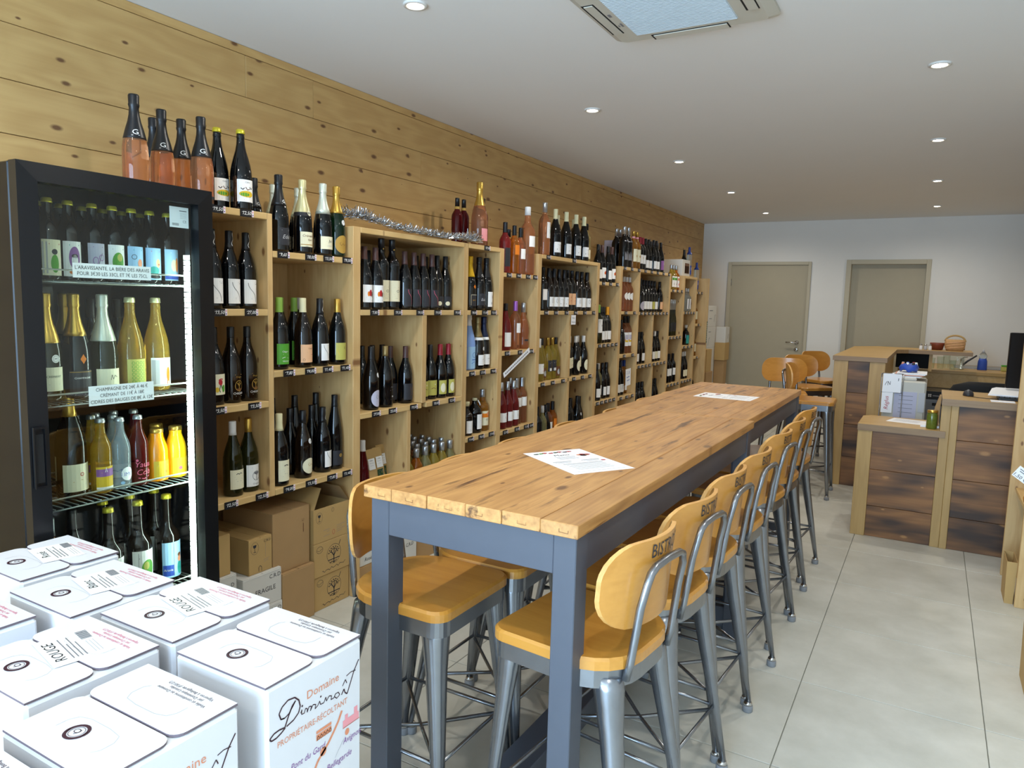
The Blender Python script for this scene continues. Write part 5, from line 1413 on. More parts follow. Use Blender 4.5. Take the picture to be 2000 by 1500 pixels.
for nm, z, rows in FR:
    it = []
    for k, x, y, r in place_rows(rows, z, 1.056, 1.588, 0.12, 0.59):
        it.append((k, x, y, bottle(k, x, y, z + 0.0002, R.uniform(-0.12, 0.05))))
    g = {}
    for q in it:
        g.setdefault(TY[q[0]]['desc'], []).append(q)
    for d, q in g.items():
        q.sort(key=lambda a: a[2])
        for i, a in enumerate(q):
            nth = ', %s from left,' % ORD[i] if len(q) > 1 else ','
            tag(a[3], uniq('%s%s %s shelf in cooler' % (d, nth, nm)), 'bottle', 'bottles inside the glass-door cooler')
for i, (x, y) in enumerate(((0.36, 1.541), (0.25, 1.70), (0.36, 1.655 - 0.02), (0.30, 1.72))):
    pass
ft = [(0.36, 1.38, 'leftmost'), (0.24, 1.40, 'rear'), (0.36, 1.475, 'middle'), (0.38, 1.565, 'right of middle'), (0.40, 1.58, 'rightmost')]
# pink sparkling bottles standing on top of the cooler
for x, y, z, d in ((0.40, 1.516, 1.7655, 'leftmost'), (0.20, 1.718, 1.7555, 'half hidden rear'), (0.34, 1.656, 1.7555, 'second from left'), (0.28, 1.777, 1.7555, 'second from right'), (0.38, 1.786, 1.7555, 'rightmost')):
    o = bottle('rose_spark', x, y, z, -0.5)
    tag(o, uniq('pink sparkling bottle, black foil, %s of five above cooler' % d), 'bottle', 'pink sparkling bottles above the cooler')

# ------------------------------------------------------------------ tinsel garland on the third bay
tn = MB()
pts = [(0.36, 2.50, 1.80), (0.40, 2.60, 1.80), (0.42, 2.72, 1.79), (0.425, 2.85, 1.775), (0.43, 3.0, 1.77), (0.43, 3.15, 1.765), (0.425, 3.3, 1.768), (0.42, 3.42, 1.772), (0.42, 3.52, 1.775), (0.40, 3.60, 1.772)]
pv = [Vector(p) for p in pts]
tn.tube(pts, 0.003, 'tinsel', 5)
for i in range(3600):
    k = R.random() * (len(pv) - 1.001)
    a = pv[int(k)].lerp(pv[int(k) + 1], k - int(k))
    dv = Vector((R.gauss(0, 1), R.gauss(0, 1), R.gauss(0, 1))).normalized()
    if dv.z < -0.1:
        dv.z *= -0.6
    l = R.uniform(0.022, 0.045) * (1.5 if k < 1.6 or k > 7.6 else 1.0)
    n = dv.cross(Vector((R.gauss(0, 1), R.gauss(0, 1), R.gauss(0, 1)))).normalized() * 0.0018
    b = a + dv * l
    b.z = max(b.z, 1.757)
    tn.add([a - n, a + n, b + n, b - n], [(0, 1, 2, 3)], 'tinsel')
o = tn.obj('tinsel_garland', None, (0.41, 3.05, 1.757))
o['kind'] = 'stuff'
tag(o, 'silver tinsel garland lying along the top of the third bay', 'garland')

# ------------------------------------------------------------------ small goods on the shelves
for i, (y, x, rx, fill) in enumerate(((2.775, 0.34, 0.0, 'kraft2'), (2.845, 0.33, 0.0, 'ol'), (2.905, 0.30, 0.0, 'ol'), (2.80, 0.2, 0.0, 'kraft2'), (2.87, 0.19, 0.0, 'kraft2'))):
    t = thing('herb_packet', uniq(['kraft packet of herbs, front left on lowest shelf', 'clear-fronted herb packet, middle of lowest shelf', 'clear-fronted herb packet, right on lowest shelf', 'kraft packet behind, left on lowest shelf', 'kraft packet behind, right on lowest shelf'][i] + ', third bay'), 'packet', (x, y, 0.3955), 0, 'herb packets on the lowest shelf')
    hw, hh = 0.031, 0.27
    bag = MB()
    prof = [(0.022, 0.0), (0.024, 0.06), (0.02, 0.16), (0.008, 0.25), (0.002, hh)]
    rings = [[(p[0] - 0.09 * p[1], -hw, p[1]), (p[0] - 0.09 * p[1], hw, p[1]), (-p[0] - 0.09 * p[1], hw, p[1]), (-p[0] - 0.09 * p[1], -hw, p[1])] for p in prof]
    bag.loft(rings, 'kraft2', smooth=False)
    bag.obj('bag', t)
    mp = lambda u, v, e: ((0.0235 if v < 0.06 else 0.0235 - 0.0035 * (v - 0.06) / 0.1 if v < 0.16 else 0.02 - 0.012 * (v - 0.16) / 0.09) - 0.09 * v + e + 0.001, u, v)
    if fill == 'ol':
        hb = MB()
        hb.marks([('r', 'dg', -0.022, 0.02, 0.022, 0.06), ('r', 'dg', -0.022, 0.06, 0.022, 0.16)], mp, 0.0004)
        for j in range(60):
            u, v = R.uniform(-0.02, 0.02), R.uniform(0.025, 0.15)
            hb.marks([('s', R.choice(['ol', 'gy', 'lg', 'dk']), [(u, v), (u + R.uniform(-0.006, 0.006), v + R.uniform(0.004, 0.014))], 0.0016)], mp, 0.0012)
        hb.obj('herb_window', t)
    lb = MB()
    lb.marks([('r', 'w', -0.024, 0.17, 0.024, 0.225), ('s', 'k', [(-0.012, 0.215), (0.012, 0.215)], 0.003), ('s', 'gy', [(-0.016, 0.202), (0.016, 0.202)], 0.0016), ('s', 'gy', [(-0.012, 0.19), (0.012, 0.19)], 0.0016)], lambda u, v, e: (0.021 - 0.012 * (v - 0.16) / 0.09 - 0.09 * v + e + 0.0025, u, v), 0.0008)
    lb.obj('label', t)


def cut_card(name, label, x, y0, z0, w, h, tilt, marks, cat='sign', rx=0.0):
    m = MB().box(0, 0.0012, -w / 2, w / 2, -h / 2, h / 2, 'paper')
    m.marks(marks, flat_x(0.0012, 0, 0))
    o = m.obj(name)
    o.location = (x, y0, z0)
    o.rotation_euler = (tilt, 0, rx)
    return tag(o, label, cat)


cut_card('shelf_sign', 'long white paper strip hanging aslant in the fifth bay', 0.447, 4.05, 1.045, 0.36, 0.034, 0.42, [('s', 'gy', [(-0.16 + 0.02 * i, 0.0), (-0.146 + 0.02 * i, 0.0)], 0.009) for i in range(16)])
cut_card('shelf_sign', 'small white card under the upper shelf of sixth bay', 0.4495, 4.872, 1.312, 0.075, 0.07, 0, [('t', 'gy', 'Notre', 0, 0.008, 0.013), ('t', 'gy', 'Production', 0, -0.022, 0.013, 0, 0.062)])
cut_card('shelf_sign', 'handwritten white note on amber bottles in eighth bay', 0.4425, 6.06, 0.795, 0.12, 0.15, 0.05, [('t', 'b', '2', -0.03, 0.03, 0.026), ('t', 'b', '.25', 0.018, 0.03, 0.022), ('s', 'b', [(-0.04, 0.0), (0.03, 0.004)], 0.006), ('s', 'b', [(-0.03, -0.03), (0.034, -0.026)], 0.006)])

b = MB().box(0.12, 0.22, 3.545, 3.63, 0.6305, 0.83, 'i_o')
b.box(0.2202, 0.2206, 3.555, 3.62, 0.65, 0.74, 'i_or2')
tag(b.obj('gift_box', None, (0.17, 3.59, 0.6305)), 'orange spirit gift box behind the black jug bottle', 'box')
wb_ = MB().box(0.12, 0.40, 7.62, 7.90, 1.7555, 1.93, 'white_box', 0.003)
wb_.marks([('r', 'br', 0.09, 0.03, 0.25, 0.14), ('r', 'r', 0.10, 0.035, 0.135, 0.11), ('r', 'r', 0.15, 0.035, 0.185, 0.11), ('r', 'r', 0.2, 0.035, 0.235, 0.11)], flat_x(0.40, 7.62, 1.7555))
tag(wb_.obj('gift_box', None, (0.26, 7.76, 1.7555)), 'white carton showing three red bottles, top of tenth bay', 'box')
gb = MB().box(0.06, 0.16, 6.3, 6.62, 1.7555, 2.02, 'i_ml', 0.003)
tag(gb.obj('gift_box', None, (0.11, 6.46, 1.7555)), 'pale grey box behind bottles, top of eighth bay', 'box')

# ------------------------------------------------------------------ cardboard boxes under the shelves
def carton(label, x0, x1, y0, y1, z0, z1, m, marks=(), smarks=(), name='cardboard_box', flaps=False, group='wine cartons stored under the shelves'):
    t = thing(name, uniq(label), 'box', ((x0 + x1) / 2, (y0 + y1) / 2, z0), 0, group)
    org = ((x0 + x1) / 2, (y0 + y1) / 2, z0)
    b = MB()
    if not flaps:
        b.box(x0, x1, y0, y1, z0, z1 - 0.004, m, 0.002)
        b.obj('carton', t, org)
        ym = (y0 + y1) / 2
        MB().box(x0 + 0.001, x1 - 0.001, y0 + 0.001, ym - 0.001, z1 - 0.004, z1, m, 0.001).obj('top_flap', t, org)
        MB().box(x0 + 0.001, x1 - 0.001, ym + 0.001, y1 - 0.001, z1 - 0.004, z1, m, 0.001).obj('top_flap', t, org)
    else:
        th = 0.004
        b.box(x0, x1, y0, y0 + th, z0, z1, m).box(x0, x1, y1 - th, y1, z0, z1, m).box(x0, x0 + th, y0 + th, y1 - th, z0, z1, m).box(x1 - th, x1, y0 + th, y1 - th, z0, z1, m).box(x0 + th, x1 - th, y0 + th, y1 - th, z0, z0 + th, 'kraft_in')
        b.obj('carton', t, org)
    if marks or smarks:
        p = MB()
        p.marks(marks, flat_x(x1, y0, z0))
        p.marks(smarks, flat_ny(y0, x0, z0))
        p.obj('print', t, org)
    return t, org


def tree_logo(u, v, r):
    out = [('O', 'dk', u, v, r, r, 0.0016), ('s', 'dk', [(u, v - r), (u - 0.001, v - r * 0.2), (u - r * 0.4, v + r * 0.3)], 0.005), ('s', 'dk', [(u, v - r * 0.2), (u + r * 0.4, v + r * 0.35)], 0.0045), ('s', 'dk', [(u, v - r * 0.3), (u + 0.002, v + r * 0.6)], 0.004),
           ('s', 'dk', [(u - r * 0.8, v - r * 0.55), (u + r * 0.8, v - r * 0.55)], 0.004)]
    for i in range(14):
        a = pi * (0.04 + 0.92 * i / 13)
        q = r * (0.72 if i % 2 else 0.5)
        out.append(('o', 'dk', u + q * cos(a), v + q * 0.85 * sin(a) + r * 0.08, r * 0.09, r * 0.06))
    out += [('s', 'dk', [(u + r * 0.7, v + r * 0.75), (u + r * 0.95, v + r * 1.2)], 0.003), ('s', 'dk', [(u - r * 0.6, v - r * 0.9), (u - r * 0.3, v - r * 0.75), (u, v - r * 0.9), (u + r * 0.4, v - r * 0.72)], 0.003)]
    return out


def script(u0, u1, v, col='dk', w=0.0022, amp=0.006):
    n = int((u1 - u0) / 0.006)
    return [('s', col, [(u0 + (u1 - u0) * i / n, v + amp * (0.4 * sin(i * 2.1) + 0.6 * sin(i * 1.3 + 1)) + (u1 - u0) * 0.0 + 0.04 * (i / n) * 0.3) for i in range(n + 1)], w)]


GLASS = lambda u, v: [('O', 'dk', u, v, 0.02, 0.026, 0.001), ('P', 'dk', [(u - 0.009, v + 0.014), (u - 0.007, v + 0.004), (u, v), (u + 0.007, v + 0.004), (u + 0.009, v + 0.014)]), ('s', 'dk', [(u, v), (u, v - 0.016)], 0.002), ('s', 'dk', [(u - 0.007, v - 0.016), (u + 0.007, v - 0.016)], 0.002)]
TL = lambda: tree_logo(0.125, 0.088, 0.046) + script(0.05, 0.2, 0.018) + [('O', 'dk', 0.035, 0.128, 0.02, 0.016, 0.0015), ('s', 'dk', [(0.018, 0.128), (0.03, 0.122), (0.052, 0.13)], 0.0015)]
carton('kraft box with round tree print, floor level', 0.10, 0.42, 2.298, 2.522, 0.0, 0.16, 'kraft2', TL())
carton('kraft box with round tree print, second from floor', 0.10, 0.425, 2.292, 2.52, 0.1605, 0.322, 'kraft2', TL())
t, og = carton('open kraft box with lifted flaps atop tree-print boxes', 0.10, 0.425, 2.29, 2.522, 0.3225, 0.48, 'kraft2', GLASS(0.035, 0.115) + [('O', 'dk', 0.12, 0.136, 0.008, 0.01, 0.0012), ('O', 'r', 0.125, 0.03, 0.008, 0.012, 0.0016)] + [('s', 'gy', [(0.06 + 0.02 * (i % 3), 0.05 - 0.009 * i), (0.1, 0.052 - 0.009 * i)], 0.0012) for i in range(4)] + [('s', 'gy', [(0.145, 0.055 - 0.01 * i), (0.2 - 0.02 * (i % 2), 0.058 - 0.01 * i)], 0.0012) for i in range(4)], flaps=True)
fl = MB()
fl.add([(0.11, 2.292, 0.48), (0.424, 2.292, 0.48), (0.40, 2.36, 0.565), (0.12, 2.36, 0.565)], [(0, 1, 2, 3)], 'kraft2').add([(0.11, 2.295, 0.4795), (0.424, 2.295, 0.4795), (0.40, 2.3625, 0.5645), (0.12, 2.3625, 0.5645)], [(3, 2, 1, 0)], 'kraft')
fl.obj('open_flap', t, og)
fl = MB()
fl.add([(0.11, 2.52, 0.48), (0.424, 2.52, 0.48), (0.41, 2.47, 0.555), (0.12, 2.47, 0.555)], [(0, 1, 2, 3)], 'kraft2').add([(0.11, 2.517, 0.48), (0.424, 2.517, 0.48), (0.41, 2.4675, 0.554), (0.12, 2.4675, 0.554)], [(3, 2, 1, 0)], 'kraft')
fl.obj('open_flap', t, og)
carton('plain upright kraft box, floor level beside white cartons', 0.12, 0.435, 2.10, 2.285, 0.0, 0.247, 'kraft')
carton('tall plain kraft box set on top of another', 0.10, 0.415, 2.066, 2.275, 0.2475, 0.515, 'kraft', [('t', 'br', 'LI', 0.17, 0.2, 0.012), ('s', 'br', [(0.172, 0.15), (0.172, 0.19)], 0.004)])
CRD = lambda hh: [('t', 'dk', 'C.R.D', 0.165, hh - 0.035, 0.017), ('s', 'lg', [(0.02, hh - 0.01), (0.19, hh - 0.01)], 0.0008)]
carton('white carton printed FRAGILE, second from floor', 0.10, 0.43, 1.898, 2.098, 0.1405, 0.2855, 'white_box', CRD(0.145) + [('t', 'dk', 'FRAGILE', 0.115, 0.06, 0.02)], [('P', 'k', [(0.24, 0.05), (0.255, 0.05), (0.265, 0.09), (0.25, 0.1), (0.238, 0.085)])], name='white_carton')
carton('white carton printed C.R.D, floor level', 0.10, 0.435, 1.896, 2.098, 0.0, 0.14, 'white_box', CRD(0.14), name='white_carton')
carton('kraft carton with glass symbol, top of white stack', 0.08, 0.415, 1.942, 2.062, 0.286, 0.435, 'kraft2', GLASS(0.03, 0.11) + [('t', 'dk', 'C.R.D', 0.095, 0.125, 0.01)] + [('s', 'gy', [(0.075, 0.05), (0.105, 0.054)], 0.001), ('s', 'gy', [(0.075, 0.042), (0.1, 0.046)], 0.001), ('s', 'dk', [(0.05, 0.006), (0.05, 0.024), (0.056, 0.03), (0.064, 0.024), (0.064, 0.006)], 0.002), ('s', 'gy', [(0.085, 0.06), (0.085, 0.12)], 0.0008)])
carton('narrow kraft carton beside the cooler', 0.10, 0.40, 1.68, 1.865, 0.3205, 0.487, 'kraft2')
carton('white carton beneath the narrow kraft one', 0.10, 0.41, 1.66, 1.885, 0.0, 0.32, 'white_box', [('t', 'dk', 'D', 0.205, 0.27, 0.016)], name='white_carton')
carton('white carton with pink lettering, under third bay', 0.10, 0.42, 2.60, 2.79, 0.12, 0.30, 'white_box', [('r', 'p', 0.02, 0.1, 0.04, 0.16), ('s', 'gy', [(0.05, 0.14), (0.12, 0.145)], 0.004), ('s', 'pk', [(0.06, 0.12), (0.14, 0.122)], 0.004), ('s', 'gy', [(0.02, 0.06), (0.09, 0.064)], 0.003), ('t', 'dk', 'Rosé', 0.06, 0.02, 0.018, 0.2), ('t', 'dk', 'Brut', 0.13, 0.03, 0.016, 0.2)], name='white_carton')
carton('kraft carton under the pink-lettered carton', 0.10, 0.42, 2.59, 2.80, 0.0, 0.1195, 'kraft')
carton('white C.R.D carton under the third bay', 0.10, 0.42, 2.83, 3.05, 0.0, 0.17, 'white_box', [('t', 'dk', 'C.R.D', 0.16, 0.12, 0.018)], name='white_carton')
carton('kraft carton seen through the table frame', 0.10, 0.40, 3.08, 3.34, 0.0, 0.2, 'kraft')
carton('dark-shaded carton under the fourth and fifth bays', 0.10, 0.38, 3.6, 3.81, 0.0, 0.28, 'kraft')
carton('open low black tray under the fifth bay', 0.10, 0.42, 3.9, 4.2, 0.0, 0.3, 'black', name='display_tray')

# boxes stacked against the back wall beside the door
BK = 'cartons stacked beside the taupe door'
carton('tall white carton, topmost by the back wall', 0.06, 0.34, 8.98, 9.36, 1.19, 1.45, 'white_box', [('s', 'gy', [(0.05, 0.2), (0.2, 0.2)], 0.01), ('s', 'gy', [(0.05, 0.1), (0.17, 0.1)], 0.008), ('s', 'dk', [(0.28, 0.06), (0.3, 0.13), (0.33, 0.15)], 0.008)], [('s', 'gy', [(0.04, 0.2), (0.2, 0.2)], 0.008), ('s', 'gy', [(0.04, 0.12), (0.18, 0.12)], 0.006)], name='white_carton', group=BK)
carton('white carton below the topmost by back wall', 0.06, 0.34, 8.98, 9.36, 0.925, 1.1895, 'white_box', [('s', 'gy', [(0.05, 0.2), (0.16, 0.2)], 0.008), ('s', 'dk', [(0.05, 0.03), (0.08, 0.11), (0.11, 0.13)], 0.008)], [('s', 'pk', [(0.04, 0.2), (0.2, 0.2)], 0.006)], name='white_carton', group=BK)
carton('white carton in the lower middle by back wall', 0.06, 0.34, 8.98, 9.36, 0.47, 0.9245, 'white_box', [('s', 'lg', [(0.1, 0.3), (0.2, 0.32)], 0.01)], name='white_carton', group=BK)
carton('printed white carton at floor by back wall', 0.06, 0.34, 8.98, 9.36, 0.0, 0.4695, 'white_box', [('s', 'gy', [(0.08, 0.2 + 0.03 * i), (0.18, 0.21 + 0.03 * i)], 0.01) for i in range(6)], name='white_carton', group=BK)
carton('small white carton on kraft ones beside the door', 0.35, 0.47, 9.36, 9.56, 0.985, 1.185, 'white_box', [('s', 'dk', [(0.12, 0.05), (0.14, 0.11)], 0.008)], name='white_carton', group=BK)
carton('kraft carton below the small white one', 0.345, 0.475, 9.34, 9.57, 0.76, 0.9845, 'kraft2', group=BK)
carton('narrow kraft carton beneath others beside the door', 0.345, 0.47, 9.36, 9.5, 0.45, 0.7595, 'kraft', group=BK)
carton('white printed carton on floor beside the door', 0.345, 0.475, 9.34, 9.56, 0.0, 0.4495, 'white_box', [('s', 'gy', [(0.05, 0.1 + 0.05 * i), (0.17, 0.11 + 0.05 * i)], 0.012) for i in range(6)], name='white_carton', group=BK)
carton('upright kraft carton next to the tall pine board', 0.345, 0.45, 8.6, 8.82, 0.66, 0.93, 'kraft2', group=BK)
carton('wrinkled kraft carton under the upright one', 0.345, 0.46, 8.58, 8.86, 0.33, 0.6595, 'kraft', group=BK)
carton('lowest kraft carton next to the pine board', 0.345, 0.46, 8.58, 8.88, 0.0, 0.3295, 'kraft2', group=BK)
carton('pale pink-lettered carton behind the tall board', 0.03, 0.09, 8.5, 8.9, 0.9, 1.5, 'white_box', [('s', 'pk', [(0.05, 0.1 + 0.06 * i), (0.2, 0.1 + 0.06 * i)], 0.006) for i in range(6)], name='white_carton', group=BK)

# ------------------------------------------------------------------ white bag-in-box cartons in the foreground
bs = thing('carton_stand', 'low plain plywood stand under the white wine cartons', 'stand', (1.25, 0.6, 0))
MB().box(0.69, 1.83, 0.24, 1.0, 0.38, 0.41, 'ply_edge', 0.002).obj('top_board', bs, (1.25, 0.6, 0))
MB().box(0.69, 1.54, 1.0, 1.1, 0.38, 0.41, 'ply_edge', 0.002).obj('top_board', bs, (1.25, 0.6, 0))
for x, y in ((0.72, 0.27), (1.78, 0.27), (0.72, 1.05), (1.5, 1.05), (1.78, 0.96)):
    MB().box(x - 0.025, x + 0.025, y - 0.025, y + 0.025, 0, 0.38, 'ply_edge').obj('leg', bs, (1.25, 0.6, 0))


def rpoly(x0, x1, y0, y1, r, corners):
    P = []
    for (cx, cy, a0, nm) in ((x1, y1, 0, 'ne'), (x0, y1, 90, 'nw'), (x0, y0, 180, 'sw'), (x1, y0, 270, 'se')):
        if nm in corners:
            ox, oy = cx + (-r if cx == x1 else r), cy + (-r if cy == y1 else r)
            for i in range(6):
                a = radians(a0 + 18 * i)
                P.append((ox + r * cos(a), oy + r * sin(a)))
        else:
            P.append((cx, cy))
    return P


DIM = [('t', 'or2', 'Domaine', 0.137, 0.268, 0.016, 0.0, 0.1),
       ('s', 'rd', [(0.067, 0.2795), (0.059, 0.2735), (0.05, 0.2585), (0.041, 0.2405), (0.028, 0.2425), (0.016, 0.2415), (0.006, 0.2355), (0.010, 0.2305), (0.021, 0.2305), (0.033, 0.2345), (0.042, 0.2395)], 0.003),
       ('s', 'rd', [(0.041, 0.2585), (0.032, 0.2605), (0.028, 0.2725), (0.035, 0.2825), (0.049, 0.289), (0.065, 0.2865), (0.075, 0.2765), (0.078, 0.2635), (0.074, 0.2525), (0.062, 0.2445), (0.045, 0.2405)], 0.0028),
       ('s', 'rd', [(0.032, 0.2605), (0.041, 0.2585), (0.051, 0.2625), (0.061, 0.2725), (0.067, 0.2795)], 0.0022),
       ('s', 'rd', [(0.079, 0.2485), (0.082, 0.2545), (0.081, 0.2455), (0.088, 0.2445), (0.091, 0.2525), (0.0955, 0.2495), (0.095, 0.2425), (0.1, 0.2515), (0.106, 0.2495), (0.103, 0.2415), (0.11, 0.2505), (0.117, 0.2475), (0.115, 0.2395), (0.122, 0.2425), (0.127, 0.2495), (0.129, 0.2415), (0.138, 0.2405), (0.143, 0.2495), (0.145, 0.2405), (0.152, 0.2475), (0.159, 0.2445), (0.157, 0.2375), (0.165, 0.2375), (0.170, 0.2445), (0.166, 0.2395), (0.173, 0.2325), (0.181, 0.2365), (0.177, 0.2435), (0.171, 0.2435)], 0.0018),
       ('o', 'rd', 0.083, 0.261, 0.002, 0.002), ('o', 'rd', 0.13, 0.257, 0.002, 0.002),
       ('s', 'rd', [(0.186, 0.2335), (0.193, 0.2425), (0.196, 0.2335), (0.202, 0.2285), (0.21, 0.2445), (0.222, 0.2685), (0.2355, 0.2865)], 0.0026), ('s', 'rd', [(0.2, 0.2665), (0.212, 0.2695), (0.2265, 0.2675)], 0.0018), ('s', 'rd', [(0.189, 0.2505), (0.197, 0.2605), (0.201, 0.2515)], 0.002),
       ('t', 'or2', 'PROPRIÉTAIRE-RÉCOLTANT', 0.113, 0.2095, 0.0115, 0.0, 0.178),
       ('s', 'or2', [(0.187, 0.2), (0.178, 0.184), (0.165, 0.168), (0.15, 0.152), (0.138, 0.142), (0.122, 0.13), (0.11, 0.112), (0.104, 0.085), (0.09, 0.06)], 0.0055),
       ('o', 'or2', 0.136, 0.142, 0.0085, 0.009), ('o', 'or2', 0.202, 0.148, 0.006, 0.007),
       ('r', 'or2', 0.118, 0.172, 0.158, 0.184), ('r', 'or2', 0.118, 0.186, 0.158, 0.192)] + [('O', 'w', 0.123 + 0.008 * i, 0.176, 0.003, 0.005, 0.0015) for i in range(5)] + [
       ('r', 'p', 0.19, 0.16, 0.236, 0.176), ('r', 'p', 0.196, 0.176, 0.204, 0.186), ('r', 'p', 0.222, 0.176, 0.232, 0.19), ('s', 'or2', [(0.19, 0.16), (0.238, 0.16)], 0.0015),
       ('t', 'v', 'Pont du Gard', 0.098, 0.148, 0.0125, 0.25, 0.088), ('t', 'v', 'Avignon', 0.216, 0.126, 0.0125, 0.25, 0.052), ('t', 'v', 'Bellegarde', 0.18, 0.094, 0.0125, 0.25, 0.07),
       ('s', 'lg', [(0.196, 0.14), (0.176, 0.12), (0.168, 0.11)], 0.0012), ('r', 'or2', 0.056, 0.105, 0.09, 0.115), ('t', 'v', 'Nîmes', 0.06, 0.075, 0.012, 0.25)]


def bib(label, x0, y0, ink, sticker=None, front=True, lx=0.25, ly=0.245):
    z0, z1 = 0.4105, 0.75
    t = thing('wine_carton', uniq(label), 'box', (x0 + lx / 2, y0 + ly / 2, z0), 0, 'white bag-in-box wine cartons')
    og = (x0 + lx / 2, y0 + ly / 2, z0)
    MB().box(x0, x0 + lx, y0, y0 + ly, z0, z1 - 0.006, 'white_card', 0.006).obj('carton', t, og)
    ym = y0 + ly * 0.515
    near = MB().prism(rpoly(x0 + 0.003, x0 + lx - 0.003, y0 + 0.001, ym - 0.0015, 0.022, ('ne', 'nw')), z1 - 0.0055, z1 - 0.0015, 'white_flap', 'flap_edge')
    far = MB().prism(rpoly(x0 + 0.003, x0 + lx - 0.003, ym + 0.0015, y0 + ly - 0.001, 0.022, ('se', 'sw')), z1 - 0.0045, z1, 'white_flap', 'flap_edge')
    near.obj('near_flap', t, og)
    far.obj('far_flap', t, og)
    p = MB()
    fz = flat_z(z1 - 0.0014, x0 + 0.105, y0 + 0.058)
    p.marks([('O', 'rd', 0, 0, 0.02, 0.02, 0.0055), ('O', 'rd', 0, 0, 0.0125, 0.0125, 0.0009), ('O', 'rd', -0.002, 0.002, 0.006, 0.005, 0.0012), ('s', 'rd', [(0.0, -0.006), (0.004, 0.002), (0.002, 0.007)], 0.0012), ('s', 'w', [(-0.015, -0.009), (-0.0172, 0.002)], 0.0014), ('s', 'w', [(0.015, 0.009), (0.0172, -0.002)], 0.0014)], fz)
    ft = flat_z(z1, x0 + lx - 0.1, y0 + ly - 0.02, pi)
    p.marks([('t', ink, 'Vinifié et conditionné au Domaine', 0, 0.016, 0.0068, 0, 0.125), ('t', ink, 'par Dominique Linsolas', 0, 0.006, 0.0068, 0, 0.085), ('t', ink, 'Vigneron à Bellegarde (F30127)', 0, -0.004, 0.0068, 0, 0.115)], ft, 0.0005)
    # perforated carry-handle cut
    arc = [(-0.052, 0.022), (-0.06, 0.012), (-0.06, -0.01), (-0.05, -0.024), (-0.02, -0.028), (0.03, -0.028), (0.052, -0.022), (0.06, -0.008), (0.06, 0.012)]
    p.marks([('s', 'lg', arc, 0.0014)], flat_z(z1, x0 + 0.13, y0 + ly - 0.066), 0.0004)
    p.marks([('s', 'lg', [(-u, -v) for u, v in arc], 0.0009)], flat_z(z1 - 0.0015, x0 + 0.12, y0 + 0.062), 0.0004)
    if front:
        p.marks(DIM, flat_x(x0 + lx, y0, z0 + 0.005))
    p.obj('print', t, og)
    if sticker:
        s = MB()
        f = flat_z(z1 + 0.0003, x0 + 0.118, y0 + 0.15, pi - 0.2)
        s.marks([('r', 'w', -0.066, -0.045, 0.066, 0.05)], f, 0.0)
        s.marks([('t', 'k', sticker, 0.0, 0.022, 0.019, 0.1, 0.1)] + [('s', 'gy', [(-0.05, 0.012 - 0.0075 * i), (0.05 - 0.03 * (i % 2), 0.012 - 0.0075 * i)], 0.0022) for i in range(4)] + [('r', 'gy', 0.02 + 0.0042 * i, -0.042, 0.0222 + 0.0042 * i + 0.001 * (i % 2), -0.022) for i in range(10)] + [('s', 'lg', [(-0.05, -0.026 - 0.006 * i), (0.01, -0.026 - 0.006 * i)], 0.0018) for i in range(3)], f, 0.0005)
        s.obj('sticker', t, og)
    return t


bib('white wine carton with map print facing the table', 1.548, 0.826, 'rd')
bib('plain-topped white wine carton nearest the viewer', 1.548, 0.525, 'rd')
bib('white carton labelled ROUGE beside the cooler', 1.262, 0.846, 'pk', 'ROUGE')
bib('white carton labelled ROUGE in the middle left', 1.255, 0.58, 'pk', 'ROUGE')
bib('white carton labelled Blanc', 0.988, 0.80, 'pk', 'Blanc')
bib('white carton labelled Rosé, nearest the cooler', 0.702, 0.845, 'pk', 'Rosé', True, 0.245, 0.24)
bib('white wine carton cut by the left edge', 0.925, 0.522, 'pk')
bib('white wine carton in the bottom left corner', 1.49, 0.255, 'rd')

# ------------------------------------------------------------------ high tables
TZ, TT = 0.9575, 0.032


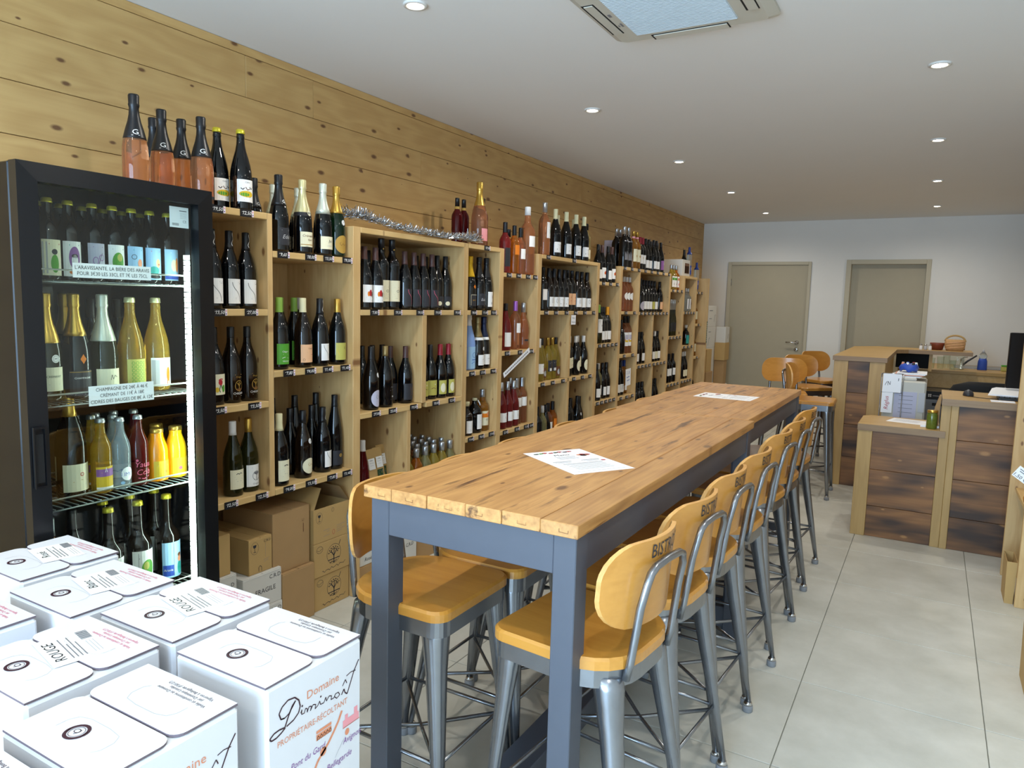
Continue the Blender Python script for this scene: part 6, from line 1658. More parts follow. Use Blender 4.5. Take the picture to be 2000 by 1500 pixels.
def table(name, label, x0, x1, y0, y1, n, skew=0.0):
    t = thing(name, label, 'table', ((x0 + x1) / 2, (y0 + y1) / 2, 0))
    og = ((x0 + x1) / 2, (y0 + y1) / 2, 0)
    ws = [0.9, 1.08, 1.12, 0.98, 1.0, 0.92, 1.0][:n]
    tot = sum(ws)
    x = x0
    for w in ws:
        xx = x + (x1 - x0) * w / tot
        dz = R.uniform(-0.0008, 0.0008)
        m = MB().box(x + 0.0007, xx - 0.0007, y0 + R.uniform(0, 0.003), y1 - R.uniform(0, 0.003), TZ - TT, TZ + dz, 'table', 0.0018)
        if y0 < 2:   # old tenon and wedge outlines on the sawn end
            cx, cz = (x + xx) / 2 + R.uniform(-0.02, 0.02), TZ - TT / 2
            m.marks([('s', 'br', [(cx - 0.012, cz + 0.003), (cx - 0.012, cz - 0.005), (cx + 0.01, cz - 0.006), (cx + 0.01, cz + 0.001)], 0.0008)], flat_ny(y0 - 0.0005, 0, 0), 0.0003)
        m.obj('top_plank', t, og)
        x = xx
    lw = 0.056
    a, b = x0 + 0.018, x1 - 0.008
    for lx in (a, b - lw):
        for ly in (y0 + 0.012, y1 - 0.075):
            MB().box(lx, lx + lw, ly, ly + 0.063, 0, TZ - TT - 0.0005, 'tpaint', 0.002).obj('leg', t, og)
    for ly in (y0 + 0.0135, y1 - 0.0465):
        MB().box(a + lw, b - lw, ly, ly + 0.032, TZ - TT - 0.092, TZ - TT - 0.001, 'tpaint', 0.0015).obj('apron', t, og)
    for lx in (a + 0.003, b - 0.035):
        MB().box(lx, lx + 0.032, y0 + 0.075, y1 - 0.075, TZ - TT - 0.092, TZ - TT - 0.001, 'tpaint', 0.0015).obj('apron', t, og)
    for ly in (y0 + 0.03, y1 - 0.062):
        MB().box(a + lw, b - lw, ly, ly + 0.03, 0.05, 0.14, 'tpaint', 0.002).obj('foot_rail', t, og)
    MB().box((a + b) / 2 - 0.06, (a + b) / 2 + 0.04, y0 + 0.06, y1 - 0.062, 0.06, 0.13, 'tpaint', 0.002).obj('centre_stretcher', t, og)
    return t


table('high_table', 'long plank-topped high table with slate-blue frame, nearer one', 1.525, 2.130, 1.38, 3.142, 6)
table('high_table', 'plank-topped high table with slate-blue frame, far one', 1.500, 2.104, 3.146, 4.575, 6)

# menus
def menu(name, label, cx, cy, z, rot, w, h, marks, th=0.0006):
    m = MB()
    k = 6
    for i in range(k):
        for j in range(k):
            c = []
            for a, b in ((i, j), (i + 1, j), (i + 1, j + 1), (i, j + 1)):
                u, v = -w / 2 + w * a / k, -h / 2 + h * b / k
                c.append((u, v, 0.0002))
            m.quad(*c, 'paper')
    m.box(-w / 2, w / 2, -h / 2, h / 2, -th, 0.0001, 'paper')
    m.marks(marks, lambda u, v, e: (u, v, e + 0.0002), 0.0004)
    o = m.obj(name)
    o.location, o.rotation_euler = (cx, cy, z + th + 0.0001), (0, 0, rot)
    return tag(o, label, 'menu')


def menu_marks(w, h):
    L_ = [('t', 'k', 'Menu', -0.005, h / 2 - 0.075, 0.017, 0.2)]
    for i, (dx, c) in enumerate(((-0.075, 'dg'), (-0.055, 'gr'), (-0.04, 'r'), (-0.022, 'r'), (-0.002, 'dg'), (0.014, 'r'), (0.03, 'rd'), (0.048, 'r'))):
        L_.append(('o', c, dx, h / 2 - 0.03 + 0.004 * (i % 3), 0.009, 0.006))
        L_.append(('s', c, [(dx - 0.008, h / 2 - 0.034), (dx + 0.01, h / 2 - 0.022)], 0.002))
    for dx, dy, c in ((0.052, -0.07, 'or2'), (0.064, -0.066, 'r'), (0.074, -0.074, 'or2'), (0.06, -0.08, 'rd'), (0.082, -0.068, 'p')):
        L_.append(('o', c, dx, h / 2 + dy - 0.012, 0.011, 0.009))
    for i in range(5):
        L_.append(('s', 'gy', [(-0.045 + 0.004 * (i % 2), h / 2 - 0.09 - 0.008 * i), (0.03 - 0.005 * (i % 3), h / 2 - 0.09 - 0.008 * i)], 0.0013))
    for x in (-0.05, 0.05):
        for i in range(3):
            L_.append(('s', 'gy', [(x - 0.035 + 0.004 * i, h / 2 - 0.148 - 0.009 * i), (x + 0.03 - 0.005 * i, h / 2 - 0.148 - 0.009 * i)], 0.0015 if i else 0.003))
    for i in range(8):
        L_.append(('s', 'gy', [(-0.07 + 0.006 * (i % 3), -0.035 - 0.01 * i), (0.07 - 0.008 * (i % 2), -0.035 - 0.01 * i)], 0.0014 if i else 0.003))
    L_.append(('o', 'r', 0.082, -0.02, 0.008, 0.006))
    L_.append(('s', 'gy', [(-0.09, -h / 2 + 0.02), (0.09, -h / 2 + 0.02)], 0.0012))
    return L_


# paper corners measured on the table: long side runs from (1.78,2.14) to (2.04,1.99)
menu('menu_sheet', 'white printed menu sheet lying on the nearer table', 1.852, 1.968, TZ, radians(58), 0.21, 0.297, menu_marks(0.21, 0.297))
menu('menu_sheet', 'white printed menu sheet lying on the far table', 1.826, 3.905, TZ, radians(88), 0.21, 0.297, menu_marks(0.21, 0.297))

# ------------------------------------------------------------------ bistro stools
def d_outline(f, bk, hw, rf, rb, n=6):
    """seat outline: front at +x with tight corners, back at -x with wide corners"""
    P = []
    for cx, cy, r, a0 in ((f - rf, hw - rf, rf, 0), (-bk + rb, hw - rb, rb, 90), (-bk + rb, -hw + rb, rb, 180), (f - rf, -hw + rf, rf, 270)):
        for i in range(n + 1):
            a = radians(a0 + 90 * i / n)
            P.append((cx + r * cos(a), cy + r * sin(a)))
    return P


def make_stool(sh_=0.637, back_text=True):
    g = {}
    so = d_outline(0.188, 0.168, 0.18, 0.045, 0.13)
    si = [(x * 0.97, y * 0.97) for x, y in so]
    m = MB()
    z1 = sh_
    m.loft([[(x, y, z1 - 0.028) for x, y in so], [(x, y, z1 - 0.007) for x, y in so], [(x, y, z1) for x, y in si]], 'seat', smooth=False, cap=False)
    n = len(so)
    m.add([(x, y, z1) for x, y in si] + [(0, 0, z1 - 0.004)], [(i, (i + 1) % n, n) for i in range(n)], 'seat')
    m.add([(x, y, z1 - 0.028) for x, y in so], [tuple(range(n))[::-1]], 'seat')
    g['seat'] = m.mesh('seat')
    bo = [(x * 0.975, y * 0.975) for x, y in so]
    bi = [(x * 0.93, y * 0.93) for x, y in so]
    m = MB()
    m.loft([[(x, y, z1 - 0.029) for x, y in bo], [(x, y, z1 - 0.072) for x, y in bo], [(x, y, z1 - 0.072) for x, y in bi], [(x, y, z1 - 0.029) for x, y in bi]], 'steel', smooth=False, cap=False)
    g['seat_band'] = m.mesh('seat_band')
    legs = []
    for sx in (1, -1):
        for sy in (1, -1):
            m = MB()
            rings = []
            top = (0.138, sy * 0.133) if sx > 0 else (-0.112, sy * 0.112)
            bot = (0.188 if sx > 0 else -0.208, sy * 0.176)
            zt = z1 - 0.05
            for q, rx in ((0.0, 0.038), (0.05, 0.038), (0.12, 0.0345), (0.22, 0.0295), (0.4, 0.0255), (0.7, 0.019), (1.0, 0.0125)):
                z = zt + (0.034 - zt) * q
                cx, cy = top[0] + (bot[0] - top[0]) * q, top[1] + (bot[1] - top[1]) * q
                ring_ = []
                for i in range(10):
                    a = 2 * pi * i / 10
                    u, v = rx * cos(a), rx * sin(a)
                    # half-open pressed leg: flattened on the inner side
                    if u * sx + v * sy < -0.25 * rx:
                        kk = 0.55
                    else:
                        kk = 1.0
                    ring_.append((cx + u * kk, cy + v * kk, z))
                rings.append(ring_)
            m.loft(rings, 'steel')
            f_ = MB().lathe([(0.017, 0.0), (0.0185, 0.003), (0.0185, 0.02), (0.0165, 0.024)], 'rubber', 12, (bot[0], bot[1], 0))
            f_.lathe([(0.0165, 0.024), (0.015, 0.031), (0.0125, 0.036)], 'chrome', 12, (bot[0], bot[1], 0))
            legs.append((m.mesh('leg'), f_.mesh('rubber_foot'), top, bot, zt))
    g['legs'] = legs

    def lp(sx, sy, z):
        bot = (0.188 if sx > 0 else -0.208, sy * 0.176)
        top = (0.138, sy * 0.133) if sx > 0 else (-0.112, sy * 0.112)
        q = (z - (z1 - 0.034)) / (0.034 - (z1 - 0.034))
        return (top[0] + (bot[0] - top[0]) * q, top[1] + (bot[1] - top[1]) * q, z)
    br = []
    zb = 0.215
    for a, b, dz in (((1, 1), (1, -1), 0), ((-1, 1), (-1, -1), 0), ((1, 1), (-1, 1), 0), ((1, -1), (-1, -1), 0), ((1, 1), (-1, -1), -0.012), ((1, -1), (-1, 1), -0.012)):
        p, q = lp(a[0], a[1], zb + dz), lp(b[0], b[1], zb + dz)
        br.append(MB().tube([p, ((p[0] + q[0]) / 2, (p[1] + q[1]) / 2, zb + dz * 2.2), q], 0.0058, 'steel', 6).mesh('brace'))
    g['braces'] = br
    # inverted-U back tube, welded to the seat band
    zb0, zb1 = z1 - 0.052, z1 + 0.21
    pts = []
    half = [(-0.157, 0.112, zb0), (-0.166, 0.111, z1 - 0.01), (-0.182, 0.106, z1 + 0.12), (-0.193, 0.100, zb1 - 0.035), (-0.196, 0.088, zb1 - 0.01), (-0.197, 0.065, zb1)]
    pts = half + [(-0.197, 0.0, zb1 + 0.003)] + [(x, -y, z) for x, y, z in half[::-1]]
    g['back_tube'] = MB().tube(pts, 0.0095, 'steel', 10).mesh('back_tube')
    # bent plywood backrest
    zc, hh, hw, r = z1 + 0.166, 0.102, 0.182, 0.085
    ol = rrect(hw, hh, r, 6)

    def bx(y, z):
        return -0.177 - (z - zc) * 0.07 + 1.9 * y * y
    m = MB()
    NU = 18
    # strips across the width keep the bend smooth
    cols = []
    for i in range(NU + 1):
        y = -hw * cos(pi * i / NU)
        ay = abs(y)
        h_ = hh if ay <= hw - r else hh - r + math.sqrt(max(r * r - (ay - (hw - r)) ** 2, 0))
        if i in (0, NU):
            h_ = hh - r * 0.93
        cols.append((y, h_))
    T_ = 0.0115
    front = [[(bx(y, zc + h_ * k) + T_ / 2, y, zc + h_ * k) for k in (-1, -0.33, 0.33, 1)] for y, h_ in cols]
    back = [[(bx(y, zc + h_ * k) - T_ / 2, y, zc + h_ * k) for k in (-1, -0.33, 0.33, 1)] for y, h_ in cols]
    vs, fs = [], []
    for A in (front, back):
        for c_ in A:
            vs += c_
    o2 = 4 * (NU + 1)
    for i in range(NU):
        for k in range(3):
            a = i * 4 + k
            fs.append((a, a + 4, a + 5, a + 1))
            fs.append((o2 + a, o2 + a + 1, o2 + a + 5, o2 + a + 4))
    m.add(vs, fs, 'ply', True)
    es = []
    for i in range(NU):
        a = i * 4
        es.append((a, o2 + a, o2 + a + 4, a + 4))
        es.append((a + 3, a + 7, o2 + a + 7, o2 + a + 3))
    for k in range(3):
        es.append((k, k + 1, o2 + k + 1, o2 + k))
        e_ = NU * 4 + k
        es.append((e_, o2 + e_, o2 + e_ + 1, e_ + 1))
    m.add(vs, es, 'ply_edge')
    g['backrest'] = m.mesh('backrest')
    p = MB()
    p.marks([('t', 'dk', 'BISTROT', 0.018, 0.0, 0.032, 0.0, 0.15)], lambda u, v, e: (bx(-u, zc + 0.058 + v) - T_ / 2 - 0.0009 - e, -u, zc + 0.058 + v))
    g['print'] = p.mesh('print')
    return g


STOOL = {}


def stool(label, x, y, rz, tall=False, group='bistro stools around the high tables', text=True):
    if tall not in STOOL:
        STOOL[tall] = make_stool(0.745 if tall else 0.637)
    g = STOOL[tall]
    t = thing('bistro_stool', uniq(label), 'stool', (x, y, 0), rz, group)
    inst('seat', g['seat'], t)
    b = inst('seat_band', g['seat_band'], t)
    for l, f, *_ in g['legs']:
        lo = inst('leg', l, t)
        inst('rubber_foot', f, lo)
    for q in g['braces']:
        inst('brace', q, t)
    inst('back_tube', g['back_tube'], t)
    bk = inst('backrest', g['backrest'], t)
    if text:
        inst('print', g['print'], bk)
    return t


RY = [1.615, 2.005, 2.39, 2.785, 3.285, 3.69, 4.16]
RX = [2.068, 2.07, 2.068, 2.075, 2.068, 2.066, 2.055]
RA = [-0.1, -0.09, -0.06, -0.07, -0.1, -0.05, -0.08]
for i, y in enumerate(RY):
    stool('honey wood bistro stool, %s from front along right side of table' % ORD[i], RX[i], y, pi + RA[i])
LY = [1.615, 1.985, 2.37, 2.85, 3.38, 3.9, 4.3]
LX = [1.548, 1.565, 1.56, 1.55, 1.55, 1.53, 1.54]
for i, y in enumerate(LY):
    stool('honey wood bistro stool, %s from front along left side of table' % ORD[i], LX[i], y, R.uniform(-0.04, 0.04) if i else 0.0)
G2 = 'taller bistro stools by the tall counter'
stool('taller bistro stool with back turned towards the far door', 1.70, 6.42, radians(-78), True, G2, False)
stool('taller bistro stool seen side-on by the tall counter', 1.96, 6.02, radians(2), True, G2, False)
stool('taller bistro stool, third along the tall counter', 1.80, 7.05, radians(-45), True, G2, False)
stool('taller bistro stool, farthest along the tall counter', 1.83, 7.85, radians(-40), True, G2, False)

# ------------------------------------------------------------------ counters
def post(x0, x1, y0, y1, z1, parent, org, m='oak_z'):
    MB().box(x0, x1, y0, y1, 0, z1, m, 0.002).obj('post', parent, org)


def planks(x0, x1, y, zs, parent, org, thick=0.02):
    for a, b in zip(zs, zs[1:]):
        d = R.uniform(0, 0.003)
        MB().box(x0, x1, y + d, y + thick + d, a + 0.0012, b - 0.0012, 'burnt', 0.0015).obj('panel_board', parent, org)


tc_ = thing('bar_counter', 'tall L-shaped bar counter with burnt-wood panel and oak top', 'counter', (2.26, 6.45, 0))
og = (2.26, 6.45, 0)
tz = 1.066
post(2.072, 2.178, 6.45, 6.50, tz - 0.038, tc_, og)
post(2.335, 2.448, 6.45, 6.50, tz - 0.038, tc_, og)
planks(2.178, 2.335, 6.458, [0.0, 0.24, 0.51, 0.77, tz - 0.038], tc_, og)
tp = MB()
poly = [(2.060, 6.44), (2.458, 6.44), (2.462, 8.05), (2.56, 8.15), (3.10, 8.15), (3.10, 8.62), (2.25, 8.62), (2.055, 8.35)]
tp.prism(poly, tz - 0.037, tz, 'oak_x', 'oak_edge')
tp.obj('countertop', tc_, og)
MB().box(2.08, 2.10, 6.50, 8.3, 0, tz - 0.0375, 'burnt').obj('side_panel', tc_, og)
MB().box(2.42, 2.44, 6.50, 8.05, 0, tz - 0.0375, 'oak_z').obj('side_panel', tc_, og)
MB().box(2.44, 2.75, 8.57, 8.60, 0.86, tz - 0.0375, 'black_matt').obj('back_panel', tc_, og)
MB().box(2.74, 2.77, 8.2, 8.60, 0.862, tz - 0.0375, 'oak_z').obj('bracket', tc_, og)

lc = thing('counter_section', 'low counter section with burnt-wood panel and oak top', 'counter', (2.62, 5.06, 0))
og = (2.62, 5.06, 0)
lz = 0.722
post(2.388, 2.472, 5.055, 5.11, lz - 0.04, lc, og)
planks(2.472, 2.834, 5.063, [0.0, 0.2, 0.435, lz - 0.04], lc, og)
MB().prism([(2.386, 5.045), (2.866, 5.045), (2.866, 5.15 - 0.11), (2.83, 5.04 + 0.0), (2.83, 5.52), (2.43, 5.52), (2.386, 5.47)][:2] + [(2.866, 5.0549), (2.8335, 5.0549), (2.8335, 5.52), (2.43, 5.52), (2.386, 5.46)], lz - 0.04, lz, 'oak_x', 'oak_edge').obj('countertop', lc, og)
MB().box(2.39, 2.41, 5.11, 5.5, 0, lz - 0.0405, 'oak_z').obj('side_panel', lc, og)

mc = thing('checkout_counter', 'checkout counter with grooved oak post and burnt-wood panel', 'counter', (3.2, 5.06, 0))
og = (3.2, 5.06, 0)
mz = 0.922
post(2.835, 2.885, 5.056, 5.11, mz - 0.04, mc, og)
post(2.8855, 2.925, 5.05, 5.11, mz - 0.04, mc, og)
planks(2.925, 3.55, 5.058, [0.0, 0.2, 0.435, 0.675, mz - 0.04], mc, og)
MB().prism([(2.834, 5.03), (3.60, 5.03), (3.60, 5.62), (2.834, 5.62)], mz - 0.04, mz, 'oak_x', 'oak_edge').obj('countertop', mc, og)
MB().box(2.845, 2.865, 5.11, 5.6, 0, mz - 0.0405, 'oak_z').obj('side_panel', mc, og)
MB().box(3.55, 3.58, 5.06, 5.6, 0, mz - 0.0405, 'oak_z').obj('side_panel', mc, og)

menu('paper_sheet', 'white printed sheet lying on the low counter section', 2.655, 5.36, lz, radians(-12), 0.21, 0.2, [('s', 'gy', [(-0.08, 0.06 - 0.02 * i), (0.07, 0.06 - 0.02 * i)], 0.003) for i in range(6)])
# ------------------------------------------------------------------ on and behind the counters
t = thing('pickle_jar', 'glass jar of green pickles on the low counter', 'jar', (2.79, 5.125, 0.722))
MB().lathe([(0.026, 0.0), (0.03, 0.004), (0.03, 0.085), (0.026, 0.095), (0.026, 0.1)], 'pickle', 16).obj('glass', t)
MB().lathe([(0.028, 0.1), (0.029, 0.101), (0.029, 0.113), (0.027, 0.115), (0.001, 0.1155)], 'c_gold', 16).obj('lid', t)
b = MB().box(2.73, 2.832, 5.16, 5.26, 0.7222, 0.735, 'paper', 0.001)
tag(b.obj('white_tray', None, (2.78, 5.2, 0.7222)), 'small white tray at the right end of low counter', 'tray')
bg = MB()
bg.loft([[(2.80, 5.17, 0.7355), (2.828, 5.17, 0.7355), (2.828, 5.25, 0.7355), (2.80, 5.25, 0.7355)], [(2.80, 5.17, 0.84), (2.829, 5.17, 0.84), (2.829, 5.25, 0.84), (2.80, 5.25, 0.84)], [(2.822, 5.17, 0.925), (2.831, 5.17, 0.925), (2.831, 5.25, 0.925), (2.822, 5.25, 0.925)]], 'kraft', smooth=False)
tag(bg.obj('paper_bag', None, (2.81, 5.2, 0.7355)), 'folded brown paper bag leaning against the checkout counter', 'bag')

# printer cabinet with papers
t = thing('printer', 'grey office printer behind counters with papers taped on it', 'printer', (2.66, 6.1, 0))
og = (2.66, 6.1, 0)
MB().box(2.47, 2.745, 5.95, 6.35, 0.0, 0.56, 'white_box', 0.006).obj('cabinet', t, og)
MB().box(2.47, 2.745, 5.94, 6.35, 0.5605, 0.94, 'ac', 0.012).obj('housing', t, og)
MB().box(2.49, 2.68, 5.96, 6.3, 0.9405, 0.962, 'white_box', 0.006).obj('lid', t, og)
MB().box(2.70, 2.74, 5.936, 5.9395, 0.72, 0.86, 'i_lg').obj('front_panel', t, og)
p = MB().box(2.545, 2.69, 5.9365, 5.9395, 0.66, 0.86, 'i_ml')
p.marks([('s', 'gy', [(0.03, 0.21 - 0.03 * i), (0.12, 0.21 - 0.03 * i)], 0.003) for i in range(5)], flat_ny(5.9365, 2.545, 0.62))
p.obj('taped_sheet', t, og)
for nm, x0, x1, z0, z1, lab, mk in (('hanging_note', 2.465, 2.585, 0.85, 0.985, 'large white note with blue handwriting hung beside the printer', [('s', 'dk', [(0.015, 0.05), (0.027, 0.078)], 0.003), ('s', 'dk', [(0.034, 0.05), (0.034, 0.08), (0.048, 0.055), (0.05, 0.08)], 0.003), ('s', 'dk', [(0.1, 0.085), (0.101, 0.105)], 0.004)]), ('hanging_note', 2.465, 2.537, 0.70, 0.848, 'narrow white note with red handwriting hung below', [('t', 'r', 'Reglus', 0.04, 0.0, 0.03)])):
    m = MB().box(x0, x1, 5.915, 5.917, z0, z1, 'paper')
    if 'red' in lab:
        m.marks([('t', 'r', 'Réglus', 0.0, 0.0, 0.026, 0.2, 0.13)], lambda u, v, e: (2.51 - v * 1.0, 5.915 - e, 0.773 + u))
    else:
        m.marks(mk, flat_ny(5.915, x0, z0))
    tag(m.obj(nm, None, ((x0 + x1) / 2, 5.916, z0)), lab, 'note')
rk = MB()
for a in (2.455, 2.595):
    rk.tube([(a, 5.93, 0.0), (a, 5.93, 0.985)], 0.004, 'steel', 6)
rk.tube([(2.455, 5.922, 0.985), (2.595, 5.922, 0.985)], 0.004, 'steel', 6)
rk.tube([(2.455, 5.922, 0.849), (2.595, 5.922, 0.849)], 0.003, 'steel', 6)
tag(rk.obj('note_rack', None, (2.53, 5.93, 0)), 'thin wire rack holding the handwritten notes', 'rack')
mg = MB()
for i in range(5):
    mg.box(2.51 + 0.012 * i, 2.70 + 0.01 * i, 5.97, 6.27, 0.9625 + 0.006 * i, 0.968 + 0.006 * i, ['paper', 'i_lg', 'i_or2', 'paper', 'paper'][i])
tag(mg.obj('paper_stack', None, (2.64, 6.1, 0.9625)), 'loose stack of papers on top of the printer', 'papers')
cb = MB()
rr = []
for z, s_ in ((0.993, 0.8), (1.015, 0.9), (1.035, 0.75)):
    rr.append([(2.62 + 0.075 * s_ * cos(2 * pi * i / 12) * (1 + 0.12 * ((i * 5) % 3 - 1)), 6.1 + 0.08 * s_ * sin(2 * pi * i / 12), z + 0.012 * ((i * 7) % 3)) for i in range(12)])
cb.loft(rr, 'i_b', smooth=True)
t = thing('blue_bag', 'crumpled blue fabric bag on the printer papers', 'bag', (2.62, 6.1, 0.993))
cb.obj('fabric', t, (2.62, 6.1, 0.993))
pz = MB()
for i in range(7):
    a = i * 0.9
    pz.lathe([(0.01, 1.03), (0.011, 1.05), (0.008, 1.065)], ['i_w', 'i_r', 'i_b', 'i_lg', 'i_or2', 'i_w', 'i_dk'][i], 8, (2.62 + 0.045 * cos(a), 6.1 + 0.045 * sin(a), 0))

po = pz.obj('contents', t, (2.62, 6.1, 0.993))
po['kind'] = 'stuff'

# back counter with sink
t = thing('back_counter', 'back work counter with oak-edged top and pine front board', 'counter', (2.9, 8.85, 0))
og = (2.9, 8.85, 0)
MB().box(2.46, 3.64, 8.66, 9.76, 0.815, 0.852, 'oak_x', 0.003).obj('countertop', t, og)
MB().box(2.46, 3.64, 8.68, 8.70, 0.665, 0.8148, 'shelf_y', 0.002).obj('front_board', t, og)
MB().box(2.47, 2.49, 8.70, 9.7, 0, 0.8148, 'oak_z').obj('side_panel', t, og)
MB().box(3.60, 3.62, 8.70, 9.7, 0, 0.8148, 'oak_z').obj('side_panel', t, og)
MB().box(2.98, 3.5, 9.1, 9.6, 0.8522, 0.858, 'steel', 0.002).obj('sink', t, og)
t = thing('tap', 'chrome mixer tap with dark lever behind the counter', 'tap', (3.04, 8.98, 0.8525))
MB().lathe([(0.022, 0), (0.022, 0.006), (0.017, 0.01), (0.017, 0.1), (0.012, 0.115)], 'chrome', 12).obj('body', t)
MB().tube([(0, 0, 0.03), (0.05, 0.0, 0.085), (0.13, 0.0, 0.15)], [0.011, 0.01, 0.008], 'i_dk', 8).obj('spout', t)
MB().tube([(0, 0, 0.11), (0.02, 0, 0.125), (0.05, 0, 0.128)], 0.006, 'chrome', 8).obj('lever', t)
t = thing('soap_bottle', 'clear and blue washing-up liquid bottle by the sink', 'bottle', (3.225, 9.0, 0.8525))
MB().loft([[(0.045 * s_ * cos(2 * pi * i / 14), 0.028 * s_ * sin(2 * pi * i / 14), z) for i in range(14)] for z, s_ in ((0, 0.95), (0.004, 1), (0.09, 0.92), (0.12, 0.72))], 'i_b').obj('label_sleeve', t)
MB().loft([[(0.045 * s_ * cos(2 * pi * i / 14), 0.028 * s_ * sin(2 * pi * i / 14), z) for i in range(14)] for z, s_ in ((0.12, 0.72), (0.15, 0.82), (0.175, 0.55), (0.185, 0.36))], 'g_clear').obj('body', t)
MB().lathe([(0.013, 0.185), (0.013, 0.2), (0.007, 0.205), (0.006, 0.215)], 'i_lg', 10).obj('cap', t)
sp = MB().box(3.39, 3.46, 8.98, 9.04, 0.8525, 0.9, 'i_ol', 0.006)
sp.box(3.39, 3.46, 8.98, 9.04, 0.9002, 0.915, 'i_gr', 0.005)
tag(sp.obj('sponge', None, (3.42, 9.01, 0.8525)), 'green and yellow sponge at the right of the sink', 'sponge')
for i, (x, y, h_, r_, lab) in enumerate(((2.765, 8.78, 0.115, 0.033, 'clear drinking glass, leftmost by the sink'), (2.845, 8.80, 0.13, 0.035, 'clear drinking glass, second from left by the sink'), (2.90, 8.9, 0.16, 0.034, 'taller clear glass behind the other glasses'), (2.955, 8.74, 0.1, 0.032, 'low clear glass just left of the tap'))):
    g = MB().lathe([(r_ * 0.8, 0.0), (r_ * 0.82, 0.004), (r_, h_), (r_ - 0.0025, h_), (r_ * 0.8 - 0.0025, 0.008), (0.001, 0.008)], 'glass_pane', 16, cap=False)
    g.lathe([(0.001, 0.0005), (r_ * 0.8, 0.0005)], 'glass_pane', 16, cap=False)
    o = g.obj('drinking_glass')
    o.location = (x, y, 0.8525)
    tag(o, lab, 'glass')
t = thing('glass_jar', 'large clear glass storage jar with reddish lid', 'jar', (2.995, 8.87, 0.8525))
MB().lathe([(0.06, 0), (0.068, 0.006), (0.068, 0.18), (0.055, 0.2), (0.055, 0.205)], 'glass_pane', 18).obj('glass', t)
MB().lathe([(0.058, 0.205), (0.058, 0.222), (0.05, 0.226), (0.001, 0.227)], 'i_rd', 18).obj('lid', t)

# on the tall counter: basket, bowl, shakers
t = thing('bread_basket', 'woven paper bread basket with handle on the tall counter', 'basket', (2.95, 8.38, 1.0665))
rg = []
for z, s_ in ((0, 0.8), (0.03, 0.95), (0.075, 1.0), (0.11, 0.9)):
    rg.append([(0.09 * s_ * cos(2 * pi * i / 16), 0.07 * s_ * sin(2 * pi * i / 16), z) for i in range(16)])
MB().loft(rg, 'basket', cap=True).obj('basket', t)
MB().tube([(0.086 * cos(pi * i / 12), 0.0, 0.09 + 0.06 * sin(pi * i / 12)) for i in range(13)], 0.009, 'kraft2', 8).obj('handle', t)
bw = MB()
for k in range(3):
    bw.tube([(0.093 * cos(a), 0.073 * sin(a), 0.02 + 0.025 * k + 0.03 * (a + 2.6) / 2.2) for a in [-2.6 + 0.2 * i for i in range(11)]], 0.003, 'i_pe', 5)
bo = bw.obj('woven_strands', t)
bo['kind'] = 'stuff'
t = MB().lathe([(0.04, 0), (0.05, 0.004), (0.062, 0.05), (0.066, 0.07), (0.06, 0.07), (0.05, 0.02), (0.001, 0.015)], mat('terracotta', '#7d3a22', 0.5), 18)
o = t.obj('terracotta_bowl')
o.location = (2.80, 8.42, 1.0665)
tag(o, 'terracotta bowl beside the bread basket', 'bowl')
for i, x in enumerate((2.66, 2.70, 2.74)):
    t = thing('salt_shaker', uniq('small glass shaker, %s of three on tall counter' % ['leftmost', 'middle', 'rightmost'][i]), 'shaker', (x, 8.30, 1.0665), 0, 'glass shakers on the tall counter')
    MB().lathe([(0.014, 0), (0.016, 0.003), (0.014, 0.035), (0.012, 0.04)], ['i_w', 'i_lg', 'i_w'][i], 10).obj('glass', t)
    MB().lathe([(0.0125, 0.04), (0.013, 0.05), (0.007, 0.058), (0.001, 0.059)], 'chrome', 10).obj('top', t)

# undercounter dishwasher
t = thing('dishwasher', 'undercounter dishwasher with black control strip', 'dishwasher', (2.98, 8.4, 0))
og = (2.98, 8.4, 0)
MB().box(2.72, 3.28, 8.28, 8.655, 0.03, 0.66, 'steel', 0.004).obj('body', t, og)
MB().box(2.72, 3.28, 8.262, 8.2795, 0.58, 0.66, 'black', 0.003).obj('control_strip', t, og)
MB().box(2.725, 3.275, 8.258, 8.2795, 0.06, 0.575, 'steel', 0.004).obj('door', t, og)
MB().box(2.80, 3.2, 8.245, 8.2575, 0.52, 0.55, 'black', 0.003).obj('handle', t, og)
lg = MB()
lg.marks([('r', 'lg', 0.0, 0.0, 0.012, 0.012), ('r', 'lg', 0.016, 0.0, 0.028, 0.012), ('r', 'lg', 0.0, 0.016, 0.012, 0.028), ('r', 'lg', 0.016, 0.016, 0.028, 0.028), ('r', 'gy', 0.04, 0.008, 0.12, 0.018)], flat_ny(8.2618, 2.76, 0.605))
lg.obj('logo_print', t, og)
for x in (2.76, 3.24):
    MB().lathe([(0.02, 0), (0.02, 0.03)], 'black', 10, (x, 8.45, 0)).obj('foot', t, og)

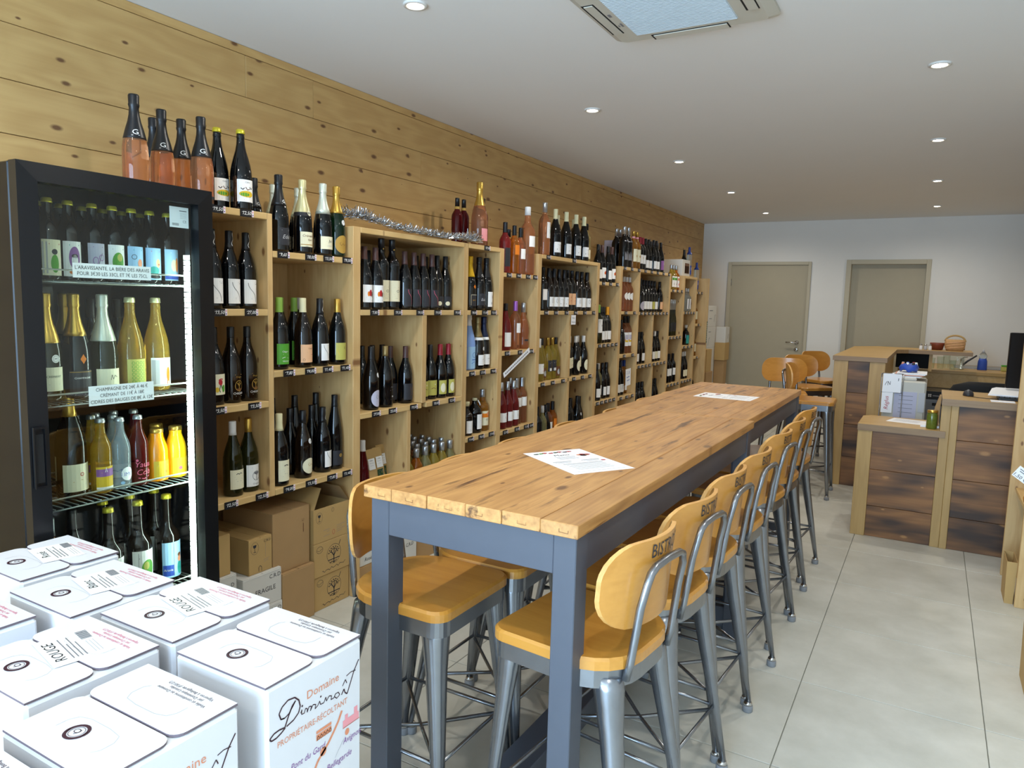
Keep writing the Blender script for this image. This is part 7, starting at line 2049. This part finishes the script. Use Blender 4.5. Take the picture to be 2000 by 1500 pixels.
# checkout counter: monitor, mouse, keyboard, papers; office chair behind
t = thing('monitor', 'black computer monitor seen edge-on, cut by right border', 'monitor', (3.36, 5.42, 0.9225))
og = (3.36, 5.42, 0.9225)
a = radians(-24)
mm = MB()
mm.box(-0.0, 0.42, -0.012, 0.012, 0.985, 1.325, 'black', 0.004)
mo = mm.obj('screen', t)
mo.location = (-0.197, -0.06, -0.9225 + 0.0)
mo.rotation_euler = (0, 0, radians(10))
MB().box(0.0, 0.05, 0.0, 0.03, 0.006, 0.2, 'black', 0.004).obj('stand', t)
MB().box(-0.08, 0.16, -0.06, 0.1, 0.0, 0.006, 'black', 0.003).obj('base', t)
t = thing('computer_mouse', 'dark computer mouse on the checkout counter', 'mouse', (2.975, 5.33, 0.9225))
ms = MB()
ms.loft([[(0.03 * s_ * cos(2 * pi * i / 14), 0.05 * s_ * sin(2 * pi * i / 14), z) for i in range(14)] for z, s_ in ((0, 0.95), (0.004, 1.0), (0.018, 0.93), (0.029, 0.7), (0.034, 0.35))], 'i_dk')
ms.obj('shell', t)
MB().lathe([(0.002, 0.03), (0.006, 0.0325), (0.006, 0.0355), (0.001, 0.0365)], 'i_lg', 8, (0, 0.02, 0)).obj('scroll_wheel', t)
cbl = MB().tube([(0.0, -0.05, 0.003), (0.04, -0.10, 0.003), (0.12, -0.13, 0.003), (0.2, -0.1, 0.003)], 0.002, 'black', 5)
cbl.obj('cable', t)
kb = thing('keyboard', 'black keyboard under loose papers on checkout counter', 'keyboard', (3.25, 5.24, 0.9225))
MB().box(-0.13, 0.25, -0.06, 0.08, 0, 0.016, 'black', 0.004).obj('tray', kb)
ky = MB()
for i in range(14):
    for j in range(4):
        ky.box(-0.12 + 0.026 * i, -0.099 + 0.026 * i, -0.05 + 0.03 * j, -0.025 + 0.03 * j, 0.0162, 0.021, 'i_dk')
ko = ky.obj('keys', kb)
ko['kind'] = 'stuff'
m = MB()
P_ = [(-0.13, -0.05, 0.0), (0.2, -0.08, 0.002), (0.24, 0.12, 0.03), (-0.1, 0.14, 0.028)]
for i in range(6):
    z = 0.0015 * i
    m.add([(x + 0.004 * i, y, q + z) for x, y, q in P_] + [(x + 0.004 * i, y, q + z + 0.0012) for x, y, q in P_], [(3, 2, 1, 0), (4, 5, 6, 7), (0, 1, 5, 4), (1, 2, 6, 5), (2, 3, 7, 6), (3, 0, 4, 7)], 'paper')
o = m.obj('paper_stack')
o.location = (3.2, 5.27, 0.9445)
tag(o, 'thick stack of white papers resting on the keyboard', 'papers')
m = MB().box(3.08, 3.2, 5.07, 5.15, 0.9225, 0.9262, 'paper')
tag(m.obj('note_pad', None, (3.14, 5.11, 0.9225)), 'flat white notepad at the front of checkout counter', 'papers')
t = thing('office_chair', 'black office chair with rounded back behind the checkout', 'chair', (3.12, 6.2, 0))
bk = MB()
rg = []
for z, hw in ((0.66, 0.2), (0.75, 0.24), (0.85, 0.25), (0.92, 0.21), (0.95, 0.12)):
    rg.append([(hw * cos(2 * pi * i / 18), 0.035 * sin(2 * pi * i / 18) + 0.25 * (hw * cos(2 * pi * i / 18)) ** 2 - 0.1, z) for i in range(18)])
bk.loft(rg, 'black_matt')
bk.obj('backrest', t)
MB().loft([[(x, y, z) for x, y in rrect(0.24, 0.23, 0.09, 5, 0, 0.12)] for z in (0.44, 0.5)] + [[(x, y, 0.52) for x, y in rrect(0.21, 0.2, 0.08, 5, 0, 0.12)]], 'black_matt').obj('seat', t)
MB().tube([(0, 0.12, 0.08), (0, 0.12, 0.44)], 0.028, 'black', 10).tube([(0, 0.0, 0.46), (0, -0.1, 0.5), (0, -0.12, 0.64)], 0.02, 'black', 8).obj('column', t)
for i in range(5):
    a = 2 * pi * i / 5
    MB().tube([(0, 0.12, 0.09), (0.26 * cos(a), 0.12 + 0.26 * sin(a), 0.06)], [0.022, 0.014], 'black', 8).obj('leg', t)
    MB().lathe([(0.012, 0.0), (0.024, 0.012), (0.024, 0.036), (0.012, 0.05)], 'black', 10, (0.26 * cos(a), 0.12 + 0.26 * sin(a), 0)).obj('caster', t)

# ------------------------------------------------------------------ right-hand shelf, bags
t = thing('side_shelf', 'pine display shelf at the right border with goods', 'shelf', (3.4, 4.5, 0))
og = (3.4, 4.5, 0)
MB().box(3.18, 3.64, 4.72, 4.745, 0, 2.2, 'shelf_s', 0.002).obj('side_panel', t, og)
MB().box(3.205, 3.64, 4.222, 4.247, 0, 0.78, 'shelf_s', 0.002).obj('side_panel', t, og)
for z in (0.5, 1.35):
    MB().box(3.21, 3.63, 4.248 if z < 1 else 4.46, 4.719, z - 0.022, z, 'shelf_y', 0.002).obj('shelf', t, og)
MB().box(3.641, 3.655, 4.222, 4.745, 0, 2.2, 'shelf_z').obj('back_board', t, og)
for i, (x, y, z) in enumerate(((3.265, 4.33, 0.5005), (3.30, 4.5, 0.5005))):
    o = MB().lathe([(0.03, 0), (0.055, 0.006), (0.06, 0.03), (0.05, 0.055), (0.02, 0.068), (0.001, 0.07)], mat('orange_bread', '#c8842f', 0.6, noise=0.2, nscale=30), 14)
    b = o.obj('bread_roll')
    b.location = (x, y, z)
    tag(b, 'orange-brown round loaf on the right shelf, %s' % ['nearer one', 'farther one'][i], 'bread')
pc = MB().box(0, 0.001, -0.05, 0.05, -0.03, 0.03, 'paper')
pc.marks([('t', 'k', '1,50 €', -0.015, -0.024, 0.017, 0.1), ('s', 'gy', [(-0.04, 0.018), (0.04, 0.018)], 0.004), ('s', 'gy', [(-0.035, 0.008), (0.03, 0.008)], 0.004)], lambda u, v, e: (-0.0 - e, -u, v), 0.0006)
o = pc.obj('price_sign')
o.location, o.rotation_euler = (3.195, 4.215, 0.655), (radians(32), 0, radians(70))
tag(o, 'white price card hanging on the right shelf', 'sign')


def paper_bag(label, x0, x1, y0, y1, h, dx=0.0):
    t = thing('paper_bag', label, 'bag', ((x0 + x1) / 2, (y0 + y1) / 2, 0))
    og = ((x0 + x1) / 2, (y0 + y1) / 2, 0)
    m = MB()
    ro = lambda z, g: [(x0 - g + dx * z, y0 - g, z), (x1 + g + dx * z, y0 - g, z), (x1 + g + dx * z, y1 + g, z), ((x0 - g - 0.012 + dx * z), (y0 + y1) / 2, z), (x0 - g + dx * z, y1 + g, z)]
    ro2 = lambda z, g: [(x0 - g, y0 - g, z), (x1 + g, y0 - g, z), (x1 + g, y1 + g, z), (x0 - g, y1 + g, z)]
    m.loft([ro2(0, 0), ro2(h, 0.004), ro2(h, 0.002), ro2(0.01, -0.002)], 'kraft2', smooth=False)
    m.obj('paper', t, og)
    return t


t = paper_bag('brown paper bag standing at the foot of right shelf', 3.166, 3.202, 4.262, 4.45, 0.215)
c_ = MB().lathe([(0.02, 0.19), (0.024, 0.2), (0.018, 0.215), (0.001, 0.222)], 'i_dk', 10, (3.184, 4.30, 0)).lathe([(0.012, 0.2), (0.013, 0.222)], 'chrome', 8, (3.184, 4.36, 0))
paper_bag('brown paper bag nearest at the right border', 3.16, 3.3, 3.2, 3.42, 0.26)
